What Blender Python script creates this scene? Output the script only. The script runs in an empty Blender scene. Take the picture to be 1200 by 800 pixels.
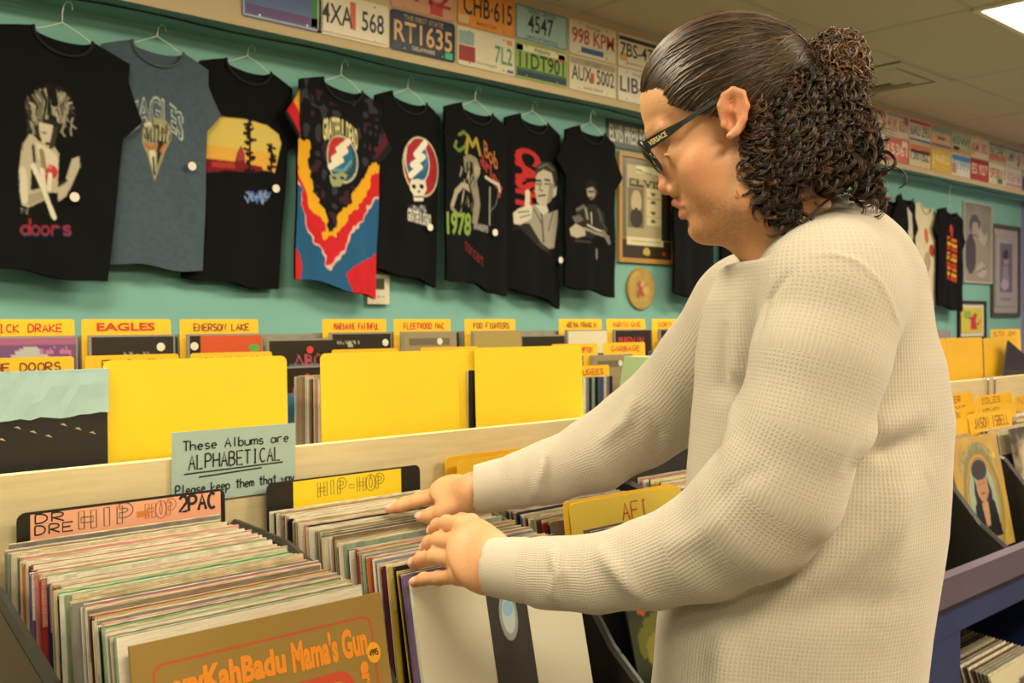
import bpy, math, random
import numpy as np
from mathutils import Vector, Matrix
# ------------------------------------------------------------------ camera, world, lights, exposure
S = bpy.context.scene
COL = S.collection
EYE = 1.42; F = 1150.0; CX = 600.0; CY = 373.0
PHI = math.atan2(1270.0, F)
CC, SS = math.sin(PHI), math.cos(PHI)
cam_d = bpy.data.cameras.new('camera'); cam = bpy.data.objects.new('camera', cam_d); COL.objects.link(cam)
cam_d.sensor_width = 36; cam_d.lens = 36*F/1200.0
cam_d.shift_y = -(400.0-CY)/1200.0
cam.location = (0, 0, EYE); cam.rotation_euler = (math.pi/2, 0, -math.atan2(SS, CC))
cam_d.clip_start = 0.02
cam_d.dof.use_dof = True; cam_d.dof.focus_distance = 1.25; cam_d.dof.aperture_fstop = 9.0
S.camera = cam
S.view_settings.view_transform = 'Standard'; S.view_settings.look = 'None'
S.view_settings.gamma = 1; S.view_settings.use_curve_mapping = False
S.view_settings.exposure = 0.10
w = bpy.data.worlds.new('world'); S.world = w; w.use_nodes = True
w.node_tree.nodes['Background'].inputs[0].default_value = (1, .86, .6, 1)
w.node_tree.nodes['Background'].inputs[1].default_value = 0.3
CEIL = EYE + 1.345
WALLY = 3.2; SOFY = 3.0
LIGHT_COL = (1.0, .89, .655)
PANELS = [(4.35, 1.21, 1.0), (1.91, 1.21, 1.0), (-.53, 1.21, 1.0), (6.79, 1.21, .8), (-.53, -1.23, 1.6), (1.91, -1.23, 1.6), (4.35, -1.23, 1.2), (-2.97, 1.21, .8), (-2.97, -1.23, .8), (6.79, -1.23, .6)]
for i, (x0, y0, e) in enumerate(PANELS):
    ld = bpy.data.lights.new('ceiling_lamp', 'AREA'); ld.shape = 'RECTANGLE'; ld.size = 1.16; ld.size_y = .55
    ld.energy = 39*e; ld.color = LIGHT_COL
    lo = bpy.data.objects.new('ceiling_lamp', ld); COL.objects.link(lo)
    lo.location = (x0+.61, y0+.305, CEIL-.03)
# ------------------------------------------------------------------ helpers
RNG = random.Random(7)
NP = np.random.default_rng(11)
def cam2w(x, h, z):
    return Vector((CC*x + SS*z, -SS*x + CC*z, EYE + h))
def P(px, py, z): return cam2w((px-CX)/F*z, (CY-py)/F*z, z)
def ratio(px):
    a = (px-CX)/F
    return (SS + CC*a)/(CC - SS*a)
def atY(px, py, Y):
    a = (px-CX)/F; z = Y/(CC - SS*a)
    return (z*(SS+CC*a), EYE + (CY-py)/F*z)
def lin(c):
    return tuple((v/12.92 if v <= .04045 else ((v+.055)/1.055)**2.4) for v in c[:3])
def H(s):
    return tuple(int(s[i:i+2], 16)/255 for i in (0, 2, 4))
MATS = {}
def mat(name, col=(.5, .5, .5), rough=.6, var=0, vscale=20, stretch=(1, 1, 1), bump=0, bscale=200, metal=0, emit=0, attr=None, col2=None, spec=.5, sss=0, alpha=1, coat=0):
    if name in MATS: return MATS[name]
    m = bpy.data.materials.new(name); MATS[name] = m; m.use_nodes = True
    nt = m.node_tree; N = nt.nodes; L = nt.links; b = N['Principled BSDF']
    c = lin(H(col) if isinstance(col, str) else col)
    b.inputs['Base Color'].default_value = (*c, 1); b.inputs['Roughness'].default_value = rough
    b.inputs['Metallic'].default_value = metal; b.inputs['Specular IOR Level'].default_value = spec
    if coat: b.inputs['Coat Weight'].default_value = coat
    if sss:
        b.inputs['Subsurface Weight'].default_value = sss; b.inputs['Subsurface Radius'].default_value = (.012, .005, .003); b.inputs['Subsurface Scale'].default_value = 1
    if alpha < 1: b.inputs['Alpha'].default_value = alpha
    tc = None
    if var or bump or col2:
        tc = N.new('ShaderNodeTexCoord'); mp = N.new('ShaderNodeMapping'); mp.inputs['Scale'].default_value = stretch
        L.new(tc.outputs['Object'], mp.inputs[0])
    src = None
    if attr:
        at = N.new('ShaderNodeAttribute'); at.attribute_name = attr; src = at.outputs['Color']
        L.new(src, b.inputs['Base Color'])
    if var or col2:
        nz = N.new('ShaderNodeTexNoise'); nz.inputs['Scale'].default_value = vscale; nz.inputs['Detail'].default_value = 5
        L.new(mp.outputs[0], nz.inputs['Vector'])
        mx = N.new('ShaderNodeMix'); mx.data_type = 'RGBA'
        if col2:
            c2 = lin(H(col2) if isinstance(col2, str) else col2)
            rp = N.new('ShaderNodeValToRGB'); rp.color_ramp.elements[0].position = .42; rp.color_ramp.elements[1].position = .58
            L.new(nz.outputs[0], rp.inputs[0]); L.new(rp.outputs[0], mx.inputs[0])
            mx.inputs[6].default_value = (*c, 1); mx.inputs[7].default_value = (*c2, 1)
            L.new(mx.outputs[2], b.inputs['Base Color'])
        else:
            mx.blend_type = 'MULTIPLY'; mx.inputs[0].default_value = 1
            mr = N.new('ShaderNodeMapRange'); mr.inputs[1].default_value = .3; mr.inputs[2].default_value = .7
            mr.inputs[3].default_value = 1-var; mr.inputs[4].default_value = 1+var*.4
            L.new(nz.outputs[0], mr.inputs[0])
            if src: L.new(src, mx.inputs[6])
            else: mx.inputs[6].default_value = (*c, 1)
            L.new(mr.outputs[0], mx.inputs[7]); L.new(mx.outputs[2], b.inputs['Base Color'])
    if bump:
        n2 = N.new('ShaderNodeTexNoise'); n2.inputs['Scale'].default_value = bscale; n2.inputs['Detail'].default_value = 3
        L.new(mp.outputs[0], n2.inputs['Vector'])
        bp = N.new('ShaderNodeBump'); bp.inputs['Strength'].default_value = bump; bp.inputs['Distance'].default_value = .002
        L.new(n2.outputs[0], bp.inputs['Height']); L.new(bp.outputs[0], b.inputs['Normal'])
    if emit:
        b.inputs['Emission Color'].default_value = (*c, 1); b.inputs['Emission Strength'].default_value = emit
    return m
class MB:
    def __init__(s): s.v = []; s.f = []; s.mi = []
    def add(s, vs, fs, mi=0):
        o = len(s.v); s.v += [tuple(v) for v in vs]; s.f += [tuple(o+i for i in f) for f in fs]; s.mi += [mi]*len(fs); return s
    def box(s, x0, y0, z0, x1, y1, z1, mi=0, M=None):
        vs = [(x, y, z) for z in (z0, z1) for y in (y0, y1) for x in (x0, x1)]
        if M is not None: vs = [M @ Vector(v) for v in vs]
        return s.add(vs, [(0, 2, 3, 1), (4, 5, 7, 6), (0, 1, 5, 4), (2, 6, 7, 3), (0, 4, 6, 2), (1, 3, 7, 5)], mi)
    def prism(s, pts, y0, y1, mi=0, ax='y'):           # outline in x,z extruded along y
        n = len(pts); q = (lambda p, y: (p[0], y, p[1])) if ax == 'y' else ((lambda p, y: (y, p[0], p[1])) if ax == 'x' else (lambda p, y: (p[0], p[1], y)))
        vs = [q(p, y0) for p in pts]+[q(p, y1) for p in pts]
        return s.add(vs, [tuple(range(n)), tuple(range(2*n-1, n-1, -1))]+[(i, i+n, (i+1) % n+n, (i+1) % n) for i in range(n)], mi)
    def tube(s, pts, r, n=6, mi=0, caps=True):
        pts = [Vector(p) for p in pts]; rs = r if isinstance(r, (list, tuple)) else [r]*len(pts)
        vs = []; up = None
        for i, p in enumerate(pts):
            t = (pts[min(i+1, len(pts)-1)]-pts[max(i-1, 0)]).normalized()
            if up is None: up = t.orthogonal().normalized()
            up = (up - t*up.dot(t)).normalized(); b = t.cross(up)
            vs += [p+(up*math.cos(2*math.pi*k/n)+b*math.sin(2*math.pi*k/n))*rs[i] for k in range(n)]
        fs = [(i*n+k, i*n+(k+1) % n, (i+1)*n+(k+1) % n, (i+1)*n+k) for i in range(len(pts)-1) for k in range(n)]
        if caps: fs += [tuple(range(n-1, -1, -1)), tuple((len(pts)-1)*n+k for k in range(n))]
        return s.add(vs, fs, mi)
    def build(s, name, m, parent=None, smooth=False):
        me = bpy.data.meshes.new(name); me.from_pydata(s.v, [], s.f)
        ms = m if isinstance(m, list) else [m]
        for q in ms: me.materials.append(q)
        if len(ms) > 1: me.polygons.foreach_set('material_index', s.mi)
        me.validate(); me.update()
        if smooth: me.polygons.foreach_set('use_smooth', [True]*len(me.polygons))
        return link(name, me, parent)
def link(name, me, parent=None):
    o = bpy.data.objects.new(name, me); COL.objects.link(o)
    if parent is not None: o.parent = parent
    return o
def np_mesh(name, V, Fq, m, parent=None, smooth=True, colors=None, uv=None):
    V = np.asarray(V, dtype=np.float32); Fq = np.asarray(Fq, dtype=np.int32)
    me = bpy.data.meshes.new(name); k = Fq.shape[1]
    me.vertices.add(len(V)); me.vertices.foreach_set('co', V.ravel())
    me.loops.add(Fq.size); me.loops.foreach_set('vertex_index', Fq.ravel())
    me.polygons.add(len(Fq)); me.polygons.foreach_set('loop_start', np.arange(0, Fq.size, k, dtype=np.int32))
    me.polygons.foreach_set('loop_total', np.full(len(Fq), k, dtype=np.int32))
    me.update(calc_edges=True); me.validate()
    if smooth: me.polygons.foreach_set('use_smooth', np.ones(len(me.polygons), dtype=bool))
    for q in (m if isinstance(m, list) else [m]): me.materials.append(q)
    if colors is not None:
        a = me.attributes.new('Col', 'FLOAT_COLOR', 'POINT')
        c = np.ones((len(V), 4), dtype=np.float32); c[:, :3] = colors; a.data.foreach_set('color', c.ravel())
    if uv is not None:
        a = me.attributes.new('Knit', 'FLOAT_VECTOR', 'POINT')
        c = np.zeros((len(V), 3), dtype=np.float32); c[:, :uv.shape[1]] = uv; a.data.foreach_set('vector', c.ravel())
    return link(name, me, parent)
def tag(o, label=None, cat=None, group=None, kind=None):
    if label: o['label'] = label
    if cat: o['category'] = cat
    if group: o['group'] = group
    if kind: o['kind'] = kind
    return o
def empty(name, loc=(0, 0, 0), rot=(0, 0, 0)):
    o = bpy.data.objects.new(name, None); COL.objects.link(o); o.location = loc; o.rotation_euler = rot; o.empty_display_size = .05
    return o
def struct(o): o['kind'] = 'structure'; return o
# ---- lettering -----------------------------------------------------
_tc = {}
def glyph_tris(txt, bold=0.0):
    k = (txt, bold)
    if k in _tc: return _tc[k]
    cu = bpy.data.curves.new('t', 'FONT'); cu.body = txt; cu.offset = bold; cu.resolution_u = 3
    o = bpy.data.objects.new('t', cu); COL.objects.link(o)
    dg = bpy.context.evaluated_depsgraph_get(); me = bpy.data.meshes.new_from_object(o.evaluated_get(dg))
    me.calc_loop_triangles()
    V = np.array([v.co[:2] for v in me.vertices]); T = np.array([t.vertices[:] for t in me.loop_triangles])
    bpy.data.objects.remove(o); bpy.data.curves.remove(cu); bpy.data.meshes.remove(me)
    mn = V.min(0); mx = V.max(0); V = (V-mn)/np.maximum(mx-mn, 1e-6)
    _tc[k] = (V, T); return _tc[k]
def text_obj(name, txt, fn, m, parent=None, bold=0.01):
    """fn maps normalised (u, v) arrays to points"""
    V, T = glyph_tris(txt, bold)
    return np_mesh(name, fn(V[:, 0], V[:, 1]), T, m, parent, smooth=False)
# hand lettering: strokes on a unit box
def _arc(cx, cy, rx, ry, a0, a1, n=9): return [(cx+rx*math.cos(math.radians(a0+(a1-a0)*i/n)), cy+ry*math.sin(math.radians(a0+(a1-a0)*i/n))) for i in range(n+1)]
G = {
'A': [[(0, 0), (.5, 1), (1, 0)], [(.2, .4), (.8, .4)]], 'B': [[(0, 0), (0, 1)], [(0, 1)]+_arc(.4, .77, .45, .23, 90, -90)+[(0, .54)], [(.2, .54)]+_arc(.4, .27, .55, .27, 90, -90)+[(0, 0)]],
'C': [_arc(.55, .5, .5, .5, 50, 310)], 'D': [[(0, 0), (0, 1)], [(0, 1)]+_arc(.3, .5, .65, .5, 90, -90)+[(0, 0)]], 'E': [[(1, 1), (0, 1), (0, 0), (1, 0)], [(0, .5), (.8, .5)]],
'F': [[(1, 1), (0, 1), (0, 0)], [(0, .5), (.8, .5)]], 'G': [_arc(.5, .5, .5, .5, 50, 350)+[(.55, .42)]], 'H': [[(0, 0), (0, 1)], [(1, 0), (1, 1)], [(0, .5), (1, .5)]],
'I': [[(.5, 0), (.5, 1)], [(.15, 1), (.85, 1)], [(.15, 0), (.85, 0)]], 'J': [[(.8, 1), (.8, .3)]+_arc(.45, .25, .35, .25, 0, -170)], 'K': [[(0, 0), (0, 1)], [(.9, 1), (0, .45), (1, 0)]],
'L': [[(0, 1), (0, 0), (.9, 0)]], 'M': [[(0, 0), (.1, 1), (.5, .4), (.9, 1), (1, 0)]], 'N': [[(0, 0), (0, 1), (1, 0), (1, 1)]], 'O': [_arc(.5, .5, .5, .5, 90, 450, 14)],
'P': [[(0, 0), (0, 1)], [(0, 1)]+_arc(.45, .75, .5, .27, 90, -90)+[(0, .48)]], 'Q': [_arc(.5, .5, .5, .5, 90, 450, 14), [(.6, .3), (1, -.05)]],
'R': [[(0, 0), (0, 1)], [(0, 1)]+_arc(.45, .75, .5, .27, 90, -90)+[(.1, .48), (1, 0)]], 'S': [_arc(.5, .75, .42, .25, 30, 270)+_arc(.5, .25, .45, .25, 90, -150)],
'T': [[(0, 1), (1, 1)], [(.5, 1), (.5, 0)]], 'U': [[(0, 1), (0, .3)]+_arc(.5, .3, .5, .3, 180, 360)+[(1, 1)]], 'V': [[(0, 1), (.5, 0), (1, 1)]], 'W': [[(0, 1), (.25, 0), (.5, .7), (.75, 0), (1, 1)]],
'X': [[(0, 0), (1, 1)], [(0, 1), (1, 0)]], 'Y': [[(0, 1), (.5, .5), (1, 1)], [(.5, .5), (.5, 0)]], 'Z': [[(0, 1), (1, 1), (0, 0), (1, 0)]],
'2': [_arc(.5, .7, .45, .3, 160, -30)+[(0, 0), (1, 0)]], '-': [[(.1, .45), (.9, .45)]], '.': [[(.4, 0), (.5, .06)]], "'": [[(.5, 1), (.4, .8)]],
'a': [_arc(.45, .3, .4, .3, 40, 400), [(.88, .6), (.92, 0)]], 'b': [[(.05, 1.05), (.05, 0)], _arc(.45, .3, .4, .3, 170, -170)], 'e': [[(.1, .3), (.85, .33)]+_arc(.48, .3, .38, .3, 10, 310)],
'h': [[(.05, 1.05), (.05, 0)], [(.05, .35)]+_arc(.45, .35, .38, .25, 150, 0)+[(.85, 0)]], 'k': [[(.05, 1), (.05, 0)], [(.8, .6), (.05, .25), (.85, 0)]], 'l': [[(.5, 1.05), (.5, 0)]],
'm': [[(0, .6), (0, 0)], _arc(.25, .38, .25, .22, 180, 0)+[(.5, 0)], _arc(.75, .38, .25, .22, 180, 0)+[(1, 0)]], 'p': [[(.05, .6), (.05, -.4)], _arc(.45, .3, .4, .3, 170, -170)],
'r': [[(.1, .6), (.1, 0)], _arc(.5, .3, .4, .3, 160, 50)], 's': [_arc(.5, .45, .32, .15, 30, 260)+_arc(.5, .15, .35, .15, 80, -150)], 't': [[(.5, 1), (.5, .1), (.75, 0)], [(.1, .7), (.9, .7)]],
'u': [[(0, .6), (0, .2)]+_arc(.42, .2, .42, .2, 180, 360)+[(.86, .6)], [(.86, .6), (.9, 0)]], 'w': [[(0, .6), (.25, 0), (.5, .5), (.75, 0), (1, .6)]], 'y': [[(.05, .6), (.45, .05)], [(.9, .6), (.3, -.4)]], 'i': [[(.5, .6), (.5, 0)], [(.5, .8), (.5, .86)]],
'n': [[(.05, .6), (.05, 0)], [(.05, .35)]+_arc(.45, .35, .38, .25, 150, 0)+[(.85, 0)]], 'o': [_arc(.45, .3, .42, .3, 90, 450)], 'd': [_arc(.45, .3, .4, .3, 20, 380), [(.9, 1.05), (.9, 0)]], 'z': [[(0, .6), (.9, .6), (0, 0), (.9, 0)]], 'g': [_arc(.45, .3, .4, .3, 20, 380), [(.9, .6), (.85, -.3), (.2, -.3)]], 'f': [[(.8, 1), (.45, .9), (.45, 0)], [(.1, .55), (.8, .55)]],
'1': [[(.2, .8), (.5, 1), (.5, 0)]], '9': [_arc(.5, .7, .4, .3, 0, 360), [(.9, .7), (.6, 0)]], '5': [[(.9, 1), (.15, 1), (.1, .55)]+_arc(.45, .3, .45, .3, 110, -150)], '4': [[(.7, 0), (.7, 1), (0, .3), (1, .3)]], '0': [_arc(.5, .5, .4, .5, 90, 450, 12)], '7': [[(0, 1), (1, 1), (.3, 0)]], '&': [[(1, 0), (.2, .8), (.5, 1), (.7, .8), (.1, .3), (.4, 0), (1, .4)]],
}
def strokes(txt, x0, y0, w_, h, gap=.3, jit=.04, rnd=None):
    """list of polylines filling a box w_ wide and h high"""
    rnd = rnd or RNG; n = len(txt); adv = w_/max(1, n-gap*0-.0)
    cw = adv*(1-gap*.75); out = []
    for i, ch in enumerate(txt):
        if ch == ' ': continue
        k = .55 if ch in "I1l.'" else 1
        for pl in G.get(ch, G.get(ch.upper(), [])):
            dx, dy = rnd.uniform(-jit, jit)*cw, rnd.uniform(-jit, jit)*h
            out.append([(x0+i*adv+dx+cw*(.5+(a-.5)*k), y0+dy+b*h) for a, b in pl])
    return out
def outline_strokes(pls, d):
    """double each stroke to make hollow letters"""
    out = []
    for pl in pls:
        L_, R_ = [], []
        for i, p in enumerate(pl):
            a = pl[max(i-1, 0)]; b = pl[min(i+1, len(pl)-1)]; tx, ty = b[0]-a[0], b[1]-a[1]; q = math.hypot(tx, ty) or 1
            L_.append((p[0]-ty/q*d, p[1]+tx/q*d)); R_.append((p[0]+ty/q*d, p[1]-tx/q*d))
        out.append(L_+R_[::-1]+[L_[0]])
    return out
def ink(name, pls, wd, fn, m, parent):
    mb = MB()
    for pl in pls:
        vs = []
        for i, p in enumerate(pl):
            a = pl[max(i-1, 0)]; b = pl[min(i+1, len(pl)-1)]; tx, ty = b[0]-a[0], b[1]-a[1]; q = math.hypot(tx, ty) or 1
            nx, ny = -ty/q*wd/2, tx/q*wd/2
            vs += [fn(p[0]+nx, p[1]+ny), fn(p[0]-nx, p[1]-ny)]
        mb.add(vs, [(2*i, 2*i+1, 2*i+3, 2*i+2) for i in range(len(pl)-1)])
    return mb.build(name, m, parent)
# ---- painted surfaces: a small raster whose texels become vertex colours
class Canvas:
    def __init__(s, w_, h, bg, aspect=None):
        s.w, s.h = w_, h; s.A = np.zeros((h, w_, 3)); s.A[:] = lin(H(bg)); s.asp = aspect or (w_/h)
        s.X, s.Y = np.meshgrid((np.arange(w_)+.5)/w_, 1-(np.arange(h)+.5)/h)       # v up
    def put(s, m, col): s.A[m] = lin(H(col)) if isinstance(col, str) else col; return s
    def ell(s, cx, cy, rx, ry, col, rot=0, rim=0):
        c, n = math.cos(rot), math.sin(rot); dx = (s.X-cx)*s.asp; dy = s.Y-cy
        a = (dx*c+dy*n)/(rx*s.asp); b = (-dx*n+dy*c)/ry; d = a*a+b*b
        return s.put((d < 1) & (d > (1-rim)**2 if rim else d >= 0), col)
    def poly(s, pts, col):
        m = np.zeros((s.h, s.w), bool); n = len(pts)
        for i in range(n):
            (x1, y1), (x2, y2) = pts[i], pts[(i+1) % n]
            if y1 == y2: continue
            c = ((y1 > s.Y) != (y2 > s.Y)) & (s.X < (x2-x1)*(s.Y-y1)/(y2-y1)+x1); m ^= c
        return s.put(m, col)
    def rect(s, x0, y0, x1, y1, col): return s.put((s.X > x0) & (s.X < x1) & (s.Y > y0) & (s.Y < y1), col)
    def line(s, pts, wd, col):
        for (x1, y1), (x2, y2) in zip(pts[:-1], pts[1:]):
            ax, ay = (x2-x1)*s.asp, y2-y1; L2 = ax*ax+ay*ay+1e-12
            px, py = (s.X-x1)*s.asp, s.Y-y1; t = np.clip((px*ax+py*ay)/L2, 0, 1)
            s.put((px-t*ax)**2+(py-t*ay)**2 < (wd/2)**2, col)
        return s
    def text(s, txt, x0, y0, x1, y1, col, bold=.02, warp=None):
        V, T = glyph_tris(txt, bold); X = x0+V[:, 0]*(x1-x0); Y = y0+V[:, 1]*(y1-y0)
        if warp: X, Y = warp(X, Y)
        for t in T:
            xs, ys = X[t], Y[t]
            i0, i1 = max(0, int(xs.min()*s.w)-1), min(s.w, int(xs.max()*s.w)+2); j0, j1 = max(0, int((1-ys.max())*s.h)-1), min(s.h, int((1-ys.min())*s.h)+2)
            if i0 >= i1 or j0 >= j1: continue
            x, y = s.X[j0:j1, i0:i1], s.Y[j0:j1, i0:i1]
            e = [(xs[(k+1) % 3]-xs[k])*(y-ys[k])-(ys[(k+1) % 3]-ys[k])*(x-xs[k]) for k in range(3)]
            m = ((e[0] >= 0) & (e[1] >= 0) & (e[2] >= 0)) | ((e[0] <= 0) & (e[1] <= 0) & (e[2] <= 0))
            s.A[j0:j1, i0:i1][m] = lin(H(col))
        return s
    def hand(s, txt, x0, y0, w_, h, wd, col, gap=.3): 
        for pl in strokes(txt, x0, y0, w_, h, gap): s.line(pl, wd, col)
        return s
    def noise(s, sc, amp, seed=0):
        r = np.random.default_rng(seed); n = vnoise(s.X*sc*s.asp, s.Y*sc, r)
        s.A *= (1+amp*(n-.5)*2)[..., None]; return s
    def soften(s, n=1):
        for _ in range(n):
            B = np.pad(s.A, ((1, 1), (1, 1), (0, 0)), 'edge'); s.A = (B[1:-1, 1:-1]*2+B[:-2, 1:-1]+B[2:, 1:-1]+B[1:-1, :-2]+B[1:-1, 2:])/6
        return s
    def warp(s, amp, sc, seed=1):
        r = np.random.default_rng(seed); s.X0, s.Y0 = s.X, s.Y
        s.X = s.X+amp*(vnoise(s.X0*sc*s.asp, s.Y0*sc, r)-.5)+amp*.5*(vnoise(s.X0*sc*3*s.asp, s.Y0*sc*3, r)-.5); s.Y = s.Y+amp*s.asp*(vnoise(s.X0*sc*s.asp+9, s.Y0*sc+5, r)-.5)+amp*.5*s.asp*(vnoise(s.X0*sc*3*s.asp+9, s.Y0*sc*3+5, r)-.5); return s
    def unwarp(s): s.X, s.Y = s.X0, s.Y0; return s
    def sample(s, u, v):
        i = np.clip((u*s.w).astype(int), 0, s.w-1); j = np.clip(((1-v)*s.h).astype(int), 0, s.h-1); return s.A[j, i]
def vnoise(x, y, r):
    g = r.random((64, 64)); xi = np.floor(x).astype(int); yi = np.floor(y).astype(int); fx = x-xi; fy = y-yi
    fx = fx*fx*(3-2*fx); fy = fy*fy*(3-2*fy); xi %= 64; yi %= 64; x2 = (xi+1) % 64; y2 = (yi+1) % 64
    return (g[yi, xi]*(1-fx)+g[yi, x2]*fx)*(1-fy)+(g[y2, xi]*(1-fx)+g[y2, x2]*fx)*fy
def grid_faces(nu, nv):
    i = np.arange(nu-1); j = np.arange(nv-1); I, J = np.meshgrid(i, j); a = (J*nu+I).ravel()
    return np.stack([a, a+nu, a+nu+1, a+1], 1)
def painted_panel(name, cv, W_, Hh, th, m, parent=None, face='-y'):
    """box W_ x th x Hh, origin at bottom centre; the -y face carries the painting (vertex colours)"""
    nu, nv = cv.w+1, cv.h+1
    U, V = np.meshgrid(np.linspace(0, 1, nu), np.linspace(1, 0, nv))
    front = np.stack([(U-.5)*W_, np.full_like(U, -th/2), V*Hh], -1).reshape(-1, 3)
    c = cv.sample(np.clip(U, .001, .999).ravel(), V.ravel())
    back = np.array([(-W_/2, -th/2, 0), (W_/2, -th/2, 0), (W_/2, -th/2, Hh), (-W_/2, -th/2, Hh), (-W_/2, th/2, 0), (W_/2, th/2, 0), (W_/2, th/2, Hh), (-W_/2, th/2, Hh)])
    o = len(front); q = np.array([(4, 7, 6, 5), (0, 4, 5, 1), (1, 5, 6, 2), (2, 6, 7, 3), (3, 7, 4, 0)])+o
    cb = np.tile(cv.A[cv.h//2, 0]*.9, (8, 1))
    return np_mesh(name, np.vstack([front, back]), np.vstack([grid_faces(nu, nv), q]), m, parent, smooth=False, colors=np.vstack([c, cb]))
# ------------------------------------------------------------------ the room
X0, X1, Y0 = -4.2, 8.6, -3.6
teal = mat('teal_paint', '7fb6aa', .75, var=.06, vscale=3, bump=.15, bscale=300)
lav = mat('lavender_paint', '8f80b8', .75, var=.05, vscale=3)
tanp = mat('tan_paint', 'c8b48c', .8, var=.05, vscale=4, bump=.2, bscale=200)
tile_m = mat('ceiling_tile', 'd8c6a2', .95, var=.10, vscale=160, bump=.5, bscale=260)
tbar = mat('ceiling_bar', 'cbb892', .6)
def wall(name, a, b, m, th=.1):
    mb = MB(); mb.box(*a, *b); return struct(mb.build(name, m))
wall('wall_back', (X0-.1, WALLY, 0), (X1+.1, WALLY+.1, CEIL+.1), teal)
wall('wall_right', (X1, Y0, 0), (X1+.1, WALLY, CEIL+.1), lav)
wall('wall_left', (X0-.1, Y0, 0), (X0, WALLY, CEIL+.1), teal)
wall('wall_front', (X0-.1, Y0-.1, 0), (X1+.1, Y0, CEIL+.1), tanp)
wall('floor', (X0, Y0, -.1), (X1, WALLY, 0), mat('floor_vinyl', '7d7264', .45, var=.25, vscale=6))
# soffit: tan face, teal underside
mb = MB(); mb.box(X0, SOFY, EYE+.965, X1, WALLY, CEIL, 0)
mb.mi[0] = 1
struct(mb.build('trim_1', [tanp, teal])); 
mb = MB(); mb.box(X0, WALLY-.012, 0, X1, WALLY, .1)
struct(mb.build('baseboard_back', mat('dark_vinyl', '2c2a2c', .5)))
# suspended ceiling: slab, tiles, bars
ceil_o = struct(MB().box(X0, Y0, CEIL+.03, X1, SOFY, CEIL+.1).build('ceiling', tile_m))
gx = [4.35+1.22*k for k in range(-7, 5)]; gy = [2.43+.61*k for k in range(-10, 2)]
tiles = {}
for i, x in enumerate(gx):
    for y in gy:
        xa, xb, ya, yb = max(x, X0), min(x+1.22, X1), max(y, Y0), min(y+.61, SOFY)
        if xb-xa < .05 or yb-ya < .05: continue
        if any(abs(x-p[0]) < .01 and abs(y-p[1]) < .02 for p in PANELS): continue
        if abs(x-4.35) < .01 and abs(y-2.43) < .01: xb = x+.61      # the air diffuser takes half
        k = (round(xb-xa, 2), round(yb-ya, 2))
        if k not in tiles:
            mb = MB(); g = .012; w_, h_ = k
            mb.add([(g, g, 0), (w_-g, g, 0), (w_-g, h_-g, 0), (g, h_-g, 0), (0, 0, .012), (w_, 0, .012), (w_, h_, .012), (0, h_, .012)], [(0, 3, 2, 1), (0, 1, 5, 4), (1, 2, 6, 5), (2, 3, 7, 6), (3, 0, 4, 7), (4, 5, 6, 7)])
            o = mb.build('ceiling_tile', tile_m, ceil_o); tiles[k] = o.data
        else: o = link('ceiling_tile', tiles[k], ceil_o)
        o.location = (xa, ya, CEIL+RNG.uniform(0, .002))
mb = MB()
for x in gx[1:]: mb.box(x-.011, Y0, CEIL-.001, x+.011, SOFY, CEIL+.012)
for y in gy: mb.box(X0, y-.011, CEIL-.001, X1, y+.011, CEIL+.012)
mb.build('ceiling_grid', tbar, ceil_o)
pan_frame = mat('lamp_frame', 'efe4cc', .5)
lens = mat('lamp_lens', (1, .93, .8), .4, emit=5)
for i, (x, y, e) in enumerate(PANELS):
    r = empty('ceiling_light', (x, y, CEIL))
    MB().box(.02, .02, -.004, 1.20, .59, .02).build('diffuser', lens, r)
    mb = MB()
    for a in ((0, 0, 1.22, .025), (0, .585, 1.22, .61), (0, .025, .025, .585), (1.195, .025, 1.22, .585)): mb.box(a[0], a[1], -.012, a[2], a[3], .02)
    mb.build('frame', pan_frame, r)
    if i == 0: tag(r, 'bright fluorescent ceiling panel at the top right beside the air vent', 'ceiling light')
    else: tag(r, 'fluorescent ceiling panel outside the picture, over the shop', 'ceiling light', 'fluorescent panels over the shop')
# diffuser (air vent)
vent = tag(empty('air_vent', (5.265, 2.735, CEIL)), 'square louvred air vent in the ceiling near the bright light panel', 'vent')
vm = mat('vent_metal', 'cdbd97', .45); vd = mat('vent_dark', '2a241c', .8)
mb = MB(); s_ = .295
mb.box(-s_, -s_, .004, s_, s_, .012); 
mb.build('back_plate', vd, vent)
for k, (a, b, z0, z1) in enumerate(((.295, .235, -.004, -.006), (.215, .15, -.006, -.016), (.13, .075, -.010, -.022))):
    mb = MB()
    o4 = [(-a, -a), (a, -a), (a, a), (-a, a)]; i4 = [(-b, -b), (b, -b), (b, b), (-b, b)]
    mb.add([(x, y, z0) for x, y in o4]+[(x, y, z1-.004) for x, y in i4]+[(x, y, z0+.006) for x, y in o4]+[(x, y, z1+.006) for x, y in i4],
           [(q, (q+1) % 4, (q+1) % 4+4, q+4) for q in range(4)]+[(q+8, q+12, (q+1) % 4+12, (q+1) % 4+8) for q in range(4)]+[(q+4, (q+1) % 4+4, (q+1) % 4+12, q+12) for q in range(4)]+[(q, q+8, (q+1) % 4+8, (q+1) % 4) for q in range(4)])
    mb.build('louvre', vm, vent)
MB().box(-.05, -.05, -.014, .05, .05, -.008).build('centre_plate', vm, vent)
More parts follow.
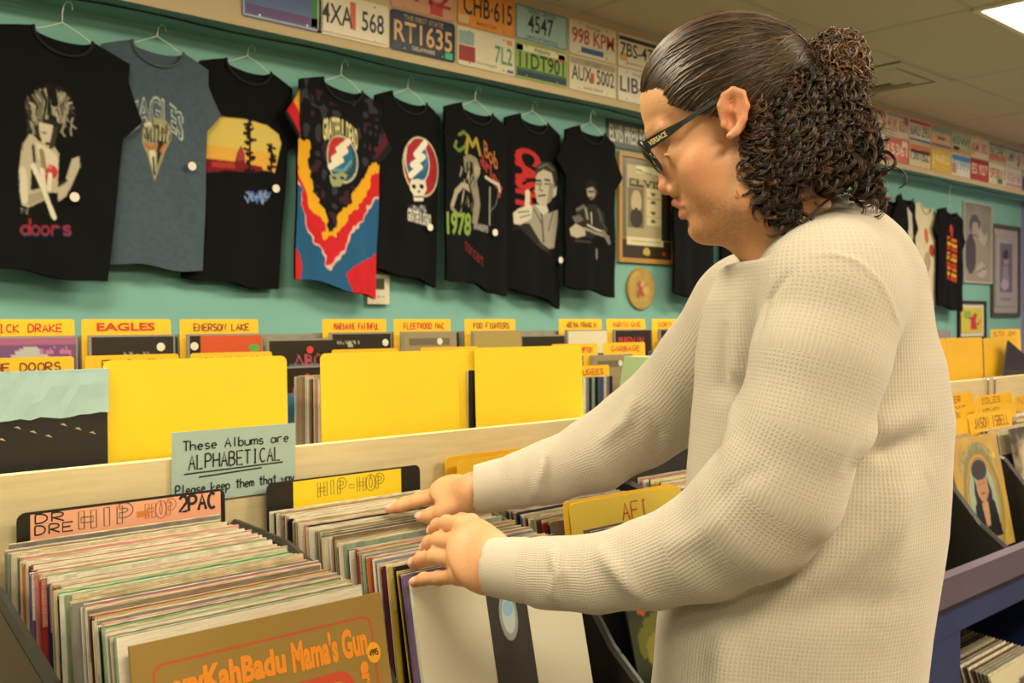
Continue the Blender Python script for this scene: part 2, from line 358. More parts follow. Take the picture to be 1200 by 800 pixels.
# ------------------------------------------------------------------ licence plates on the soffit
PW, PH = .305, .152
def plate(px, row, bg, fg, txt, top=None, bot=None, style=None, label='', X=None, small=None):
    if X is None: X, _ = atY(px, 100, SOFY)
    Z = EYE+.965+.033+(0 if row == 0 else .158)
    r = tag(empty('license_plate', (X+PW/2, SOFY-.004, Z)), label, 'license plate')
    m = mat('plate_'+bg, bg, .38, var=.05, vscale=30)
    mb = MB(); pts = []
    R = .012
    for cx_, cz, a0 in ((PW/2-R, PH-R, 0), (-PW/2+R, PH-R, 90), (-PW/2+R, R, 180), (PW/2-R, R, 270)):
        pts += [(cx_+R*math.cos(math.radians(a0+q*30)), cz+R*math.sin(math.radians(a0+q*30))) for q in range(4)]
    mb.prism(pts, -.001, .001); mb.build('plate', m, r)
    y = -.0016
    fnr = lambda x0, z0, x1, z1: (lambda u, v: np.stack([x0+u*(x1-x0), np.full_like(u, y), z0+v*(z1-z0)], -1))
    def blk(x0, z0, x1, z1, c, nm='print_block', yy=-.0013): MB().add([(x0, yy, z0), (x1, yy, z0), (x1, yy, z1), (x0, yy, z1)], [(0, 1, 2, 3)]).build(nm, mat('print_'+c, c, .5), r)
    fm = mat('print_'+fg, fg, .5)
    mb = MB(); e = .004                                                     # raised rim
    rim_c = style.get('rim', bg) if style else bg
    for a in ((-PW/2+.004, .006, PW/2-.004, .0085), (-PW/2+.004, PH-.0085, PW/2-.004, PH-.006), (-PW/2+.004, .0085, -PW/2+.0065, PH-.0085), (PW/2-.0065, .0085, PW/2-.004, PH-.0085)):
        mb.box(a[0], -.0022, a[1], a[2], 0, a[3])
    mb.build('rim', mat('print_'+rim_c, rim_c, .5), r)
    for hx in (-.09, .09):
        for hz in (.014, PH-.014): MB().prism([(hx+.004*math.cos(q*1.047), hz+.004*math.sin(q*1.047)) for q in range(6)], -.0028, -.001).build('bolt', mat('bolt', '9a958c', .3, metal=.8), r)
    if style:
        for b in style.get('blocks', ()): blk(b[0]*PW-PW/2, b[1]*PH, b[2]*PW-PW/2, b[3]*PH, b[4])
    if txt:
        tx = style.get('tx', (.07, .28, .93, .76)) if style else (.07, .28, .93, .76)
        text_obj('registration', txt, fnr(tx[0]*PW-PW/2, tx[1]*PH, tx[2]*PW-PW/2, tx[3]*PH), fm, r, .012)
    for t, zz, c in ((top, (.80, .93), None), (bot, (.09, .19), None)):
        if t:
            cc = t[1] if isinstance(t, tuple) else fg; t = t[0] if isinstance(t, tuple) else t
            hw = min(.3, .022*len(t))
            text_obj('state_name', t, fnr(-hw*PW*1.0, zz[0]*PH, hw*PW*1.0, zz[1]*PH), mat('print_'+cc, cc, .5), r, .006)
    return r
XP = lambda px: atY(px, 100, SOFY)[0]
# first stretch: left part of the soffit
plate(283, 0, '37558c', 'e6b840', '', None, None, {'rim': 'dcd6c4', 'blocks': [(.05, .1, .95, .3, '5c3c78'), (.85, .1, .96, .9, '2c7a44'), (.1, .7, .8, .86, 'd9d3bd')]}, 'blue license plate with pale border, cut off at the top left of the soffit')
plate(370, 0, 'e2d9bd', '20242a', '4XA  568', None, None, {'blocks': [(.45, .25, .53, .9, 'd2603c'), (.03, .05, .97, .075, 'b4402c')]}, 'cream license plate reading 4XA 568 with orange map between')
plate(457, 0, '1b2740', 'd9b070', 'RT1635', ('THE FIRST STATE', 'b99a6a'), ('DELAWARE', 'd9cfa8'), {'tx': (.05, .24, .95, .76), 'blocks': [(.84, .05, .96, .22, '3bb57e')]}, 'dark navy license plate reading RT1635 with gold characters')
plate(535, 0, 'd9d2b4', '3f8a6a', '7L2', None, ('heritage', '8a8a6a'), {'tx': (.64, .25, .95, .72), 'blocks': [(.02, .12, .3, .52, '9a2f30'), (.02, .55, .28, .9, '8fa5a5'), (.86, .05, .97, .13, '34508a'), (.85, .8, .95, .93, 'cf8f54')]}, 'white license plate reading 7L2 with red barn picture and green seal')
plate(603, 0, '8fb04c', '1c2a20', '11DT901', ('Alabama', '2c3a2c'), None, {'tx': (.07, .3, .93, .74), 'blocks': [(.02, .76, .98, .95, 'ddd7b4'), (.02, .04, .98, .22, '23324a'), (.02, .22, .98, .3, '3b6a3c'), (.82, .7, .95, .9, 'd0604c'), (.02, .74, .14, .93, '6cc0a0')]}, 'green license plate reading 11DT901 under the pale blue one')
plate(666, 0, 'd8cdae', '2b2723', 'AUX  5002', ('KENTUCKY', '7a6f5a'), ('unbridled', '7a6f5a'), {'tx': (.05, .3, .95, .74), 'blocks': [(.02, .76, .98, .97, 'a89c82'), (.44, .3, .52, .6, 'c0503c')]}, 'cream license plate reading AUX 5002')
plate(723, 0, 'dcd4bc', '32343a', 'LIB-6', ('Virginia', '5a6aa4'), None, {'tx': (.05, .28, .75, .76)}, 'white license plate reading LIB, partly hidden by the hair')
plate(457, 1, 'cf9a7a', 'a0302c', 'A42', None, None, {'blocks': [(.6, .05, .8, .4, 'c0403c')]}, 'salmon license plate cut off by the top of the picture')
plate(535, 1, 'e0913c', '27282c', 'CHB·615', None, ('MANITOBA', '8a5a34'), {'tx': (.1, .3, .95, .85), 'blocks': [(.02, .06, .2, .28, 'd9b980')]}, 'orange license plate with dark characters above the red barn one')
plate(603, 1, '9cbcb4', '22313a', '4547', ('GRAND CANYON', '3c5256'), ('LAND OF LINCOLN', '2c4248'), {'rim': '2a3c3c', 'tx': (.23, .28, .72, .78), 'blocks': []}, 'pale blue license plate reading 4547 with dark rim')
plate(666, 1, 'dcd2b4', 'b0382c', '998 KPM', ('Georgia', '6a6a5a'), None, {'tx': (.06, .34, .95, .78), 'blocks': [(.25, .1, .72, .26, '33568e')]}, 'cream license plate reading 998 KPM in red')
plate(723, 1, 'e0d8b8', '26262a', '7BS-473', None, ('keystone state', '6a6454'), {'tx': (.06, .32, .92, .74), 'blocks': [(.02, .8, .95, .92, '2b2b2c'), (.04, .18, .22, .42, 'd9a94a')]}, 'cream license plate reading 7BS-473 with a dark top band')
# two side letters of the pale blue plate
for row, col_, c in ((0, 0, '2b2b2c'),): pass
far = [ # x px, top row (bg, fg, text, blocks), bottom row
 (1008, ('b9b49c', '4a4a44', '', [(.3, .2, .5, .9, '5c6a70')]), ('e9e2c4', '4a4a3a', '157', []), 'grey', 'white'),
 (1032, ('d9cdb0', 'b4483c', '41K 653', [(.8, .6, .97, .97, 'b4483c'), (.02, .84, .8, .97, '8aa098')]), ('cf5c4c', 'ecdcc0', '15361', [(.7, .7, .95, .95, 'e4d4b4')]), 'cream with red 41K 653', 'red with pale 15361'),
 (1058.5, ('dcd6bc', '2e3c50', '6AU 293', [(.02, .8, .98, .97, 'b4403a'), (.02, .04, .98, .16, '3c5c8c')]), ('d9c8a4', '3c3c34', '1361BZ', [(.02, .62, .98, .95, 'd07840'), (.1, .58, .98, .7, '37423a')]), 'white with red band reading 6AU 293', 'cream with orange sunset reading 1361BZ'),
 (1083, ('d9b890', '6a5c54', '', [(.02, .7, .98, .97, '8aa8a0'), (.3, .4, .7, .52, '6a6a60'), (.02, .04, .98, .2, '8c6478')]), ('e2bb3e', 'f0e6b0', 'J46EU', []), 'peach with a flying bird', 'yellow reading J46EU'),
 (1106, ('b9c4a0', '4a8a5c', '65WJ', [(.02, .02, .98, .2, 'd09a4c'), (.1, .14, .4, .3, '3a2c34')]), ('dfe2d4', '7a9cb4', '01999', [(.02, .7, .98, .97, '3f86b8'), (.02, .1, .25, .55, 'd07a58')]), 'pale green with sunset strip', 'white and blue with a small red emblem'),
 (1128, ('ddd0b4', 'c0705c', 'AM 382', [(.02, .1, .2, .6, 'd8a080')]), ('b5483c', 'e6dcc4', 'ES 927', [(.02, .84, .98, .97, '8a2c28')]), 'cream with faint red characters', 'red reading ES 927'),
 (1148.5, ('c4c4ac', '7c6c5c', '8GPK', [(.02, .8, .98, .97, '70948c'), (.02, .1, .98, .35, 'cf7a60')]), ('ddd6bc', 'a8402c', 'SF3011', [(.5, .04, .8, .3, '4c7a44')]), 'grey green with a red lower band', 'cream with SF3011 in red'),
 (1168, ('cfcab4', '8c8672', 'LMP 40', [(.02, .82, .98, .97, '6f8c94'), (.7, .1, .85, .3, 'b83c3c')]), ('d6d0c4', 'b08c98', 'VGH 86', [(.02, .04, .98, .2, 'd08a80')]), 'pale with a blue top band', 'pale pink and white'),
 (1186, ('d6ccb0', '6a6a54', '7KD 12', [(.02, .82, .98, .97, '3a3a36')]), ('4d6480', '1f2c3a', '', [(.1, .2, .6, .6, '233044'), (.02, .72, .98, .97, 'c8ccb8')]), 'cream with a dark top band, rightmost', 'blue with a dark landscape, rightmost'),
]
xx = XP(1008)
for i, (px, t, b, lt, lb) in enumerate(far):
    X = xx+i*.312 if i else xx
    plate(0, 1, t[0], t[1], t[2], None, None, {'blocks': t[3]}, f'far right license plate, upper row, {lt}', X=X)
    plate(0, 0, b[0], b[1], b[2], None, None, {'blocks': b[3]}, f'far right license plate, lower row, {lb}', X=X)
# ------------------------------------------------------------------ hanging cable along the wall, hangers, shirts
pts = []
for k in range(0, 90):
    X = -.4+k*.1; sag = .012*math.sin(k*.9)+.01*math.sin(k*.37+1)
    pts.append((X, 3.06, EYE+.957+sag*.35))
tag(MB().tube(pts, .0035, 5).build('cable', mat('cable_black', '1c2a26', .6)), 'thin dark cord strung along the teal wall under the soffit', 'cord')
for k in range(0, 90, 9): pass
wire = mat('hanger_white', 'dfe6d6', .35)
tee_m = cloth_col = mat('printed_cotton', 'ffffff', .92, attr='Col', bump=.12, bscale=900, spec=.2)
SHY = [3.10, 3.14, 3.165, 3.115, 3.145, 3.11, 3.145, 3.105]
def shirt(cx_, ztop, zhem, hw, Y, cv, label, group=None, hem_l=0, hem_r=0, slv=(.06, .26), slvl=None, fold=1.0, seed=0, hanger=True, sleeve_cols=None, sh_drop=.035, taper=.0, gather=.0, shear=.13, ln=.0):
    """hanging t-shirt; body half width hw; canvas u across (sleeves take the edge colour), v up"""
    r = tag(empty('t_shirt', (cx_, Y, ztop)), label, 'shirt', group)
    Ht = ztop-zhem; rnd = np.random.default_rng(seed); ph = rnd.random(8)*6.28
    def fd(x, z):
        t = np.clip((-z)/Ht, 0, 1.2)
        s = (np.sin(x*22+ph[0])*.5+np.sin(x*41+ph[1]+z*2)*.35+np.sin(x*63+ph[2]-z*3)*.2)
        return (.012*s*(t**1.3)+.003*np.sin(z*19+x*25+ph[3])*np.sin(x*9+ph[4]))*fold
    nw = .085
    def body(off, neck, flip):
        nu, nv = (131, 241) if not flip else (41, 41)
        U, V = np.meshgrid(np.linspace(-1, 1, nu), np.linspace(0, 1, nv))
        ax = np.abs(U)*hw
        ztop_u = np.where(ax < nw, -neck*np.sqrt(np.clip(1-(ax/nw)**2, 0, 1)), -sh_drop*((ax-nw)/(hw-nw))**1.1)
        hem = -Ht - np.where(U < 0, -U*hem_l, U*hem_r)+.006*np.sin(U*5+ph[5])
        Z = ztop_u*(1-V)+hem*V
        x = U*hw*(1-taper*V-gather*np.sin(V*3.14)*.5)
        y = off + fd(x, Z) - .010*(1-U**4)*(1 if not flip else -.3)*np.clip(V*3, 0, 1)
        P_ = np.stack([x+ln*Z, y, Z-shear*x], -1).reshape(-1, 3); f = grid_faces(nu, nv)
        if flip: f = f[:, ::-1]; c = np.tile(cv.A[3, cv.w//2], (len(P_), 1))
        else: c = cv.sample(np.clip((U.ravel()+1)/2, .001, .999), np.clip(1+Z.ravel()/Ht, .001, .999))
        return P_, f, c
    a, fa, ca = body(-.008, .062, False); b, fb, cb = body(.006, .02, True)
    Vv = [a, b]; Ff = [fa, fb+len(a)]; Cc = [ca, cb]; off = len(a)+len(b)
    np_mesh('body', np.vstack(Vv), np.vstack(Ff), cloth_col, r, colors=np.vstack(Cc))
    for sd in (-1, 1):                                             # sleeves: flattened tapering tubes
        out, drop = (slvl if (sd < 0 and slvl) else slv)
        n = 12; m_ = 14; pv = []
        for i in range(n+1):
            t = i/n
            cxs = sd*(hw-.062+(out+.032)*t); czs = -sh_drop-.086-(drop-.016)*t*.72+.03*t*t; w2 = .085-.012*t
            nx, nz = .93*sd, .28+.1*t
            for k in range(m_):
                q = 2*math.pi*k/m_
                pv.append((cxs+math.cos(q)*w2*nx*.55, math.sin(q)*.009+fd(np.array(sd*hw), np.array(-.2))*.5, czs+math.cos(q)*w2*(1-t*.35)))
        fv = [(i*m_+k, i*m_+(k+1) % m_, (i+1)*m_+(k+1) % m_, (i+1)*m_+k) for i in range(n) for k in range(m_)]
        pv = np.array(pv); pv[:, 0] += ln*pv[:, 2]; pv[:, 2] -= shear*pv[:, 0]; sc = sleeve_cols[0 if sd < 0 else 1] if sleeve_cols else None
        if sc is None: cc = np.tile(cv.A[8, 1 if sd < 0 else -2], (len(pv), 1))
        else: cc = np.array([lin(H(sc[min(len(sc)-1, int(i/(n+1)*len(sc)))])) for i in range(n+1) for k in range(m_)])
        so = np_mesh('sleeve', pv, fv, cloth_col, r, colors=cc)
    # collar rib
    mb = MB(); mb.tube([(nw*math.cos(math.pi+math.pi*q/12), -.012, -.066*math.sin(math.pi*q/12)+.001-shear*nw*math.cos(math.pi+math.pi*q/12)) for q in range(13)], .0045, 6)
    c = tuple(cv.A[3, cv.w//2]); nm = 'rib_%02x%02x%02x' % tuple(int(255*min(1, v**.4545)) for v in c)
    mb.build('collar', mat(nm, tuple(min(1, v**.4545) for v in c), .9), r)
    # price dot
    if hanger:
        h = tag(empty('coat_hanger', (cx_, Y, ztop)), None, 'hanger'); h['label'] = 'white wire hanger holding the '+' '.join(label.split(',')[0].split()[:11])
        mb = MB(); top = EYE+.948-ztop
        mb.tube([(-hw*.93, 0, -.055+shear*hw*.9), (-.05, 0, .012), (-.015, 0, .028), (.0, 0, .035), (.0, 0, top-.03), (.004, 0, top-.005), (.016, .0, top+.012), (.028, .0, top+.004), (.03, 0, top-.012)], .0016, 5)
        mb.tube([(0, 0, .035), (.015, 0, .028), (.05, 0, .012), (hw*.93, 0, -.055-shear*hw*.9)], .0016, 5)
        mb.build('wire', wire, h)
    return r
def dot(parent_pt, name='price_sticker', c='e9dccb', r=.014, label=None, parent=None, y=-.024):
    mb = MB(); x, z = parent_pt
    mb.prism([(x+r*math.cos(q*.5236), z+r*math.sin(q*.5236)) for q in range(12)], y, y-.0012)
    return mb.build(name, mat('sticker_'+c, c, .5), parent)
def XZ(px, py, Y=3.13): return atY(px, py, Y)
NU, NV = 100, 190
BK = '0c0c0d'
LN = [.10, .03, .08, .03, .03, .0, .0, .01]; SHR = [.11, .07, .12, .16, .14, .13, .12, .10]
def skin_fig(cv, pts, c): return cv.poly(pts, c)
SHP = [(73, 43, 322, .205), (184, 58, 313, .175), (290, 80, 333, .175), (400, 102, 336, .175), (478, 117, 323, .155), (557, 130, 334, .165), (624, 142, 345, .165), (692, 155, 341, .165)]
class SC(Canvas):
    """canvas of shirt i, drawn on in the shirt's own plane; q() turns a measured point into shirt coordinates"""
    def __init__(s, i, bg):
        px, pt, ph_, hw = SHP[i]; Y = SHY[i]; s.cx, s.zt = atY(px, pt-3, Y); s.zh = atY(px, ph_, Y)[1]; s.hw = hw; s.Yp = Y; s.ln = LN[i]; s.sh = SHR[i]
        super().__init__(240, 440, bg, aspect=2*hw/(s.zt-s.zh))
    def q(s, *pts):
        o = []
        for a, b in pts:
            X, Z = atY(a, b, s.Yp); x = X-s.cx; z = Z-s.zt+s.sh*x; x = x-s.ln*z; z = Z-s.zt+s.sh*x; o.append((x/(2*s.hw)+.5, 1+z/(s.zt-s.zh)))
        return o
    def P(s, c, *pts): return s.poly(s.q(*pts), c)
    def Ln(s, c, wd, *pts): return s.line(s.q(*pts), wd, c)
    def E(s, c, x, y, rx, ry, rot=0, rim=0):
        (u, v), (u2, _), (_, v2) = s.q((x, y), (x+rx, y), (x, y+ry)); return s.ell(u, v, abs(u2-u), abs(v2-v), c, rot, rim)
    def T(s, txt, c, x0, y0, x1, y1, bold=.02, slope=0, bow=0):
        (a, b), (a2, b2) = s.q((x0, y1), (x1, y1))[0], s.q((x1, y0))[0]; m = (a+a2)/2; return s.text(txt, a, b, a2, b2, c, bold, lambda X, Y: (X, Y-slope*(X-a)-bow*(X-m)**2))
# 1: black, monochrome singer
c1 = SC(0, BK); rr1 = random.Random(2)
c1.P('b5aa90', (32, 158), (24, 170), (20, 200), (20, 225), (23, 241), (30, 244), (52, 234), (54, 226), (66, 226), (67, 180), (60, 170), (42, 160))
c1.P('1a1814', (34, 190), (47, 221), (33, 224)); c1.P('d2c7ad', (40, 168), (56, 176), (66, 184), (66, 205), (52, 200), (42, 185)); c1.P('9a8f78', (25, 230), (50, 224), (52, 232), (30, 242)); c1.Ln('8a7f68', .02, (46, 178), (50, 200)); c1.Ln('3a342a', .012, (36, 172), (38, 190)); c1.Ln('cfc4aa', .025, (24, 200), (26, 235))
c1.E('c0383c', 59, 202, 7, 8); c1.E('d86a60', 57, 196, 3, 3); c1.E('a82c34', 54, 210, 4, 7); c1.Ln('d8cfba', .02, (36, 195), (50, 225), (62, 255)); c1.Ln('d8cfba', .018, (47, 200), (50, 222)); c1.Ln('d8cfba', .018, (57, 205), (56, 222))
c1.P('b8ad94', (82, 187), (90, 184), (91, 196), (76, 230), (67, 237), (66, 220), (74, 214)); c1.Ln('3a342a', .01, (68, 218), (76, 212))
c1.P('24211c', (54, 100), (37, 109), (28, 130), (28, 146), (37, 160), (45, 168), (52, 150), (60, 148), (66, 152), (73, 144), (86, 132), (83, 114), (70, 102))
c1.P('c6bba2', (43, 144), (52, 146), (60, 148), (60, 163), (57, 173), (50, 171), (44, 160)); c1.P('3a342b', (60, 150), (66, 150), (62, 172), (58, 176), (55, 174)); c1.Ln('3a2c24', .012, (52, 169), (58, 170)); c1.Ln('7a705c', .008, (47, 156), (51, 157))
for k in range(34):
    a = k/34*2.9+.15; x = 57+math.cos(3.14-a)*(22+rr1.random()*6); y = 132-math.sin(a)*(24+rr1.random()*6)
    c1.Ln(rr1.choice(['8f8a74', '6a6654', 'a8a28a', '4a473c', '1a1814']), .009, (x, y), (x*.6+57*.4+rr1.uniform(-3, 3), y*.5+132*.5), (x*.8+57*.2, y*.3+150*.7+rr1.uniform(-4, 6)))
for k in range(26):
    x = rr1.choice([rr1.uniform(29, 40), rr1.uniform(66, 84)]); y = rr1.uniform(112, 150); c1.Ln(rr1.choice(['7a7562', '3c392f', '9a947e']), .007, (x, y), (x+rr1.uniform(-3, 3), y+7), (x+rr1.uniform(-2, 4), y+12))
c1.Ln('16140f', .03, (60, 101), (62, 122)); c1.T('THE', '9a8f84', 21, 246, 30, 250, .01)
for nm, dy, cl in (('doors', 2, '2c3566'), ('doors', 0, '963030')):
    for pl in strokes('doors', 0, 0, 1, 1, .05, 0): c1.line(c1.q(*[(21+62*a, 275+dy-17*b) for a, b in pl]), .007, cl)
# 2: slate blue, skull emblem
c2 = SC(1, '4a5863'); c2.noise(70, .10, 3)
c2.T('EAGLES', 'b9c0b4', 150, 121, 214, 141, .035, 0, .95); c2.T('EAGLES', '4a5863', 151.5, 123, 212.5, 139.5, .0, 0, .95)
c2.P('9c9672', (164, 152), (172, 142), (182, 139), (192, 142), (199, 152), (197, 165), (190, 180), (182, 205), (179, 213), (176, 202), (170, 182), (164, 168))
c2.P('2c2b24', (186, 150), (197, 152), (196, 164), (188, 176), (182, 196), (181, 176), (184, 162)); c2.P('d4cfae', (172, 176), (180, 178), (180, 208), (174, 190)); c2.E('24231d', 170, 160, 4, 4); c2.E('3a3a30', 182, 152, 4, 5); c2.Ln('b86a3c', .016, (168, 170), (173, 175), (180, 172)); c2.Ln('d4cfae', .02, (168, 148), (176, 146)); c2.Ln('6a6a50', .012, (176, 142), (178, 165)); c2.Ln('2a2a22', .01, (177, 185), (179, 205)); c2.Ln('c06a44', .012, (186, 178), (190, 170))
for k in range(20): c2.Ln(['6f6c50', 'b8b290', '45443a'][k % 3], .007, (165+k*1.6, 146+(k*7) % 9), (168+k*1.3, 156+(k*5) % 14))
# 3: black, yellow sunset with mission building
c3 = SC(2, BK)
c3.P('d6bd60', (235, 138), (259, 138), (282, 140), (310, 147), (325, 158), (328, 168), (319, 203), (307, 199), (290, 196), (235, 186)); c3.P('e2ab48', (235, 170), (322, 180), (319, 203), (235, 186))
c3.P('7a1f24', (240, 186), (255, 188), (272, 190), (275, 180), (279, 171), (283, 180), (284, 192), (304, 196), (306, 200), (280, 206), (240, 208)); c3.P('a63a44', (274, 181), (279, 174), (283, 181), (283, 189), (274, 189)); c3.P('b03a30', (246, 190), (272, 192), (272, 198), (246, 196)); c3.E('14100f', 262, 206, 14, 3); c3.P(BK, (238, 203), (262, 200), (290, 203), (308, 200), (330, 206), (330, 220), (238, 220))
rr3 = random.Random(4)
for x0, y0, y1, n, d in ((289.5, 142, 202, 34, 5), (315, 170, 202, 16, 3)):
    c3.Ln('1e1218', .010, (x0, y0), (x0, y1))
    for k in range(n): y = y0+(y1-y0)*rr3.random(); a = rr3.choice((-1, 1)); c3.Ln('24141a', .012, (x0, y), (x0+a*rr3.uniform(2, d+2), y+rr3.uniform(-3, 4)))
for k in range(16): x = 283+k*1.7; c3.Ln(['6f8cc0', '4c66a0', '8aa2cc'][k % 3], .008, (x, 224+rr3.uniform(-1, 8)), (x+4, 230+rr3.uniform(-6, 9)), (x+7, 228+rr3.uniform(-4, 8)))
# 4: tie-dye
c4 = SC(3, '101014'); c4.warp(.10, 14, 5)
blob = lambda c, *p: c4.P(c, *p)
blob('e2a524', (330, 120), (346, 138), (356, 165), (364, 205), (373, 240), (381, 271), (386, 273), (396, 250), (407, 227), (430, 196), (446, 182), (460, 180), (460, 215), (441, 204), (412, 245), (400, 267), (382, 283), (375, 265), (360, 230), (347, 192), (330, 170))
blob('c8252c', (330, 165), (347, 190), (360, 230), (375, 265), (382, 283), (400, 267), (412, 245), (441, 204), (460, 190), (460, 236), (439, 232), (425, 246), (400, 290), (380, 316), (357, 265), (349, 212), (330, 200))
blob('d8b4a6', (330, 198), (349, 211), (357, 264), (380, 314), (400, 289), (425, 245), (439, 231), (460, 228), (460, 360), (330, 360)); blob('275a82', (330, 201), (349, 214), (356, 267), (380, 318), (401, 292), (426, 248), (440, 234), (460, 231), (460, 360), (330, 360))
blob('c8252c', (409, 360), (405, 330), (412, 312), (422, 304), (436, 296), (460, 296), (460, 360)); blob('c8252c', (330, 285), (347, 287), (352, 305), (356, 325), (352, 345), (330, 345)); c4.unwarp()
nzz = vnoise(c4.X*14, c4.Y*26, np.random.default_rng(8)); dk = (np.abs(c4.A[..., 0]-lin(H('101014'))[0]) < .002)
c4.put(dk & (nzz > .74), '37353a'); c4.put(dk & (nzz < .2), '3a2030')
c4.T('GRATEFUL DEAD', 'e2d69a', 376, 146, 417, 158, .03, 0, .75)
c4.E('26505c', 398, 187, 19, 29); c4.E('cdbf98', 398, 187, 18, 28, 0, .08); c4.E('b8342f', 396, 182, 14, 21); c4.P('2d6d8c', (384, 192), (396, 183), (408, 172), (411, 186), (406, 200), (395, 204), (386, 200)); c4.Ln('e6ddc6', .03, (406, 166), (394, 176), (402, 177), (388, 187), (397, 188), (384, 196)); c4.Ln('6a9aa8', .012, (388, 200), (400, 200), (408, 190))
c4.P('98a074', (383, 206), (398, 202), (404, 206), (400, 213), (396, 219), (387, 219), (384, 213)); c4.E('232a1e', 389, 209, 2.6, 1.8); c4.E('232a1e', 398, 209, 2.6, 1.8)
# 5: black, ringed skull emblem
c5 = SC(4, BK); c5.E('cfc5a8', 491, 196, 21.5, 35); c5.E('a32c34', 491, 196, 20, 33); c5.E('d9d3c0', 486, 190, 14.5, 25); c5.E('2f6288', 486, 190, 13.2, 23.5)
c5.P('a83038', (473, 190), (474, 172), (482, 164), (492, 166), (484, 180), (478, 196)); c5.Ln('e9e4d4', .034, (496, 168), (484, 182), (493, 184), (480, 194), (489, 196), (478, 206)); c5.Ln('4a80a0', .012, (492, 200), (497, 190), (496, 178))
c5.P('ddd7c4', (478, 212), (486, 210), (495, 212), (497, 222), (494, 228), (493, 236), (482, 236), (481, 228), (477, 222)); c5.E('1a1818', 482, 219, 2.6, 2.6); c5.E('1a1818', 491, 219, 2.6, 2.6); c5.P('1a1818', (486, 226), (488, 222), (490, 226)); c5.Ln('3a3834', .008, (482, 231), (493, 231))
for k in range(18): c5.E(['6a6e74', 'a8a49a', '3a4454', '8a8e90'][k % 4], 476+k*1.15, 245+2.5*math.sin(k*2.3), 1.5, 2)
c5.T('GRATEFUL DEAD', 'd9d6c8', 473, 252, 503, 259, .03)
# 6: black, reggae singer
c6 = SC(5, BK); rr6 = random.Random(6)
c6.Ln('6f8a3c', .016, (533, 166), (531, 172), (536, 177), (543, 172), (546, 160), (541, 155), (536, 158)); c6.Ln('a8923c', .018, (544, 180), (546, 160), (551, 172), (556, 163), (560, 182))
c6.T('arley', 'a83c34', 560, 180, 586, 198, .01, .45); c6.T('Bob', 'c07a3c', 565, 169, 580, 183, .0, .3)
c6.P('8a8370', (541, 184), (548, 181), (556, 186), (560, 198), (559, 205), (556, 212), (558, 225), (560, 240), (556, 262), (550, 262), (552, 236), (548, 212), (542, 200)); c6.P('1a1814', (545, 190), (551, 190), (553, 210), (549, 216), (544, 205)); c6.P('a49a80', (554, 192), (560, 198), (559, 205), (555, 208), (553, 200))
for k in range(26): x = rr6.uniform(537, 556); y = rr6.uniform(186, 245); c6.Ln(rr6.choice(['8f8872', '2a2720', 'b4ad96', '5a5648']), .007, (x, y), (x+rr6.uniform(-3, 1), y+9))
c6.P('a8a18a', (525, 242), (530, 222), (538, 214), (546, 216), (548, 226), (540, 220), (533, 228), (529, 243)); c6.Ln('8f8872', .02, (527, 244), (534, 252)); c6.Ln('8f8c80', .008, (571, 220), (571, 264)); c6.Ln('c2beb0', .018, (566, 208), (572, 212), (581, 217), (582, 224)); c6.Ln('6a685c', .006, (581, 222), (578, 240), (572, 248))
c6.T('1978', '86a04a', 521, 255, 549, 275, .03, -.06); c6.P('4c4c50', (551, 263), (570, 265), (570, 271), (551, 269)); c6.T('WAILERS', 'a8a8a4', 552, 265, 569, 269, .01); c6.T('concert', '7a2c2a', 543, 284, 563, 292, .0, .3)
# 7: black, red vertical lettering and man in shirt
c7 = SC(6, BK); (ua, va), (ub_, vb) = c7.q((601, 170), (631, 247))
c7.text('CASH', 0, 0, 1, 1, 'bc3030', .05, lambda X, Y: (ua+(Y)*(ub_-ua), va+(X)*(vb-va)))
c7.P('9a9484', (612, 243), (624, 240), (632, 246), (640, 250), (652, 246), (652, 262), (648, 290), (640, 292), (628, 282), (616, 262), (606, 262)); c7.P('3a3832', (614, 266), (622, 272), (640, 296), (625, 300), (600, 285)); c7.P('2c2a26', (598, 268), (616, 262), (628, 283), (615, 300)); c7.P(BK, (590, 270), (606, 268), (622, 285), (640, 297), (640, 310), (590, 310)); c7.Ln('4c4a42', .012, (632, 246), (634, 284)); c7.P('c8c2ae', (624, 240), (634, 252), (640, 248), (637, 240)); c7.Ln('5a564a', .01, (622, 245), (632, 262)); c7.Ln('5a564a', .01, (645, 250), (640, 270))
c7.P('b9b19c', (625, 206), (630, 196), (640, 195), (646, 202), (648, 215), (646, 226), (642, 236), (634, 242), (627, 238), (624, 225)); c7.P('8f8878', (640, 215), (648, 215), (646, 230), (638, 240)); c7.P('c4bca6', (645, 222), (651, 218), (650, 228), (645, 232))
c7.P('3a3832', (624, 208), (625, 196), (632, 190), (642, 190), (650, 197), (652, 208), (650, 218), (646, 214), (644, 203), (634, 199), (627, 203)); c7.Ln('7a7668', .008, (628, 197), (638, 193), (647, 200)); c7.Ln('23211d', .012, (625, 212), (630, 212)); c7.Ln('23211d', .012, (635, 211), (641, 212)); c7.Ln('23211d', .008, (626, 216), (629, 216)); c7.Ln('23211d', .008, (635, 216), (640, 216)); c7.Ln('6a6252', .008, (631, 214), (629, 223), (633, 224)); c7.Ln('3a342c', .01, (628, 230), (636, 229))
c7.P('d0c8b2', (612, 224), (616, 222), (618, 226), (617, 240), (620, 243), (618, 256), (606, 264), (600, 262), (599, 250), (604, 245), (611, 242)); c7.Ln('6a6456', .008, (604, 249), (616, 248)); c7.Ln('6a6456', .008, (606, 255), (617, 252)); c7.E('b03030', 614, 268, 2, 2) if 0 else None
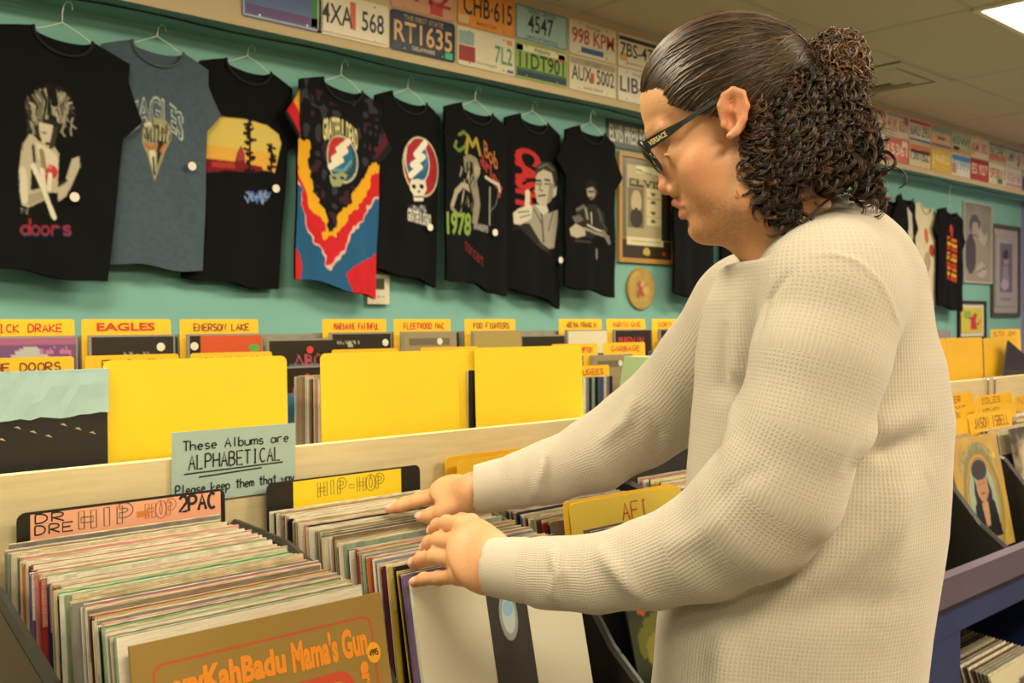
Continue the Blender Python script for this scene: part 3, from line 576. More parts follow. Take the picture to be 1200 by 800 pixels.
# 8: black, guitarist
c8 = SC(7, BK)
c8.E('5a554a', 690, 222, 7, 10); c8.E('a09884', 689, 226, 5, 8); c8.P('1c1a18', (682, 222), (684, 213), (691, 211), (698, 216), (697, 224), (692, 219)); c8.Ln('1c1a18', .01, (686, 225), (692, 225)); c8.Ln('4a3c34', .01, (687, 232), (691, 232))
c8.P('2a2826', (672, 244), (683, 240), (696, 240), (705, 250), (706, 268), (690, 280), (672, 276)); c8.Ln('8f8a7c', .02, (682, 245), (684, 256)); c8.Ln('b8b09c', .016, (689, 250), (690, 262)); c8.Ln('6a665a', .02, (673, 246), (680, 242)); c8.Ln('55514a', .016, (698, 246), (702, 258))
c8.P('b4ac96', (666, 268), (672, 262), (681, 268), (682, 276), (674, 279), (667, 276)); c8.P('6a665a', (668, 254), (676, 252), (680, 258), (672, 262)); c8.Ln('9a9484', .016, (680, 268), (710, 278)); c8.Ln('c4bca6', .012, (684, 264), (704, 272)); c8.Ln('7a766a', .03, (704, 272), (711, 284)); c8.Ln('44423c', .014, (700, 258), (708, 270)); c8.Ln('8f8a7c', .01, (697, 292), (697, 303)); c8.Ln('3c3a35', .014, (672, 282), (688, 284))
for c_ in (c1, c2, c3, c4, c5, c6, c7, c8): c_.soften(2)
defs = [ # centre px, top py, hem py, half width, canvas, label, extras
 (73, 43, 322, .205, c1, 'black t-shirt with a monochrome bare-chested singer, leftmost on the wall', dict(slv=(.05, .24))),
 (184, 58, 313, .175, c2, 'slate blue t-shirt with EAGLES over a bird skull', dict(slv=(.045, .20))),
 (290, 80, 333, .175, c3, 'black t-shirt with a yellow sunset and red mission building', dict(slv=(.05, .22))),
 (400, 102, 336, .175, c4, 'red yellow and blue tie-dye t-shirt', dict(slv=(.05, .2), sleeve_cols=(['1c1c20', 'e0a422', 'e0a422', 'c4242c', 'c4242c', '1c1c20'], ['1c1c20', '1c1c20', '5a2028', '1c1c20']))),
 (478, 117, 323, .155, c5, 'black t-shirt with a round red and blue skull emblem, right of the tie-dye one', dict(slv=(.0, .16))),
 (557, 130, 334, .165, c6, 'black t-shirt with a singer at a microphone and 1978 in green', dict(slv=(.0, .16))),
 (624, 142, 345, .165, c7, 'black t-shirt with red CASH lettering beside a gesturing man', dict(slv=(.0, .16))),
 (692, 155, 341, .165, c8, 'black t-shirt with a small guitar player, last before the gold framed display', dict(slv=(.05, .2))),
]
for i, (px, pt, ph_, hw, cv, lab, kw) in enumerate(defs):   # noqa
    Y = SHY[i]; X, zt = atY(px, pt-3, Y); _, zh = atY(px, ph_, Y)
    r = shirt(X, zt, zh, hw, Y, cv, lab, 'band t-shirts hung on the left of the teal wall', seed=i+3, hem_r=[0, 0, 0, .02, .02, .03, .04, .01][i], hem_l=.0, ln=LN[i], shear=SHR[i], **kw)
    dp = [(83, 232), (220, 196), (318, 222), None, (498, 267), (574, 273), (651, 305), None][i]
    if dp:
        dx, dz = atY(dp[0], dp[1], Y); dot((dx-X, dz-zt), parent=r, r=.0145, y=-.034)
# shirts behind the head and at the far right
c9 = Canvas(60, 110, BK); 
for k in range(9): c9.rect(.3+.06*k, .38, .35+.06*k, .46+.02*(k % 3), ['8c5c44', 'b09070', '5c7c9c', 'a8a08c', '70503c'][k % 5])
c10 = Canvas(60, 110, BK)
for k in range(10): c10.line([(.3+.05*k, .45+.03*math.sin(k)), (.35+.05*k, .38-.03*math.cos(k*2))], .012, 'b8b4a8')
c10.text('ONE MORE', .3, .30, .7, .33, 'c8c4b8', .01); c10.text('TIME', .36, .26, .6, .29, 'c8c4b8', .01)
for j, (px, pt, ph_, hw, cv, lab) in enumerate(((812, 150, 349, .165, c9, 'black t-shirt with a small group portrait behind the man\'s chin'), (866, 165, 338, .16, c10, 'black t-shirt with white line drawing, seen under the man\'s chin'))):
    Y = 3.11+.03*j; X, zt = atY(px, pt, Y); _, zh = atY(px, ph_, Y)
    shirt(X, zt, zh, hw, Y, cv, lab, seed=20+j)
c11 = Canvas(50, 90, BK)
for k in range(8): c11.line([(.3, .5+.03*k), (.6, .48+.03*k)], .01, '6a6a64')
c12 = Canvas(50, 90, BK); c12.poly([(.55, .9), (.8, .85), (.75, .6), (.6, .5), (.66, .3), (.5, .35)], 'c8c0b0'); c12.ell(.6, .5, .1, .08, '9a3c50')
c13 = Canvas(50, 90, 'd9cfae'); c13.ell(.45, .68, .1, .08, 'c86a4c'); c13.ell(.7, .55, .14, .06, 'a8403c'); c13.ell(.5, .42, .16, .1, 'b0a080'); c13.ell(.4, .3, .1, .05, '8c8468')
c14 = Canvas(60, 110, BK)
for k in range(9):
    c14.rect(.3, .28+.05*k, .7, .315+.05*k, ['c03c2c', 'd9a030', 'd06c2c'][k % 3])
    c14.line([(.34+.04*(k % 4), .28+.05*k), (.4+.05*(k % 3), .32+.05*k)], .02, BK)
c14.line([(.5, .74), (.55, .80), (.5, .84), (.45, .78)], .03, 'd0402c'); c14.rect(.36, .24, .44, .8, BK) if 0 else None
for (px, pt, ph_, hw, cv, lab) in ((1043, 232, 345, .15, c11, 'black t-shirt with faint grey print, half hidden by the man\'s shoulder'), (1061, 230, 350, .13, c12, 'black t-shirt with a white and pink figure beside the cream one'), (1084, 240, 355, .17, c13, 'cream t-shirt with small red print'), (1113, 246, 362, .20, c14, 'black t-shirt with tall red and yellow print beside the framed couple')):
    Y = {1043: 3.15, 1061: 3.12, 1084: 3.15, 1113: 3.11}[px]; X, zt = atY(px, pt, Y); _, zh = atY(px, ph_, Y)
    shirt(X, zt, zh, hw, Y, cv, lab, seed=px, hanger=(px == 1113), fold=.8, slv=(.05, .2))
# ------------------------------------------------------------------ framed pieces on the wall
painted = mat('painted_board', 'ffffff', .55, attr='Col')
glossy = mat('painted_gloss', 'ffffff', .22, attr='Col', spec=.5)
def frame(name, px0, px1, py0, py1, fc, fw, cv, label, cat, depth=.02, mat_m=None, matte=None, mw=.03, m_gloss=glossy, z_h=None):
    xa, za = atY(px0, py0, WALLY); xb, _ = atY(px1, py0, WALLY); _, zb = atY(px0, py1, WALLY)
    if z_h: za, zb = z_h
    W_, Hh = xb-xa, za-zb
    r = tag(empty(name, ((xa+xb)/2, WALLY-.002, zb)), label, cat)
    mb = MB()
    for a in ((-W_/2, 0, W_/2, fw), (-W_/2, Hh-fw, W_/2, Hh), (-W_/2, fw, -W_/2+fw, Hh-fw), (W_/2-fw, fw, W_/2, Hh-fw)): 
        mb.box(a[0], -depth, a[1], a[2], 0, a[3])
    mb.build('frame', mat_m or mat('frame_'+fc, fc, .4), r)
    if matte:
        MB().box(-W_/2+fw, -.006, fw, W_/2-fw, 0, Hh-fw).build('mount', mat('mount_'+matte, matte, .8), r)
    else: mw = 0
    p = painted_panel('print', cv, W_-2*fw-2*mw, Hh-2*fw-2*mw, .003, m_gloss, r); p.location = (0, -.009, fw+mw)
    return r, W_, Hh
ce = Canvas(60, 110, '8f8668')
ce.rect(0, 0, 1, 1, '8c8468'); ce.rect(.12, .2, .9, .94, 'b3a67e'); ce.rect(.14, .80, .9, .94, 'c9bc92'); ce.rect(.3, .86, .85, .93, 'eee6c4'); ce.text('ELVIS', .16, .72, .82, .80, '4c452f', .03); ce.rect(.14, .3, .45, .7, '7a7050'); ce.ell(.3, .56, .1, .12, 'c8b88c'); ce.ell(.3, .4, .12, .1, '3a3426')
for k in range(4):
    ce.rect(.5, .34+.095*k, .78, .42+.095*k, 'd9cda0'); ce.ell(.63, .38+.095*k, .05, .02, '6a6040')
ce.rect(0, .0, 1, .18, '3c3424'); ce.rect(.12, .13, .84, .21, 'e2d6aa'); ce.line([(.2, .17), (.78, .17)], .008, 'a89c74'); ce.ell(.5, .07, .07, .04, 'c9ae4e'); ce.ell(.85, .06, .035, .02, 'b84030'); ce.rect(0, .2, .1, 1, '6c6a50'); ce.line([(.2, .9), (.85, .84)], .01, '8a7c58'); ce.rect(.8, .2, 1, 1, '2c261a'); ce.rect(.84, .2, .9, 1, '3a3220')
frame('framed_display', 722, 788, 180, 310, 'b98a3c', .022, ce, 'gold framed memorabilia display reading ELVIS behind the man', 'frame', z_h=(atY(728, 178, WALLY)[1], atY(728, 307, WALLY)[1]))
# plate above it
r = tag(empty('wall_sign', (0, 0, 0)), 'grey license-plate style sign reading ELVIS PRESLEY beside the man\'s forehead', 'sign')
xa, za = atY(710, 135, WALLY); xb = xa+.305; zb = za-.152
MB().box(xa, WALLY-.006, zb, xb, WALLY-.002, za).build('plate', mat('sign_grey', '3a4446', .5), r)
MB().box(xa+.008, WALLY-.0075, zb+.008, xb-.008, WALLY-.006, za-.008).build('face', mat('sign_face', '5f6a68', .5, var=.2, vscale=40), r)
text_obj('lettering', 'ELVIS PRESLEY', lambda u, v: np.stack([xa+.018+u*.27, np.full_like(u, WALLY-.0082), zb+.03+v*.085], -1), mat('sign_pale', 'dcd8c4', .5), r, .02)
# oval plaque
co = Canvas(40, 56, 'b99a4c'); co.noise(8, .2, 2); co.ell(.5, .5, .16, .2, 'b0492c'); co.ell(.55, .62, .09, .08, 'c9a878'); co.ell(.4, .35, .12, .08, '9a5a30'); co.ell(.66, .45, .1, .1, 'c8b060')
x_, z_ = atY(749.5, 338, WALLY)
r = tag(empty('round_plaque', (x_, WALLY-.002, z_)), 'small round golden plaque with a red figure under the gold framed display', 'plaque')
mb = MB(); mb.prism([(.105*math.cos(q*.1963), .105*math.sin(q*.1963)) for q in range(32)], 0, -.01); mb.build('rim', mat('brass_rim', 'a8843c', .4), r)
n = 24; vs = [(0, -.0112, 0)]+[(.098*(k+1)/6*math.cos(2*math.pi*q/n), -.0112, .098*(k+1)/6*math.sin(2*math.pi*q/n)) for k in range(6) for q in range(n)]
ft = [(1+k*n+q, 1+k*n+(q+1) % n, 1+(k+1)*n+(q+1) % n, 1+(k+1)*n+q) for k in range(5) for q in range(n)]+[(0, 1+(q+1) % n, 1+q, 0) for q in range(0)]
va = np.array(vs); c_ = co.sample(np.clip(.5+va[:, 0]/.2, 0, .99), np.clip(.5+va[:, 2]/.2, 0.01, .99))
fi = [(0, 1+q, 1+(q+1) % n) for q in range(n)]
me_f = [tuple(reversed(f)) for f in ft]; mbp = bpy.data.meshes.new('picture'); mbp.from_pydata(vs, [], [tuple(f) for f in ft]+fi); mbp.materials.append(painted)
at_ = mbp.attributes.new('Col', 'FLOAT_COLOR', 'POINT'); at_.data.foreach_set('color', np.hstack([c_, np.ones((len(c_), 1))]).astype(np.float32).ravel()); link('picture', mbp, r)
# far right frames
cf = Canvas(50, 76, '8f8a80'); cf.noise(6, .15, 4); cf.ell(.4, .72, .2, .14, '5c544c'); cf.ell(.42, .66, .13, .12, 'a89c8c'); cf.ell(.7, .6, .17, .14, 'b3a898'); cf.ell(.76, .7, .12, .08, '8a8074'); cf.poly([(.05, .1), (.1, .5), (.4, .55), (.9, .45), (1, .1), (1, 0), (.05, 0)], '9c9284'); cf.ell(.25, .35, .2, .25, '4c463f'); cf.ell(.65, .15, .2, .1, 'b8ac9c'); cf.line([(.5, .12), (.85, .2)], .02, '6a6258'); cf.line([(.3, .6), (.5, .58)], .02, '6a5c50')
frame('framed_photo', 1127, 1160, 235, 334, 'b8b6aa', .012, cf, 'silver framed black and white photo of a couple', 'picture', z_h=(atY(1127, 235, WALLY)[1], atY(1127, 331, WALLY)[1]))
cg = Canvas(36, 66, 'a39a9c'); cg.rect(.2, .2, .8, .88, '6c6470'); cg.ell(.5, .66, .12, .09, 'a08a84'); cg.ell(.5, .72, .14, .07, '3c3438'); cg.poly([(.3, .3), (.38, .56), (.6, .56), (.7, .3)], '8c8690'); cg.ell(.45, .3, .18, .08, 'aca4a8'); cg.rect(.25, .08, .75, .12, '8a8288')
frame('framed_poster', 1160, 1193, 262, 372, '4c443c', .03, cg, 'dark framed grey portrait, rightmost on the teal wall', 'picture', matte='9c9894', mw=.05, z_h=(atY(1163, 262, WALLY)[1], atY(1163, 371, WALLY)[1]))
ch = Canvas(36, 46, 'd9c840'); ch.ell(.3, .7, .2, .16, '8fb84c'); ch.poly([(.4, .1), (.45, .5), (.3, .55), (.3, .62), (.5, .6), (.6, .8), (.75, .75), (.7, .5), (.75, .1)], 'c83c2c'); ch.line([(.75, .3), (.9, .5)], .05, 'c83c2c'); ch.line([(.2, .2), (.2, .5)], .03, '3c7a3c')
frame('framed_print', 1121, 1153, 352, 398, '1c1a1c', .022, ch, 'small black framed yellow print with an abstract red shape', 'picture', matte='d9d4c4', mw=.03, z_h=(atY(1123, 352, WALLY)[1], atY(1123, 398, WALLY)[1]))
# thermostat
x_, z_ = atY(440, 339, WALLY)
r = tag(empty('thermostat', (x_, WALLY, z_)), 'white thermostat on the wall just under the tie-dye shirt', 'thermostat')
MB().box(-.051, -.022, -.058, .051, 0, .058).build('case', mat('thermo_white', 'd9cfb4', .4), r)
MB().box(-.022, -.0235, -.0, .026, -.022, .042).build('screen', mat('thermo_screen', '3c4430', .3), r)
for k in (-1, 0, 1): MB().box(k*.022-.006, -.0245, -.03, k*.022+.006, -.022, -.024).build('button', mat('thermo_btn', 'b8b09a', .4), r)
# ------------------------------------------------------------------ the record bin unit
E = EYE
ply = mat('pale_maple', 'e2cfa0', .5, var=.10, vscale=7, stretch=(1, 8, 14), bump=.1, bscale=60)
blackp = mat('black_laminate', '1a1815', .35)
blackm = mat('black_edge', '24221d', .35)
navy = mat('navy_paint', '1d2b5c', .5, var=.1, vscale=8)
darkn = mat('navy_interior', '0e1226', .6)
ledge_m = mat('plum_ledge', '55485c', .35, var=.15, vscale=12)
XL, XR = -.9, 4.75
unit = tag(empty('record_bin_unit', ((XL+XR)/2, 1.3, 0)), 'long stepped record bin unit with pale wooden back board, navy base and plum front ledge', 'shelving')
M0 = Matrix.Translation((-(XL+XR)/2, -1.3, 0))
def ub(name, a, b, m):
    return MB().box(*a, *b, M=M0).build(name, m, unit)
ub('back_board', (XL, 1.535, E-.70), (1.905, 1.555, E-.226), ply)
ub('back_board', (1.908, 1.535, E-.70), (XR, 1.555, E-.226), ply)
ub('bin_floor', (XL, 1.0, E-.685), (XR, 1.535, E-.665), blackp)
ub('front_rail', (XL, .952, E-.632), (XR, .98, E-.568), ledge_m)
ub('fascia', (XL, .985, E-.72), (XR, 1.0, E-.632), navy)
ub('front_panel', (XL, .99, .15), (2.30, 1.0, E-.72), navy)
ub('rear_floor', (XL, 1.555, E-.47), (XR, 1.74, E-.455), blackp)
ub('rear_skirt', (XL, 1.74, E-.47), (XR, 1.755, E-.40), ply)
ub('base_back', (XL, 1.70, 0.0), (XR, 1.72, E-.47), navy)
ub('base_top', (XL, 1.0, E-.72), (XR, 1.70, E-.70), navy)
ub('base_plinth', (XL, 1.03, 0), (XR, 1.70, .15), darkn)
for x in (-.9, 2.30, 3.60, 4.73): ub('upright_panel', (x, 1.0, .15), (x+.02, 1.70, E-.72), navy)
DIV = [-.055, .345, .752, 1.157, 1.565, 1.97, 2.545, 2.945, 3.35, 3.755, 4.16]
for x in DIV:                     # black dividers with a sloping top edge
    mb = MB(); pr = [(.985, E-.66), (.985, E-.575), (1.05, E-.525), (1.145, E-.408), (1.36, E-.352), (1.53, E-.345), (1.53, E-.66)]
    mb.prism(pr, x-(XL+XR)/2, x+.016-(XL+XR)/2, ax='x'); o = mb.build('bin_divider', blackp, unit)
    for v in o.data.vertices: v.co.y -= 1.3
    mb = MB(); rim = [(p[0], p[1]+.0005) for p in pr[1:6]]
    mb.tube([Vector((x+.008-(XL+XR)/2, p[0]-1.3, p[1]+.001)) for p in rim], .0085, 6); mb.build('divider_edging', blackm, unit)
# ---- record sleeves
PAL = {'cream': 'd8cba8', 'white': 'e6e0cc', 'grey': '8a857a', 'black': '1b1a1c', 'red': 'a83232', 'orange': 'cf7a45', 'pink': 'cf8f8c', 'brown': '6a4630', 'green': '4fa065', 'navy': '2a3354', 'tan': 'b39a6c', 'yellow': 'd9b23c', 'maroon': '5a2430', 'purple': '6f5a80', 'sage': '93a58c', 'blue': '4c6c94'}
def spine_mat(c):
    k = 'sleeve_'+c
    if k in MATS: return MATS[k]
    m = mat(k, PAL[c], .38, var=.35, vscale=9, stretch=(6, .2, 2.0), spec=.4)
    return m
def strip_mat():
    m = bpy.data.materials.new('cover_print'); m.use_nodes = True; nt = m.node_tree; N = nt.nodes; L = nt.links; b = N['Principled BSDF']; b.inputs['Roughness'].default_value = .35
    tc = N.new('ShaderNodeTexCoord'); oi = N.new('ShaderNodeObjectInfo'); mp = N.new('ShaderNodeMapping'); mp.inputs['Scale'].default_value = (5, 3, 220)
    cb = N.new('ShaderNodeCombineXYZ'); ml = N.new('ShaderNodeMath'); ml.operation = 'MULTIPLY'; ml.inputs[1].default_value = 37; L.new(oi.outputs['Random'], ml.inputs[0]); L.new(ml.outputs[0], cb.inputs[0]); L.new(ml.outputs[0], cb.inputs[2])
    L.new(tc.outputs['Object'], mp.inputs[0]); L.new(cb.outputs[0], mp.inputs['Location']); nz = N.new('ShaderNodeTexNoise'); nz.inputs['Scale'].default_value = 1; nz.inputs['Detail'].default_value = 3; L.new(mp.outputs[0], nz.inputs[0])
    rp = N.new('ShaderNodeValToRGB'); e = rp.color_ramp.elements; rp.color_ramp.interpolation = 'CONSTANT'
    st = [(.0, '3a342c'), (.30, 'b8a888'), (.38, 'ddd3b8'), (.46, 'c9937c'), (.49, 'd8ccb0'), (.56, '8f8a78'), (.60, 'e0d8c0'), (.68, 'c8b48c'), (.74, '4c4a50')]
    e[0].position = 0; e[0].color = (*lin(H(st[0][1])), 1); e[1].position = st[1][0]; e[1].color = (*lin(H(st[1][1])), 1)
    for p, c in st[2:]: q = e.new(p); q.color = (*lin(H(c)), 1)
    L.new(nz.outputs[0], rp.inputs[0]); hs = N.new('ShaderNodeMix'); hs.data_type = 'RGBA'; r2 = N.new('ShaderNodeValToRGB'); r2.color_ramp.interpolation = 'CONSTANT'; e2 = r2.color_ramp.elements
    pal = ['ddd3b8', '8c8674', 'e4dcc4', 'b4583c', 'd8ccb0', '34302c', 'c9b894', 'd88c80', 'e8e0cc', '5c9a64', 'cf8c50', 'e4dcc8', '56689a', 'a8485c', 'e0d4b4', 'c8b040', 'dccfc4', '4c4038']
    e2[0].color = (*lin(H(pal[0])), 1); e2[1].position = 1/len(pal); e2[1].color = (*lin(H(pal[1])), 1)
    for i, c in enumerate(pal[2:]): q = e2.new((i+2)/len(pal)); q.color = (*lin(H(c)), 1)
    L.new(oi.outputs['Random'], r2.inputs[0]); hs.inputs[0].default_value = .30; L.new(rp.outputs[0], hs.inputs[7]); L.new(r2.outputs[0], hs.inputs[6]); L.new(hs.outputs[2], b.inputs['Base Color']); return m
STRIP = strip_mat()
def top_mat(c, c2):
    k = {'black': 'grey', 'navy': 'grey', 'maroon': 'pink', 'red': 'pink', 'brown': 'tan', 'purple': 'white', 'orange': 'cream', 'blue': 'white', 'grey': 'cream'}.get(c, c)
    nm = 'top_'+k
    if nm in MATS: return MATS[nm]
    return mat(nm, PAL[k], .4, vscale=26, stretch=(1, .1, .1), col2={'cream': 'a89a78', 'white': 'b8b09c', 'grey': 'c4bca4', 'pink': 'd8c4a8', 'tan': '8c7450', 'sage': 'c4c4a0', 'green': 'a8d09c', 'yellow': 'd8cca0'}.get(k, 'c4b898'))
paper = mat('sleeve_paper', 'ddd3b8', .6, var=.12, vscale=20)
poly_m = mat('clear_sleeve', 'e4dfcc', .15, spec=.6)
_rec = {}
def rec_mesh(c, kind):
    k = (c, kind)
    if k in _rec: return _rec[k]
    th = .0034; mb = MB(); w_ = .3125; h = .3125; b = .0008
    mb.box(-w_/2, -th/2+b, 0, w_/2, th/2-b, h-.0004, 0); mb.box(-w_/2+.0004, -th/2+.0004, h-.004, w_/2-.0004, th/2-.0004, h+.0003, 2); mb.add([(-w_/2+b, -th/2, b), (w_/2-b, -th/2, b), (w_/2-b, -th/2, h-b), (-w_/2+b, -th/2, h-b)], [(0, 1, 2, 3)], 0)
    if kind:                                     # printed strip along the top of the cover
        c2 = kind; mb.add([(-w_/2+.002, -th/2-.0002, h-.06), (w_/2-.002, -th/2-.0002, h-.06), (w_/2-.002, -th/2-.0002, h-.0015), (-w_/2+.002, -th/2-.0002, h-.0015)], [(0, 1, 2, 3)], 1)
        o = mb.build('r', [spine_mat(c), STRIP, top_mat(c, c2)])
    else: o = mb.build('r', [spine_mat(c), spine_mat(c), top_mat(c, '')])
    _rec[k] = o.data; bpy.data.objects.remove(o); return _rec[k]
_used = {}
NEAR = {0: 'back', 1: 'rear third', 2: 'middle', 3: 'front third', 4: 'front'}
def fill_bin(xc, ya, yb, htop, seq, binname, group, lean0=3, lean1=12, jx=.006, zb=None):
    n = len(seq)
    for i, c in enumerate(seq):
        t = i/(n-1); y = ya+(yb-ya)*t; lean = math.radians(lean0+(lean1-lean0)*t+RNG.uniform(-.15, .15))
        top = htop(t)+RNG.uniform(-.004, .004); h = .3125
        kind = RNG.choice([None, None, 'print', 'print', 'print'])
        o = link('record_sleeve', rec_mesh(c, kind))
        yb0 = y-math.sin(lean)*h
        o.rotation_euler = (-lean, 0, math.radians(RNG.uniform(-.5, .5)))
        o.location = (xc+RNG.uniform(-jx, jx), yb0, E+top-h*math.cos(lean))
        nx = seq[i+1] if i+1 < n else 'front'
        lab = f'{c}-edged record sleeve between {seq[i-1] if i else "the card"} and {nx}, {NEAR[min(4, int(t*4.99))]} of {binname}' if nx != 'front' else f'{c}-edged record sleeve nearest the front of {binname}'
        tag(o, lab, 'record', group)
colw = ['cream']*6+['white']*5+['grey']*3+['black']*4+['tan']*3+['pink', 'orange', 'brown', 'sage', 'green', 'navy', 'maroon', 'purple', 'red', 'yellow', 'blue']
def seqr(n, r): 
    s = []
    while len(s) < n:
        c = r.choice(colw)
        if not s or s[-1] != c: s.append(c)
    return s
r1 = random.Random(5)
s1 = 'black grey sage black cream grey black maroon pink cream orange white sage brown red black cream purple white pink orange cream red white navy cream tan pink brown grey cream green black white sage cream brown orange tan grey white blue pink cream maroon brown black cream grey white pink black cream tan sage grey cream black sage'.split()
fill_bin(.548, 1.468, 1.062, lambda t: -.318-.026*t, s1, 'left bin', 'records in the left front bin')
s2 = 'white cream black tan grey cream pink white black cream grey tan cream pink black cream white grey tan navy black cream white brown orange tan grey white sage black white maroon grey red cream sage orange red white cream maroon white yellow black'.split()
fill_bin(.955, 1.478, 1.135, lambda t: -.318-.034*t, s2, 'middle bin', 'records in the middle front bin', lean1=10)
s3 = 'tan cream black brown grey cream tan grey maroon navy black grey brown black navy grey black blue tan black sage brown cream red black grey'.split()
o = link('record_sleeve', rec_mesh('grey', None)); o.location = (.553, 1.480, E-.314-.3125); tag(o, 'tall pale grey sleeve standing right in front of the salmon header card', 'record')
fill_bin(1.362, 1.46, 1.232, lambda t: -.34-.02*t, s3, 'third bin', 'records in the bin beyond the hands', lean1=12)
fill_bin(1.775, 1.46, 1.15, lambda t: -.335-.03*t, seqr(22, r1), 'bin beside man', 'records in the bin beside the man')
fill_bin(2.175, 1.46, 1.15, lambda t: -.33-.03*t, seqr(18, r1), 'bin behind man', 'records in the bin behind the man')
for k, xb in enumerate((2.745, 3.155)):
    fill_bin(xb, 1.238, 1.186, lambda t: -.336-.006*t, seqr(9, r1), ['front stack of portrait bin', 'front stack of JASON bin'][k], f'records at the front of the {["portrait", "JASON"][k]} bin', lean1=9, lean0=8)
for k, xb in enumerate((2.745, 3.155, 3.56, 3.965)):
    fill_bin(xb, 1.45, 1.29 if k < 2 else 1.20, lambda t: -.33-.012*t, seqr(24, r1), ['portrait bin', 'JASON bin', 'far bin', 'last bin'][k], f'records in {["the far bin with the portrait album", "the far bin of the JASON card", "the third far bin", "the last far bin"][k]}')
# ---- cards (dividers)
yel = mat('yellow_card', 'f2cf1c', .5, var=.04, vscale=5)
yel2 = mat('yellow_tab', 'eab61c', .5, var=.06, vscale=8)
inkr = mat('red_ink', 'b8341c', .6); inkk = mat('black_ink', '1c1a18', .6); inkb = mat('brown_ink', '7a3418', .6); inkg = mat('dull_ink', '4c5448', .6)
def rr(w_, h, R=.012, top_only=True, z0=0, n=4):
    pts = [(-w_/2, z0), (w_/2, z0)]
    for cx_, cz, a0 in ((w_/2-R, h-R, 0), (-w_/2+R, h-R, 90)): pts += [(cx_+R*math.cos(math.radians(a0+90*q/n)), cz+R*math.sin(math.radians(a0+90*q/n))) for q in range(n+1)]
    return pts
def card(x, y, ztop, w_, h, m, label, lean=4, name='divider_card', group=None, rz=0, cat='divider card', R=.012):
    r = tag(empty(name, (x, y, ztop-h*math.cos(math.radians(lean)))), label, cat, group); r.rotation_euler = (-math.radians(lean), 0, rz)
    MB().prism(rr(w_, h, R), -.0008, .0008).build('card', m, r); return r
fnc = lambda x, z, y=-.0014: (x, y, z)
# back tier: cards whose blank backs face us, with records behind
bx = [(.102, -.16), (.462, .575), (.0, 0)]
def back_block(x0, x1, ytop, lab, m=yel, Y=1.60, nrec=12, recs=True, lab2='', seed=3, h=.37, wrec=.3125, dep=.09, dx=0):
    card((x0+x1)/2, Y, E+ytop, x1-x0, h, m, lab, lean=2)
    if recs:
        rr_ = random.Random(seed); sq = []
        while len(sq) < nrec:
            c = rr_.choice(['cream', 'white', 'pink', 'grey', 'tan', 'brown', 'sage'] if seed != 9 else ['black', 'navy', 'grey', 'black', 'white'])
            if not sq or sq[-1] != c: sq.append(c)
        for i, c in enumerate(sq):
            o = link('record_sleeve', rec_mesh(c, None)); o.location = (x0+wrec/2+dx, Y+.012+i*dep/nrec, E-.112-.3125+rr_.uniform(-.004, .002)); o.rotation_euler = (math.radians(-1), 0, 0)
            nx = sq[i-1] if i else None
            tag(o, f'{c} record sleeve behind {lab2}, {"after a "+nx+" one" if nx else "foremost"}, {["front", "middle", "rear"][min(2, i*3//len(sq))]}', 'record', 'records behind '+lab2)
back_block(.572, .902, -.068, 'wide blank yellow divider card left of the middle, above the albums notice', Y=1.60, lab2='the wide left yellow card', seed=3, nrec=3, dep=.02)
back_block(.973, 1.305, -.066, 'blank yellow divider card in the middle, left of its twin', Y=1.60, lab2='the middle yellow card', seed=4, dep=.095, dx=-.002)
back_block(1.352, 1.682, -.063, 'blank yellow divider card nearest the man\'s right arm', Y=1.60, lab2='the yellow card near the arm', seed=9, dep=.06, dx=-.012)
card(1.335, 1.615, E-.066, .06, .37, yel, 'narrow yellow card showing between the two middle yellow cards', lean=2)
for k, xb in enumerate((2.0, 2.42, 2.84, 3.26)):
    pass
MB_y = [(3.28, 3.56, -.072), (3.60, 3.83, -.066), (3.86, 4.2, -.07)]
for k, (a, b, zt) in enumerate(((3.30, 3.93, -.073), (3.955, 4.27, -.078), (2.55, 2.87, -.07), (2.9, 3.2, -.07))):
    q = a; 
    for j in range(max(1, round((b-a)/.32))):
        x0 = a+j*.322
        card(x0+.16, 1.60+.0*j, E+zt, .32, .37, yel2 if k else yel2, ['blank yellow divider card on the far right behind the board', 'yellow divider card on the far right next to the dark sleeve', 'yellow divider card hidden by the man\'s shoulder', 'yellow divider card beside the man\'s back'][k]+(', right one' if j else ''), lean=2)
# black album wrapped with pale blue tape, back left
r = tag(empty('taped_divider', (.40, 1.595, E-.44)), 'black divider with crumpled pale blue tape across its top at the left edge', 'divider card')
r.rotation_euler = (-.03, 0, 0)
MB().box(-.175, -.003, 0, .175, .003, .355).build('board', mat('worn_black', '1c1914', .5, var=.3, vscale=10), r)
mb = MB(); n = 24; rn = random.Random(4)
for face in (-1, 1):
    vs = []; 
    for i in range(n+1):
        x = -.177+.354*i/n; lo = .287+rn.uniform(-.0022, .0022)+(.004 if i > 20 else 0)
        for k in range(4): vs.append((x, face*(.0045+rn.uniform(0, .0014)), lo+(.359-lo)*k/3))
    mb.add(vs, [((i*4+k), (i+1)*4+k, (i+1)*4+k+1, i*4+k+1) if face < 0 else (i*4+k, i*4+k+1, (i+1)*4+k+1, (i+1)*4+k) for i in range(n) for k in range(3)])
mb.box(-.177, -.005, .357, .177, .005, .360); mb.build('tape', mat('blue_tape', 'a9cbc8', .45, var=.06, vscale=30), r)
mb = MB()
for k in range(9): 
    x = -.03+.022*k; z = .276-.008*(k % 3); mb.add([(x, -.0036, z), (x+.006, -.0036, z+.001), (x+.011, -.0036, z-.004)], [(0, 2, 1)])
mb.add([(-.05, -.0036, .17), (-.028, -.0036, .17), (-.03, -.0036, .19)], [(0, 1, 2)])
mb.build('scuffs', mat('scuff', 'b9a878', .7), r)
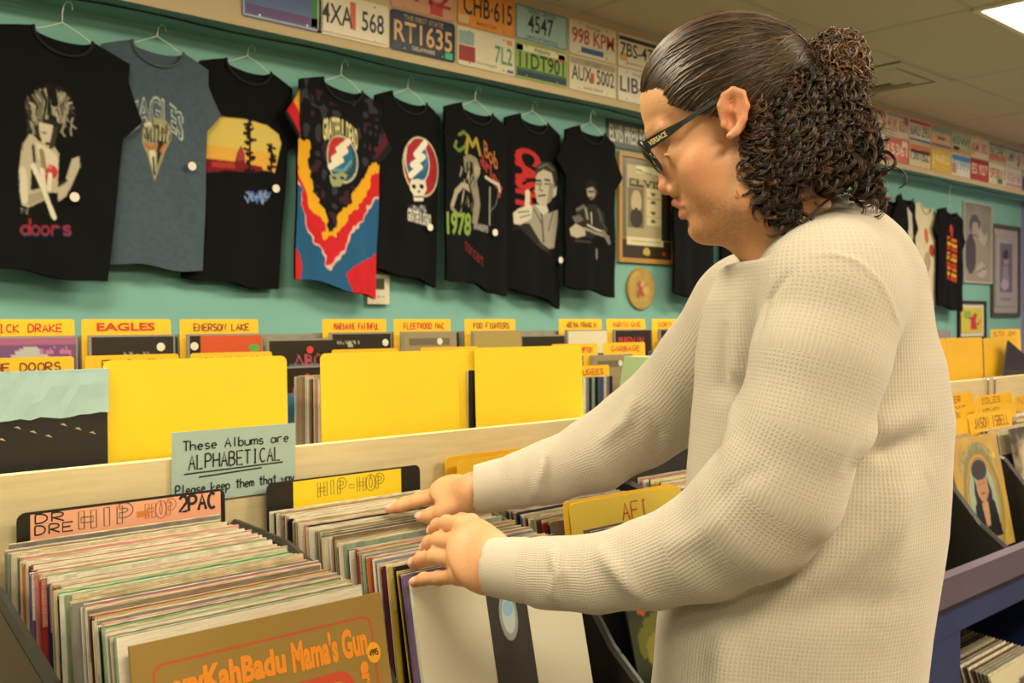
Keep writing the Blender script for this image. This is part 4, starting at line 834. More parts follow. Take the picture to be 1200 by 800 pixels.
for i in range(3):
    o = link('record_sleeve', rec_mesh(['sage', 'black', 'tan'][i], None)); o.location = (.427, 1.612+i*.012, E-.13-.3125); tag(o, ['sage', 'black', 'tan'][i]+' record sleeve behind the blue-taped divider', 'record')
# notice
r = tag(empty('paper_notice', (.70, 1.529, E-.345)), 'pale blue paper notice reading These Albums are ALPHABETICAL taped on the wooden board', 'sign')
r.rotation_euler = (0, 0, 0)
xa, _ = atY(201, 507, 1.528); xb, _ = atY(346, 500, 1.528); z1 = atY(201, 507, 1.528)[1]; z0 = atY(201, 592, 1.528)[1]
W_ = xb-xa; Hh = z1-z0; r.location = ((xa+xb)/2, 1.5275, z0)
MB().box(-W_/2, 0, 0, W_/2, .0012, Hh).build('paper', mat('notice_paper', 'a9c0b6', .7, var=.04, vscale=10), r)
pls = strokes('These Albums are', -W_/2+.018, Hh*.735, W_-.03, Hh*.13, .12, .02); ink('writing', pls, .0022, fnc, inkk, r)
pls = strokes('ALPHABETICAL', -W_/2+.028, Hh*.465, W_-.055, Hh*.20, .3, .02); ink('writing', pls, .0025, fnc, inkk, r)
ink('underline', [[(-W_/2+.02, Hh*.41), (W_/2-.025, Hh*.435)], [(-W_/2+.045, Hh*.35), (W_/2-.065, Hh*.385)]], .0022, fnc, inkk, r)
pls = strokes('Please keep them that way', -W_/2+.006, Hh*.13, W_-.008, Hh*.13, .12, .02); ink('writing', pls, .0022, fnc, inkk, r)
# header cards in the front bins
def head_card(px0, px1, y, ztop, h, fc, label, lean=2):
    x0, x1 = ratio(px0)*y, ratio(px1)*y; w_ = x1-x0
    r = card((x0+x1)/2, y, ztop, w_, .33, blackp, label, lean=lean)
    return r, w_
blk = mat('black_board', '1d1b1a', .45)
r, w_ = head_card(22, 267, 1.492, E-.277, 0, blk, 'black header card with salmon strip reading DR DRE HIP-HOP 2PAC')
MB().box(-w_/2+.018, -.0018, .33-.088, w_/2-.008, -.0006, .326).build('paper_strip', mat('salmon_paper', 'e8a584', .6), r)
f2 = lambda x, z: (x, -.0022, z)
ink('writing', strokes('DR', -w_/2+.024, .33-.0175, .045, .013, .3, .03)+strokes('DRE', -w_/2+.024, .33-.034, .056, .013, .3, .03), .0022, f2, inkk, r)
ink('outlined_writing', outline_strokes(strokes('HlP', -w_/2+.088, .33-.034, .084, .026, .5, .02), .0040), .0014, f2, mat('grey_ink', '3c4640', .6), r)
ink('outlined_writing', outline_strokes(strokes('HOP', -w_/2+.186, .33-.031, .050, .022, .5, .02), .003), .0013, f2, mat('rust_ink', 'a05a3c', .6), r)
MB().box(-w_/2+.170, -.0023, .33-.028, -w_/2+.189, -.0019, .33-.019).build('dash', mat('orange_ink', 'c9782c', .6), r)
ink('writing', strokes('2PAC', -w_/2+.237, .33-.029, .064, .024, .25, .03), .0048, f2, inkk, r)
r, w_ = head_card(316, 496, 1.493, E-.278, 0, blk, 'black header card with yellow strip reading HIP-HOP')
MB().box(-w_/2+.05, -.0018, .33-.10, w_/2-.045, -.0006, .327).build('paper_strip', yel, r)
ink('outlined_writing', outline_strokes(strokes('HlP-HOP', -w_/2+.100, .33-.034, .142, .024, .45, .02), .0030), .0013, f2, mat('olive_ink', '6f6a1c', .6), r)
# yellow divider cards in the bin beyond the hands
for i, (px0, px1, yy, zt, txt) in enumerate(((526, 700, 1.50, -.271, 'ABC'), (540, 706, 1.475, -.277, 'AC DC'))):
    x0, x1 = ratio(px0)*yy, min(ratio(px0)*yy+.325, 1.56)
    r = card((x0+x1)/2, yy, E+zt, x1-x0, .33, yel2, ['yellow divider card, rearmost of the pair above the far cuff', 'yellow divider card, front one of the pair above the far cuff'][i], lean=2)
    ink('writing', strokes(txt, -.02, .29, .12, .026, .3, .03), .003, fnc, inkr, r)
r = card(1.374, 1.150, E-.325, .300, .33, mat('yellow_card_dull', 'dfc13c', .55, var=.1, vscale=6), 'dull yellow divider card reading AFI between the man\'s two sleeves', lean=9, rz=-.03)
ink('writing', strokes('AFI', -.02, .285, .075, .03, .35, .03), .003, fnc, inkr, r)
r = card(1.362, 1.160, E-.320, .300, .33, yel2, 'yellow divider card standing just behind the AFI card', lean=8, rz=-.02)
r = card(1.64, 1.40, E-.262, .33, .345, blk, 'black header card with white outlined letters beyond the AFI card', lean=5)
ink('outlined_writing', outline_strokes(strokes('JAZZ', -.05, .30, .13, .034, .4, .02), .0035), .0015, fnc, mat('white_ink', 'b9b5a8', .6), r)
r = card(1.70, 1.36, E-.285, .33, .33, blk, 'plain black divider card leaning in front of the white-lettered one', lean=6)
for i in range(5):
    yy = 1.49-.022*i
    r = card(2.10+.05*(i % 2)-.02*i, yy, E-.262-.008*i, .325, .33, yel2, ['yellow divider card at the back of the bin beside the man', 'second yellow divider card from the back beside the man', 'yellow divider card midway in the group beside the man', 'fourth yellow divider card from the back beside the man', 'frontmost yellow divider card of the group beside the man'][i], lean=3)
    ink('writing', strokes(['BECK', 'BLUR', 'BUSH', 'CAKE', 'CREAM'][i], -.15, .30, .16, .022, .3, .03), .003, fnc, inkb, r)
# far right divider cards
names = ['HEART', 'HELM', 'HOZIER', 'JIMI', 'INXS', 'IDLES', 'IRON', 'JACKSON', 'JAM', 'NAS', 'JETHRO', 'JEWEL']
pos = [(2.80, 1.47, -.262), (3.10, 1.46, -.268), (3.42, 1.47, -.262), (2.74, 1.43, -.272), (3.30, 1.40, -.282), (3.66, 1.43, -.272), (2.85, 1.38, -.283), (3.16, 1.36, -.292), (2.72, 1.34, -.292), (3.86, 1.38, -.28), (2.76, 1.245, -.305), (3.42, 1.33, -.29)]
for i, (x, y, z) in enumerate(pos):
    r = card(x, y, E+z, .30, .33, yel2, f'yellow divider card lettered {names[i]} in the far right bins', lean=4, rz=RNG.uniform(-.03, .03), group='yellow cards in the far right bins')
    ink('writing', strokes(names[i], -.12, .30, .17, .02, .3, .03), .003, fnc, [inkr, inkb, inkb][i % 3], r)
r = card(3.13, 1.212, E-.288, .30, .33, yel2, 'yellow divider card reading JASON ISBELL in the far right bin', lean=8, rz=-.02)
ink('writing', strokes('JASON ISBELL', -.12, .285, .25, .03, .3, .03), .0035, fnc, inkb, r)
r = card(2.92, 1.218, E-.30, .20, .33, yel2, 'plain yellow divider card left of the JASON ISBELL card', lean=8)
# clear bent clips on the far back board
for i, x in enumerate((3.78, 3.84)):
    r = tag(empty('wire_bookend', (x, 1.53, E-.24)), ['thin wire loop hooked over the far back board, left one', 'thin wire loop hooked over the far back board, right one'][i], 'bookend')
    MB().tube([(0, -.006, -.11), (0, -.006, .01), (.004, -.004, .018), (.012, .012, .02), (.02, .028, .014), (.02, .030, -.02)], .0035, 6).build('wire', mat('grey_wire', '8f8a80', .3, metal=.6), r)
# dark tall sleeve tip at the right edge
r = tag(empty('dark_sleeve', (4.12, 1.57, E-.42)), 'dark sleeve leaning at the right edge beyond the yellow cards', 'record'); r.rotation_euler = (0, .35, 0)
MB().box(-.15, -.003, 0, .15, .003, .30).build('cover', mat('dark_cover', '231c1c', .5), r)
# ---- feature albums
cover_m = mat('album_cover', 'ffffff', .35, attr='Col')
# gold-brown album at the front left
r = tag(empty('album', (.548, .956, E-.6475)), 'olive gold album with orange lettering at the front of the left bin', 'record'); r.rotation_euler = (-math.radians(14), 0, math.radians(-1.0))
W_ = .3125
MB().box(-W_/2, -.0025, 0, W_/2, .0025, W_).build('cover', mat('olive_gold', '94773a', .38, var=.06, vscale=14), r)
def rring(x0, z0, x1, z1, R, wd, y, m, nm):
    def loop(d):
        pts = []
        for cx_, cz, a0 in ((x1-R, z1-R, 0), (x0+R, z1-R, 90), (x0+R, z0+R, 180), (x1-R, z0+R, 270)): pts += [(cx_+(R-d)*math.cos(math.radians(a0+q*15)), y, cz+(R-d)*math.sin(math.radians(a0+q*15))) for q in range(7)]
        return pts
    a, b = loop(0), loop(wd); n = len(a); MB().add(a+b, [(i, n+i, n+(i+1) % n, (i+1) % n) for i in range(n)]).build(nm, m, r)
orr = mat('print_orange', 'e58a24', .4); rdd = mat('print_red', 'c2492a', .4)
rring(-.135, .012, .138, .288, .012, .0022, -.0028, rdd, 'border_line')
rring(-.098, .045, .104, .232, .02, .011, -.0028, rdd, 'red_band'); rring(-.088, .055, .093, .221, .014, .011, -.0030, orr, 'orange_band')
MB().box(-.0765, -.0029, .067, .0815, -.0026, .2095).build('panel', mat('print_olive', '8c7038', .4), r)
ft = lambda x0, z0, x1, z1, y=-.0031: (lambda u, v: np.stack([x0+u*(x1-x0), np.full_like(u, y), z0+v*(z1-z0)+0*u], -1))
text_obj('title', 'eryKahBadu', ft(-.118, .238, .018, .276), orr, r, .045)
text_obj('title', "Mama's Gun", ft(.026, .243, .128, .279), orr, r, .045)
text_obj('side_title', 'eryKahBadu', lambda u, v: np.stack([.110+v*.02, np.full_like(u, -.0031), .236-u*.14], -1), orr, r, .05)
text_obj('side_title', "nuG s'amaM", lambda u, v: np.stack([-.104-v*.022, np.full_like(u, -.0031), .10+u*.138], -1), orr, r, .05)
cp = Canvas(60, 54, '7c6034')
rp = random.Random(3)
for k in range(30):
    x = rp.gauss(.5, .2); z = rp.gauss(.75, .12); cp.ell(x, z, .035, .03, rp.choice(['3c2430', '5a3c2c', '2c1c20', '6a4a34']))
cp.ell(.55, .45, .16, .24, '7a4a30'); cp.ell(.5, .5, .02, .012, '1c1414'); cp.ell(.62, .5, .02, .012, '1c1414'); cp.ell(.56, .32, .05, .02, '7a2c28'); cp.poly([(.2, 0), (.35, .2), (.8, .2), (.95, 0)], '4a3424')
for k in range(18): cp.line([(.35+.035*k, .93-.01*abs(k-9)), (.35+.036*k, .80)], .006, '2a1c1c')
o = painted_panel('portrait', cp, .13, .118, .0006, cover_m, r); o.location = (.004, -.0033, .075)
mb = MB(); mb.prism([(.1355+.0095*math.cos(q*.393), .243+.0125*math.sin(q*.393)) for q in range(16)], -.0036, -.0026); mb.build('price_sticker', mat('sticker_orange', 'e5a020', .4), r)
ink('price', strokes('4995', .129, .240, .013, .007, .2, .02), .0014, lambda x, z: (x, -.0038, z), inkk, r)
# white album with dark strip and oval in the middle bin, held by the near hand
r = tag(empty('album', (.955, 1.022, E-.362-.300)), 'plain white album with dark band and pale oval at the front of the middle bin', 'record'); r.rotation_euler = (-math.radians(13), 0, math.radians(0))
MB().box(-W_/2, -.004, 0, W_/2, .004, .31).build('cover', mat('white_cover', 'd6d0b9', .32, var=.03, vscale=12), r)
xb0, xb1 = -.030, .045
MB().box(xb0, -.0052, .0, xb1, -.0038, .3095).build('dark_band', mat('band_black', '33302c', .4, var=.3, vscale=26, stretch=(1, 1, .3)), r)
for (rx, rz, c, y) in ((.0175, .036, '8d9090', -.0056), (.0125, .026, 'b0bcb8', -.0059), (.010, .011, '86acc4', -.0062)):
    zc = .232 if rz > .02 else .242
    MB().prism([(.006+rx*math.cos(q*.3927), zc+rz*math.sin(q*.3927)) for q in range(16)], y, y+.0004).build('oval_mark', mat('oval_'+c, c, .4), r)
text_obj('lettering', 'NEZ', lambda u, v: np.stack([-.018+u*.05, np.full_like(u, -.0056), .09+v*.026], -1), mat('band_grey', '8a867a', .5), r, .0)
# records next to it seen as coloured edges
for i, (c, dy) in enumerate((('yellow', .028), ('black', .018), ('purple', .010))):
    o = link('record_sleeve', rec_mesh(c, None)); o.location = (.951-.003*i, 1.022+dy, E-.352-.3125*.975); o.rotation_euler = (-math.radians(12.2), 0, 0)
    tag(o, f'{["yellow", "black", "purple-grey"][i]}-edged record sleeve, {["third", "second", "first"][i]} behind the white album', 'record')
# crane picture album beyond the cuff
cc_ = Canvas(70, 70, '2c3420'); cc_.noise(6, .4, 8)
cc_.rect(0, .7, 1, 1, '1c241c'); cc_.ell(.2, .85, .12, .12, 'a03c24'); cc_.ell(.12, .7, .06, .1, 'b8542c'); cc_.ell(.35, .9, .08, .05, '3c5c78'); cc_.ell(.5, .45, .45, .2, '6a6c2c'); cc_.ell(.3, .4, .2, .1, '8c8838')
for (x, z, s_) in ((.42, .62, 1), (.62, .78, .8), (.74, .42, 1), (.8, .7, .7), (.5, .86, .6)):
    cc_.poly([(x, z), (x+.10*s_, z+.07*s_), (x+.16*s_, z+.02*s_), (x+.05*s_, z-.03*s_)], 'd6d0b4'); cc_.line([(x, z), (x-.07*s_, z-.09*s_)], .02, 'd6d0b4'); cc_.line([(x+.12*s_, z+.03), (x+.19*s_, z+.11*s_)], .018, 'e0dac0'); cc_.line([(x+.03, z-.02), (x+.05, z-.12)], .01, 'b0a888')
r = tag(empty('album', (1.345, 1.000, E-.40-.26)), 'dark green picture album with white birds beyond the near sleeve', 'record'); r.rotation_euler = (-math.radians(14), 0, 0)
painted_panel('cover', cc_, .30, .305, .004, cover_m, r)
for i, (c, y) in enumerate((('black', 1.04), ('brown', 1.055))):
    o = link('record_sleeve', rec_mesh(c, None)); o.location = (1.335, y, E-.655); o.rotation_euler = (-math.radians(13), 0, 0); tag(o, c+' record sleeve right behind the white-bird picture album', 'record')
# portrait album at the far right
cv = Canvas(110, 124, 'c4a050')
cv.noise(7, .2, 4); cv.ell(.5, .40, .40, .52, '8a8a50'); cv.ell(.5, .38, .33, .46, 'b0702c'); cv.ell(.5, .38, .29, .42, '9fb09a'); cv.ell(.5, .38, .33, .46, 'd89c3c', rim=.05)
cv.poly([(.26, .1), (.3, .4), (.42, .5), (.6, .5), (.72, .4), (.78, .1)], '1d2024'); cv.ell(.51, .56, .12, .14, 'b98a66'); cv.ell(.5, .70, .16, .09, '3c3c38'); cv.poly([(.44, .42), (.58, .42), (.54, .14), (.48, .14)], 'c09470'); cv.ell(.47, .58, .016, .008, '2a1c18'); cv.ell(.55, .58, .016, .008, '2a1c18'); cv.line([(.47, .49), (.54, .49)], .012, '8a3c34'); cv.poly([(.37, .66), (.40, .4), (.36, .35), (.33, .5)], '2c221c'); cv.poly([(.63, .66), (.62, .4), (.68, .35), (.69, .5)], '2c221c'); cv.ell(.52, .14, .09, .07, '241c1c')
wv = lambda X, Y: (X, Y-1.1*(X-.5)**2)
cv.text('COUNTRY JOE', .10, .84, .90, .95, '4c6a44', .03, wv); cv.text('COUNTRY JOE', .11, .85, .89, .94, 'a8a890', .0, wv)
cv.ell(.86, .80, .035, .035, 'e0c04c'); cv.soften(1)
r = tag(empty('album', (2.745, 1.095, E-.325-.302)), 'golden portrait album with arched lettering at the front of the far right bin', 'record'); r.rotation_euler = (-math.radians(10), 0, 0)
painted_panel('cover', cv, .30, .308, .004, cover_m, r)
# sleeves in a second album front at the right edge
r = tag(empty('album', (3.16, 1.10, E-.325-.302)), 'album with dark cover edge right of the golden portrait album', 'record'); r.rotation_euler = (-math.radians(10), 0, 0)
MB().box(-.155, -.002, 0, .155, .002, .308).build('cover', mat('cover_dk', '4c4436', .4, col2='c9b58c', vscale=9), r)
# paper tag hung on the right rail
r = tag(empty('paper_tag', (2.93, .946, E-.66)), 'pale green paper tag with red lettering taped on the ledge at the right edge', 'sign')
MB().box(-.06, -.001, -.01, .10, .002, .115).build('paper', mat('tag_green', 'b4c4a0', .7), r)
ink('writing', strokes('CDS', -.05, .02, .13, .07, .3, .05), .008, lambda x, z: (x, -.0016, z), mat('tag_red', 'b0342c', .6), r)
# lower shelf records
rl = random.Random(9); pc = 'tan'
for k in range(30):
    c = rl.choice(['cream', 'grey', 'tan', 'brown', 'black', 'white', 'navy'])
    o = link('record_sleeve', rec_mesh(c, None)); y = 1.42-k*.0105; la = math.radians(6+.5*k)
    o.location = (2.915, y-math.sin(la)*.3125, .155); o.rotation_euler = (-la, 0, 0)
    tag(o, f'{c} record sleeve next to a {pc} one, {NEAR[min(4, k//6)]} of the lower shelf, {["upright", "tilted", "slanted"][k % 3]}', 'record', 'records on the lower shelf'); pc = c
cl = Canvas(40, 40, 'c9c0a0'); cl.ell(.6, .6, .16, .2, '7a6450'); cl.ell(.6, .75, .18, .1, '5c5040'); cl.text('DINO', .1, .3, .45, .42, '6a6450', .02); cl.rect(.2, 0, .9, .3, '8f7c60')
r = tag(empty('album', (2.915, .995, .155)), 'pale album with a faint portrait at the front of the lower shelf', 'record'); r.rotation_euler = (-math.radians(22), 0, 0)
painted_panel('cover', cl, .31, .31, .004, cover_m, r)
# ------------------------------------------------------------------ CD rack behind
CY_ = 1.95
rack = tag(empty('cd_rack', (1.3, 2.02, 0)), 'long dark compact disc rack standing behind the record bins', 'shelving')
Mr = Matrix.Translation((-1.3, -2.02, 0))
def rb(nm, a, b, m): return MB().box(*a, *b, M=Mr).build(nm, m, rack)
rkm = mat('rack_grey', '4a453c', .5)
rb('rear_panel', (-1.0, 2.10, 0), (4.6, 2.12, E-.095), rkm); rb('top_tray', (-1.0, 1.90, E-.19), (4.6, 2.10, E-.18), rkm); rb('middle_tray', (-1.0, 1.80, E-.25), (4.6, 1.90, E-.24), rkm); rb('lower_tray', (-1.0, 1.765, E-.31), (4.6, 1.80, E-.30), rkm)
rb('front_panel', (-1.0, 1.765, 0), (4.6, 1.775, E-.255), rkm)
for x in (-1.0, 4.58): rb('end_panel', (x, 1.775, 0), (x+.02, 2.10, E-.10), rkm)
CDW, CDH, CDT = .168, .150, .0125
_cd = {}
def cd_mesh(c):
    if c in _cd: return _cd[c]
    mb = MB(); mb.box(-CDW/2, -CDT/2, 0, CDW/2, CDT/2, CDH, 0); mb.box(-CDW/2-.0006, -CDT/2+.0015, .002, -CDW/2+.01, CDT/2-.0015, CDH-.002, 1); mb.box(-CDW/2+.012, -CDT/2-.0006, .004, CDW/2-.003, -CDT/2, CDH-.004, 1)
    o = mb.build('r', [mat('jewel_case', '8c877a', .15, spec=.6), mat('insert_'+c, PAL[c], .35, var=.3, vscale=25)]); _cd[c] = o.data; bpy.data.objects.remove(o); return _cd[c]
def cds(x, y, n, ztop, label, group, cols, dy=.014):
    for i in range(n):
        c = cols[i % len(cols)]; o = link('compact_disc', cd_mesh(c)); o.location = (x+RNG.uniform(-.003, .003), y+i*dy, ztop-CDH-.001+RNG.uniform(-.002, .002)); o.rotation_euler = (-.03, 0, 0)
        tag(o, c+' '+label, 'compact disc', group)
tabs = [(.552, 'NICK DRAKE', inkr, 'violet'), (.741, 'EAGLES', inkr, 'black'), (.936, 'EMERSON LAKE', inkb, 'red'), (1.115, None, None, 'dark'), (1.273, 'MARIANNE FAITHFUL', inkr, 'blackcream'), (1.471, 'FLEETWOOD MAC', inkr, 'greytan'), (1.693, 'FOO FIGHTERS', inkb, 'gold'), (1.86, None, None, 'blue'), (2.035, 'ARETHA FRANKLIN', inkb, 'paper'), (2.232, 'MARVIN GAYE', inkr, 'redblack'), (2.44, 'GORILLAZ', inkr, 'ring')]
def cd_cover(kind):
    c = Canvas(46, 40, '2a2620')
    if kind == 'violet': c.rect(0, 0, 1, 1, '6c4a74'); c.rect(0, .93, 1, 1, '9a5c78'); c.ell(.5, .45, .3, .42, 'a8a8a4'); c.ell(.5, .46, .07, .09, '2a2628'); c.hand('music only', .62, .78, .34, .08, .02, 'b06a8c')
    elif kind == 'black': c.text('EAGLES', .4, .68, .72, .8, '8a8a84', .02); c.ell(.3, .35, .24, .16, '4a4540'); c.ell(.75, .35, .2, .16, '4a4540'); c.rect(.0, .0, 1, .02, '4a4a40')
    elif kind == 'red': c.rect(0, 0, 1, 1, 'c0502c'); c.rect(0, 0, .15, 1, '26221c'); c.rect(.25, .1, .6, .6, 'd9a070'); c.rect(.68, .2, .95, .6, 'c9c08c'); c.ell(.9, .8, .07, .06, '4ca04c'); c.rect(.2, .66, .95, .72, 'a8401c')
    elif kind == 'dark': c.rect(.3, 0, .95, .62, '2f6890'); c.line([(.35, .1), (.6, .5), (.9, .1)], .03, 'a84c54'); c.hand('ABC', .4, .6, .45, .16, .025, 'a85060')
    elif kind == 'blackcream': c.poly([(.2, 0), (.35, .35), (.7, .5), (1, .3), (1, 0)], 'c0b088'); c.hand('BRAMBLE', .1, .82, .4, .06, .015, 'a8a088')
    elif kind == 'greytan': c.rect(0, 0, 1, 1, '8f8464'); c.rect(.1, .8, .9, .92, '6a6250')
    elif kind == 'gold': c.rect(0, 0, 1, 1, 'a08c50'); c.hand('FOO FIGHTERS', .1, .3, .8, .1, .02, '5c4c28')
    elif kind == 'blue': c.rect(.1, .1, .9, .8, '4c5c84'); c.rect(.3, .2, .6, .6, 'a8a8a4')
    elif kind == 'paper':
        c.rect(0, 0, 1, 1, 'c8c0a4')
        for k in range(7): c.line([(.08, .88-.1*k), (.9, .88-.1*k)], .012, '8f8870')
    elif kind == 'redblack': c.hand('MARVIN', .1, .7, .7, .14, .03, 'b83c34'); c.hand('LOVE', .1, .15, .5, .14, .03, 'c03c3c'); c.ell(.6, .4, .3, .12, '7a3a34')
    elif kind == 'ring': c.ell(.55, .4, .4, .42, '6a4a3c'); c.ell(.55, .4, .3, .3, '2c1c1c'); c.ell(.55, .4, .14, .16, '8c4034')
    return c
lbk = {'violet': 'violet compact disc case with a silver disc picture at the left edge', 'black': 'black compact disc case under the EAGLES card', 'red': 'red and cream compact disc case under the EMERSON card', 'dark': 'dark blue compact disc case between the EMERSON and MARIANNE cards', 'blackcream': 'black and cream compact disc case under the MARIANNE FAITHFUL card', 'greytan': 'grey tan compact disc case under the FLEETWOOD MAC card', 'gold': 'dull gold compact disc case under the FOO FIGHTERS card', 'blue': 'blue compact disc case right of the gold one', 'paper': 'pale compact disc case with lines of text under the ARETHA card', 'redblack': 'black compact disc case with red lettering under the MARVIN GAYE card', 'ring': 'dark compact disc case with a ringed face under the GORILLAZ card'}
def case(kind, x, y, zt, label=None, lean=-.04):
    r = tag(empty('compact_disc', (x, y, zt-CDH)), label or lbk[kind], 'compact disc'); r.rotation_euler = (lean, 0, 0)
    MB().box(-CDW/2, -.004, 0, CDW/2, .004, CDH).build('case', mat('jewel_case', '8c877a', .15, spec=.6), r)
    p = painted_panel('insert', cd_cover(kind), CDW-.008, CDH-.008, .0008, glossy, r); p.location = (.001, -.0047, .004)
    if kind in ('black', 'red', 'greytan', 'blackcream', 'dark', 'ring'):
        dx = {'black': .055, 'red': -.07, 'greytan': .03, 'blackcream': .065, 'dark': .02, 'ring': -.01}[kind]; c = {'dark': 'c8302c', 'ring': 'c8502c'}.get(kind, 'd0ccb4')
        MB().prism([(dx+.0085*math.cos(q*.5236), .125+.0085*math.sin(q*.5236)) for q in range(12)], -.0062, -.0050).build('price_sticker', mat('sticker_'+c, c, .5), r)
    return r
def tab_card(x, y, zt, txt, m, w_=.176, lab='', slant=0):
    r = card(x, y, zt, w_, .15, yel2, lab, lean=2, R=.006, name='divider_card')
    if txt: ink('writing', strokes(txt, -w_/2+.03, .15-.024, w_-.05, .014, .3, .05), .0026, fnc, m, r)
    return r
for (x, txt, m, kind) in tabs:
    if txt == 'EAGLES':
        r = tab_card(x, CY_, E-.0015, None, m, lab='yellow divider card with red block lettering EAGLES'); 
        text_obj('lettering', 'EAGLES', lambda u, v: np.stack([-.06+u*.115, np.full_like(u, -.0014), .127+v*.016], -1), inkr, r, .03)
    elif txt:
        tab_card(x, CY_, E-.0015, txt, m, lab=f'yellow divider card lettered {txt} in the compact disc rack')
    case(kind, x, 1.925, E-.032 if kind not in ('dark', 'blue') else E-.045)
    cds(x, 1.965, 4, E-.034, 'compact disc case packed behind '+(f'the {txt} card' if txt else lbk[kind].split(' compact')[0]+' case'), 'compact discs at the back of the rack', ['grey', 'black', 'tan', 'cream', 'navy'])
# second row of cards
tabs2 = [(.515, 'THE DOORS', inkb), (.71, 'EAGLES', inkb), (.91, 'BILLIE EILISH', inkb), (1.23, 'EVERLAST', inkr), (1.47, 'FLAMING LIPS', inkk), (1.90, 'PETER FRAMPTON', inkr), (2.10, 'GARBAGE', inkr), (2.34, 'GENESIS', inkb)]
for (x, txt, m) in tabs2:
    x = x*1.83/1.83; r = tab_card(x, 1.84, E-.068, txt, m, lab=f'yellow divider card lettered {txt} in the second compact disc row')
    cds(x, 1.852, 3, E-.095, f'compact disc case behind the {txt} card of the second row', 'compact discs in the second row', ['grey', 'black', 'blue', 'tan'], dy=.013)
for i, (x, c) in enumerate(((1.05, 'dark'), (1.83, 'greytan'), (2.03, 'greytan'))):
    case(c, x, 1.825, E-.10, ['dark case in the second disc row left of the middle yellow card', 'grey tan case under the PETER FRAMPTON card', 'grey tan case right of the one under PETER FRAMPTON'][i])
r = tab_card(1.905, 1.79, E-.125, 'FUGEES', inkr, lab='small yellow divider card in the lower disc row beside the green tape', w_=.15)
# lower row: discs standing spine out
for i in range(16):
    c = ['grey', 'navy', 'sage', 'black', 'blue', 'purple', 'white'][i % 7]
    o = MB().box(0, 0, 0, .0105, .02, .12).build('compact_disc', mat('spine_'+c, PAL[c], .3, var=.3, vscale=50)); o.location = (1.755+i*.0113, 1.768, E-.272)
    o.location.y = 1.742
    tag(o, f'{c} disc spine, {["left end", "left of middle", "right of middle", "right end"][i//4]} of the row left of the green tape', 'compact disc', 'discs with spines outward beside the green tape')
# green-taped black box right of the yellow cards
gt = mat('green_tape', 'a8c08c', .5, var=.05, vscale=20)
r = tag(empty('taped_box', (1.90, 1.60, E-.40)), 'black box with pale green tape strips beside the man\'s right arm', 'box'); r.rotation_euler = (0, 0, -.1)
MB().prism([(-.06, 0), (.16, 0), (.19, .30), (0, .30)], 0, .07).build('box', mat('worn_black', '1c1914', .5), r)
for a, b, z0, nm in ((-.006, .028, .295, 0), (.038, .075, .19, 1), (.10, .145, .20, 1)):
    if nm: MB().prism([(a-.004, z0), (b-.004, z0), (b, .303), (a, .303)], -.0015, .072).build('tape', gt, r)
    else: MB().prism([(-.064, 0), (-.03, 0), (.026, .303), (-.006, .303)], -.0015, .072).build('tape', gt, r)
r = card(2.23, 1.62, E-.085, .19, .33, yel2, 'yellow divider card with pale green paper lettered DE behind the right arm', lean=3)
MB().box(-.085, -.002, .25, .03, -.0009, .328).build('paper', gt, r); ink('writing', strokes('DE', -.07, .265, .08, .05, .35, .05), .004, lambda x, z: (x, -.0026, z), mat('maroon_ink', '6a3024', .6), r)
r = tag(empty('striped_strap', (1.70, 1.60, E-.245)), 'black and white striped band lying on the board end near the sleeve', 'strap')
for k in range(6):
    MB().box(-.03+.022*k, -.045, 0, -.008+.022*k, .03, .012).build('stripe', mat(['stripe_white', 'stripe_black'][k % 2], ['d8d4c4', '1c1c20'][k % 2], .5), r)
# yellow letter card far right over the rack
r = card(4.47, 1.715, E-.047, .32, .38, yel2, 'yellow divider card lettered ELTON JOHN at the right edge', lean=2)
ink('writing', strokes('ELTON JOHN', -.13, .352, .24, .018, .3, .04), .003, fnc, inkb, r)
for i, x in enumerate((3.9, 4.1, 4.3)):
    cds(x, 1.93, 4, E-.05, f'disc case at the right end of the rack, {["nearest the middle", "second from the end", "endmost"][i]} pack', 'compact discs at the right end of the rack', ['grey', 'black', 'tan', 'navy'])
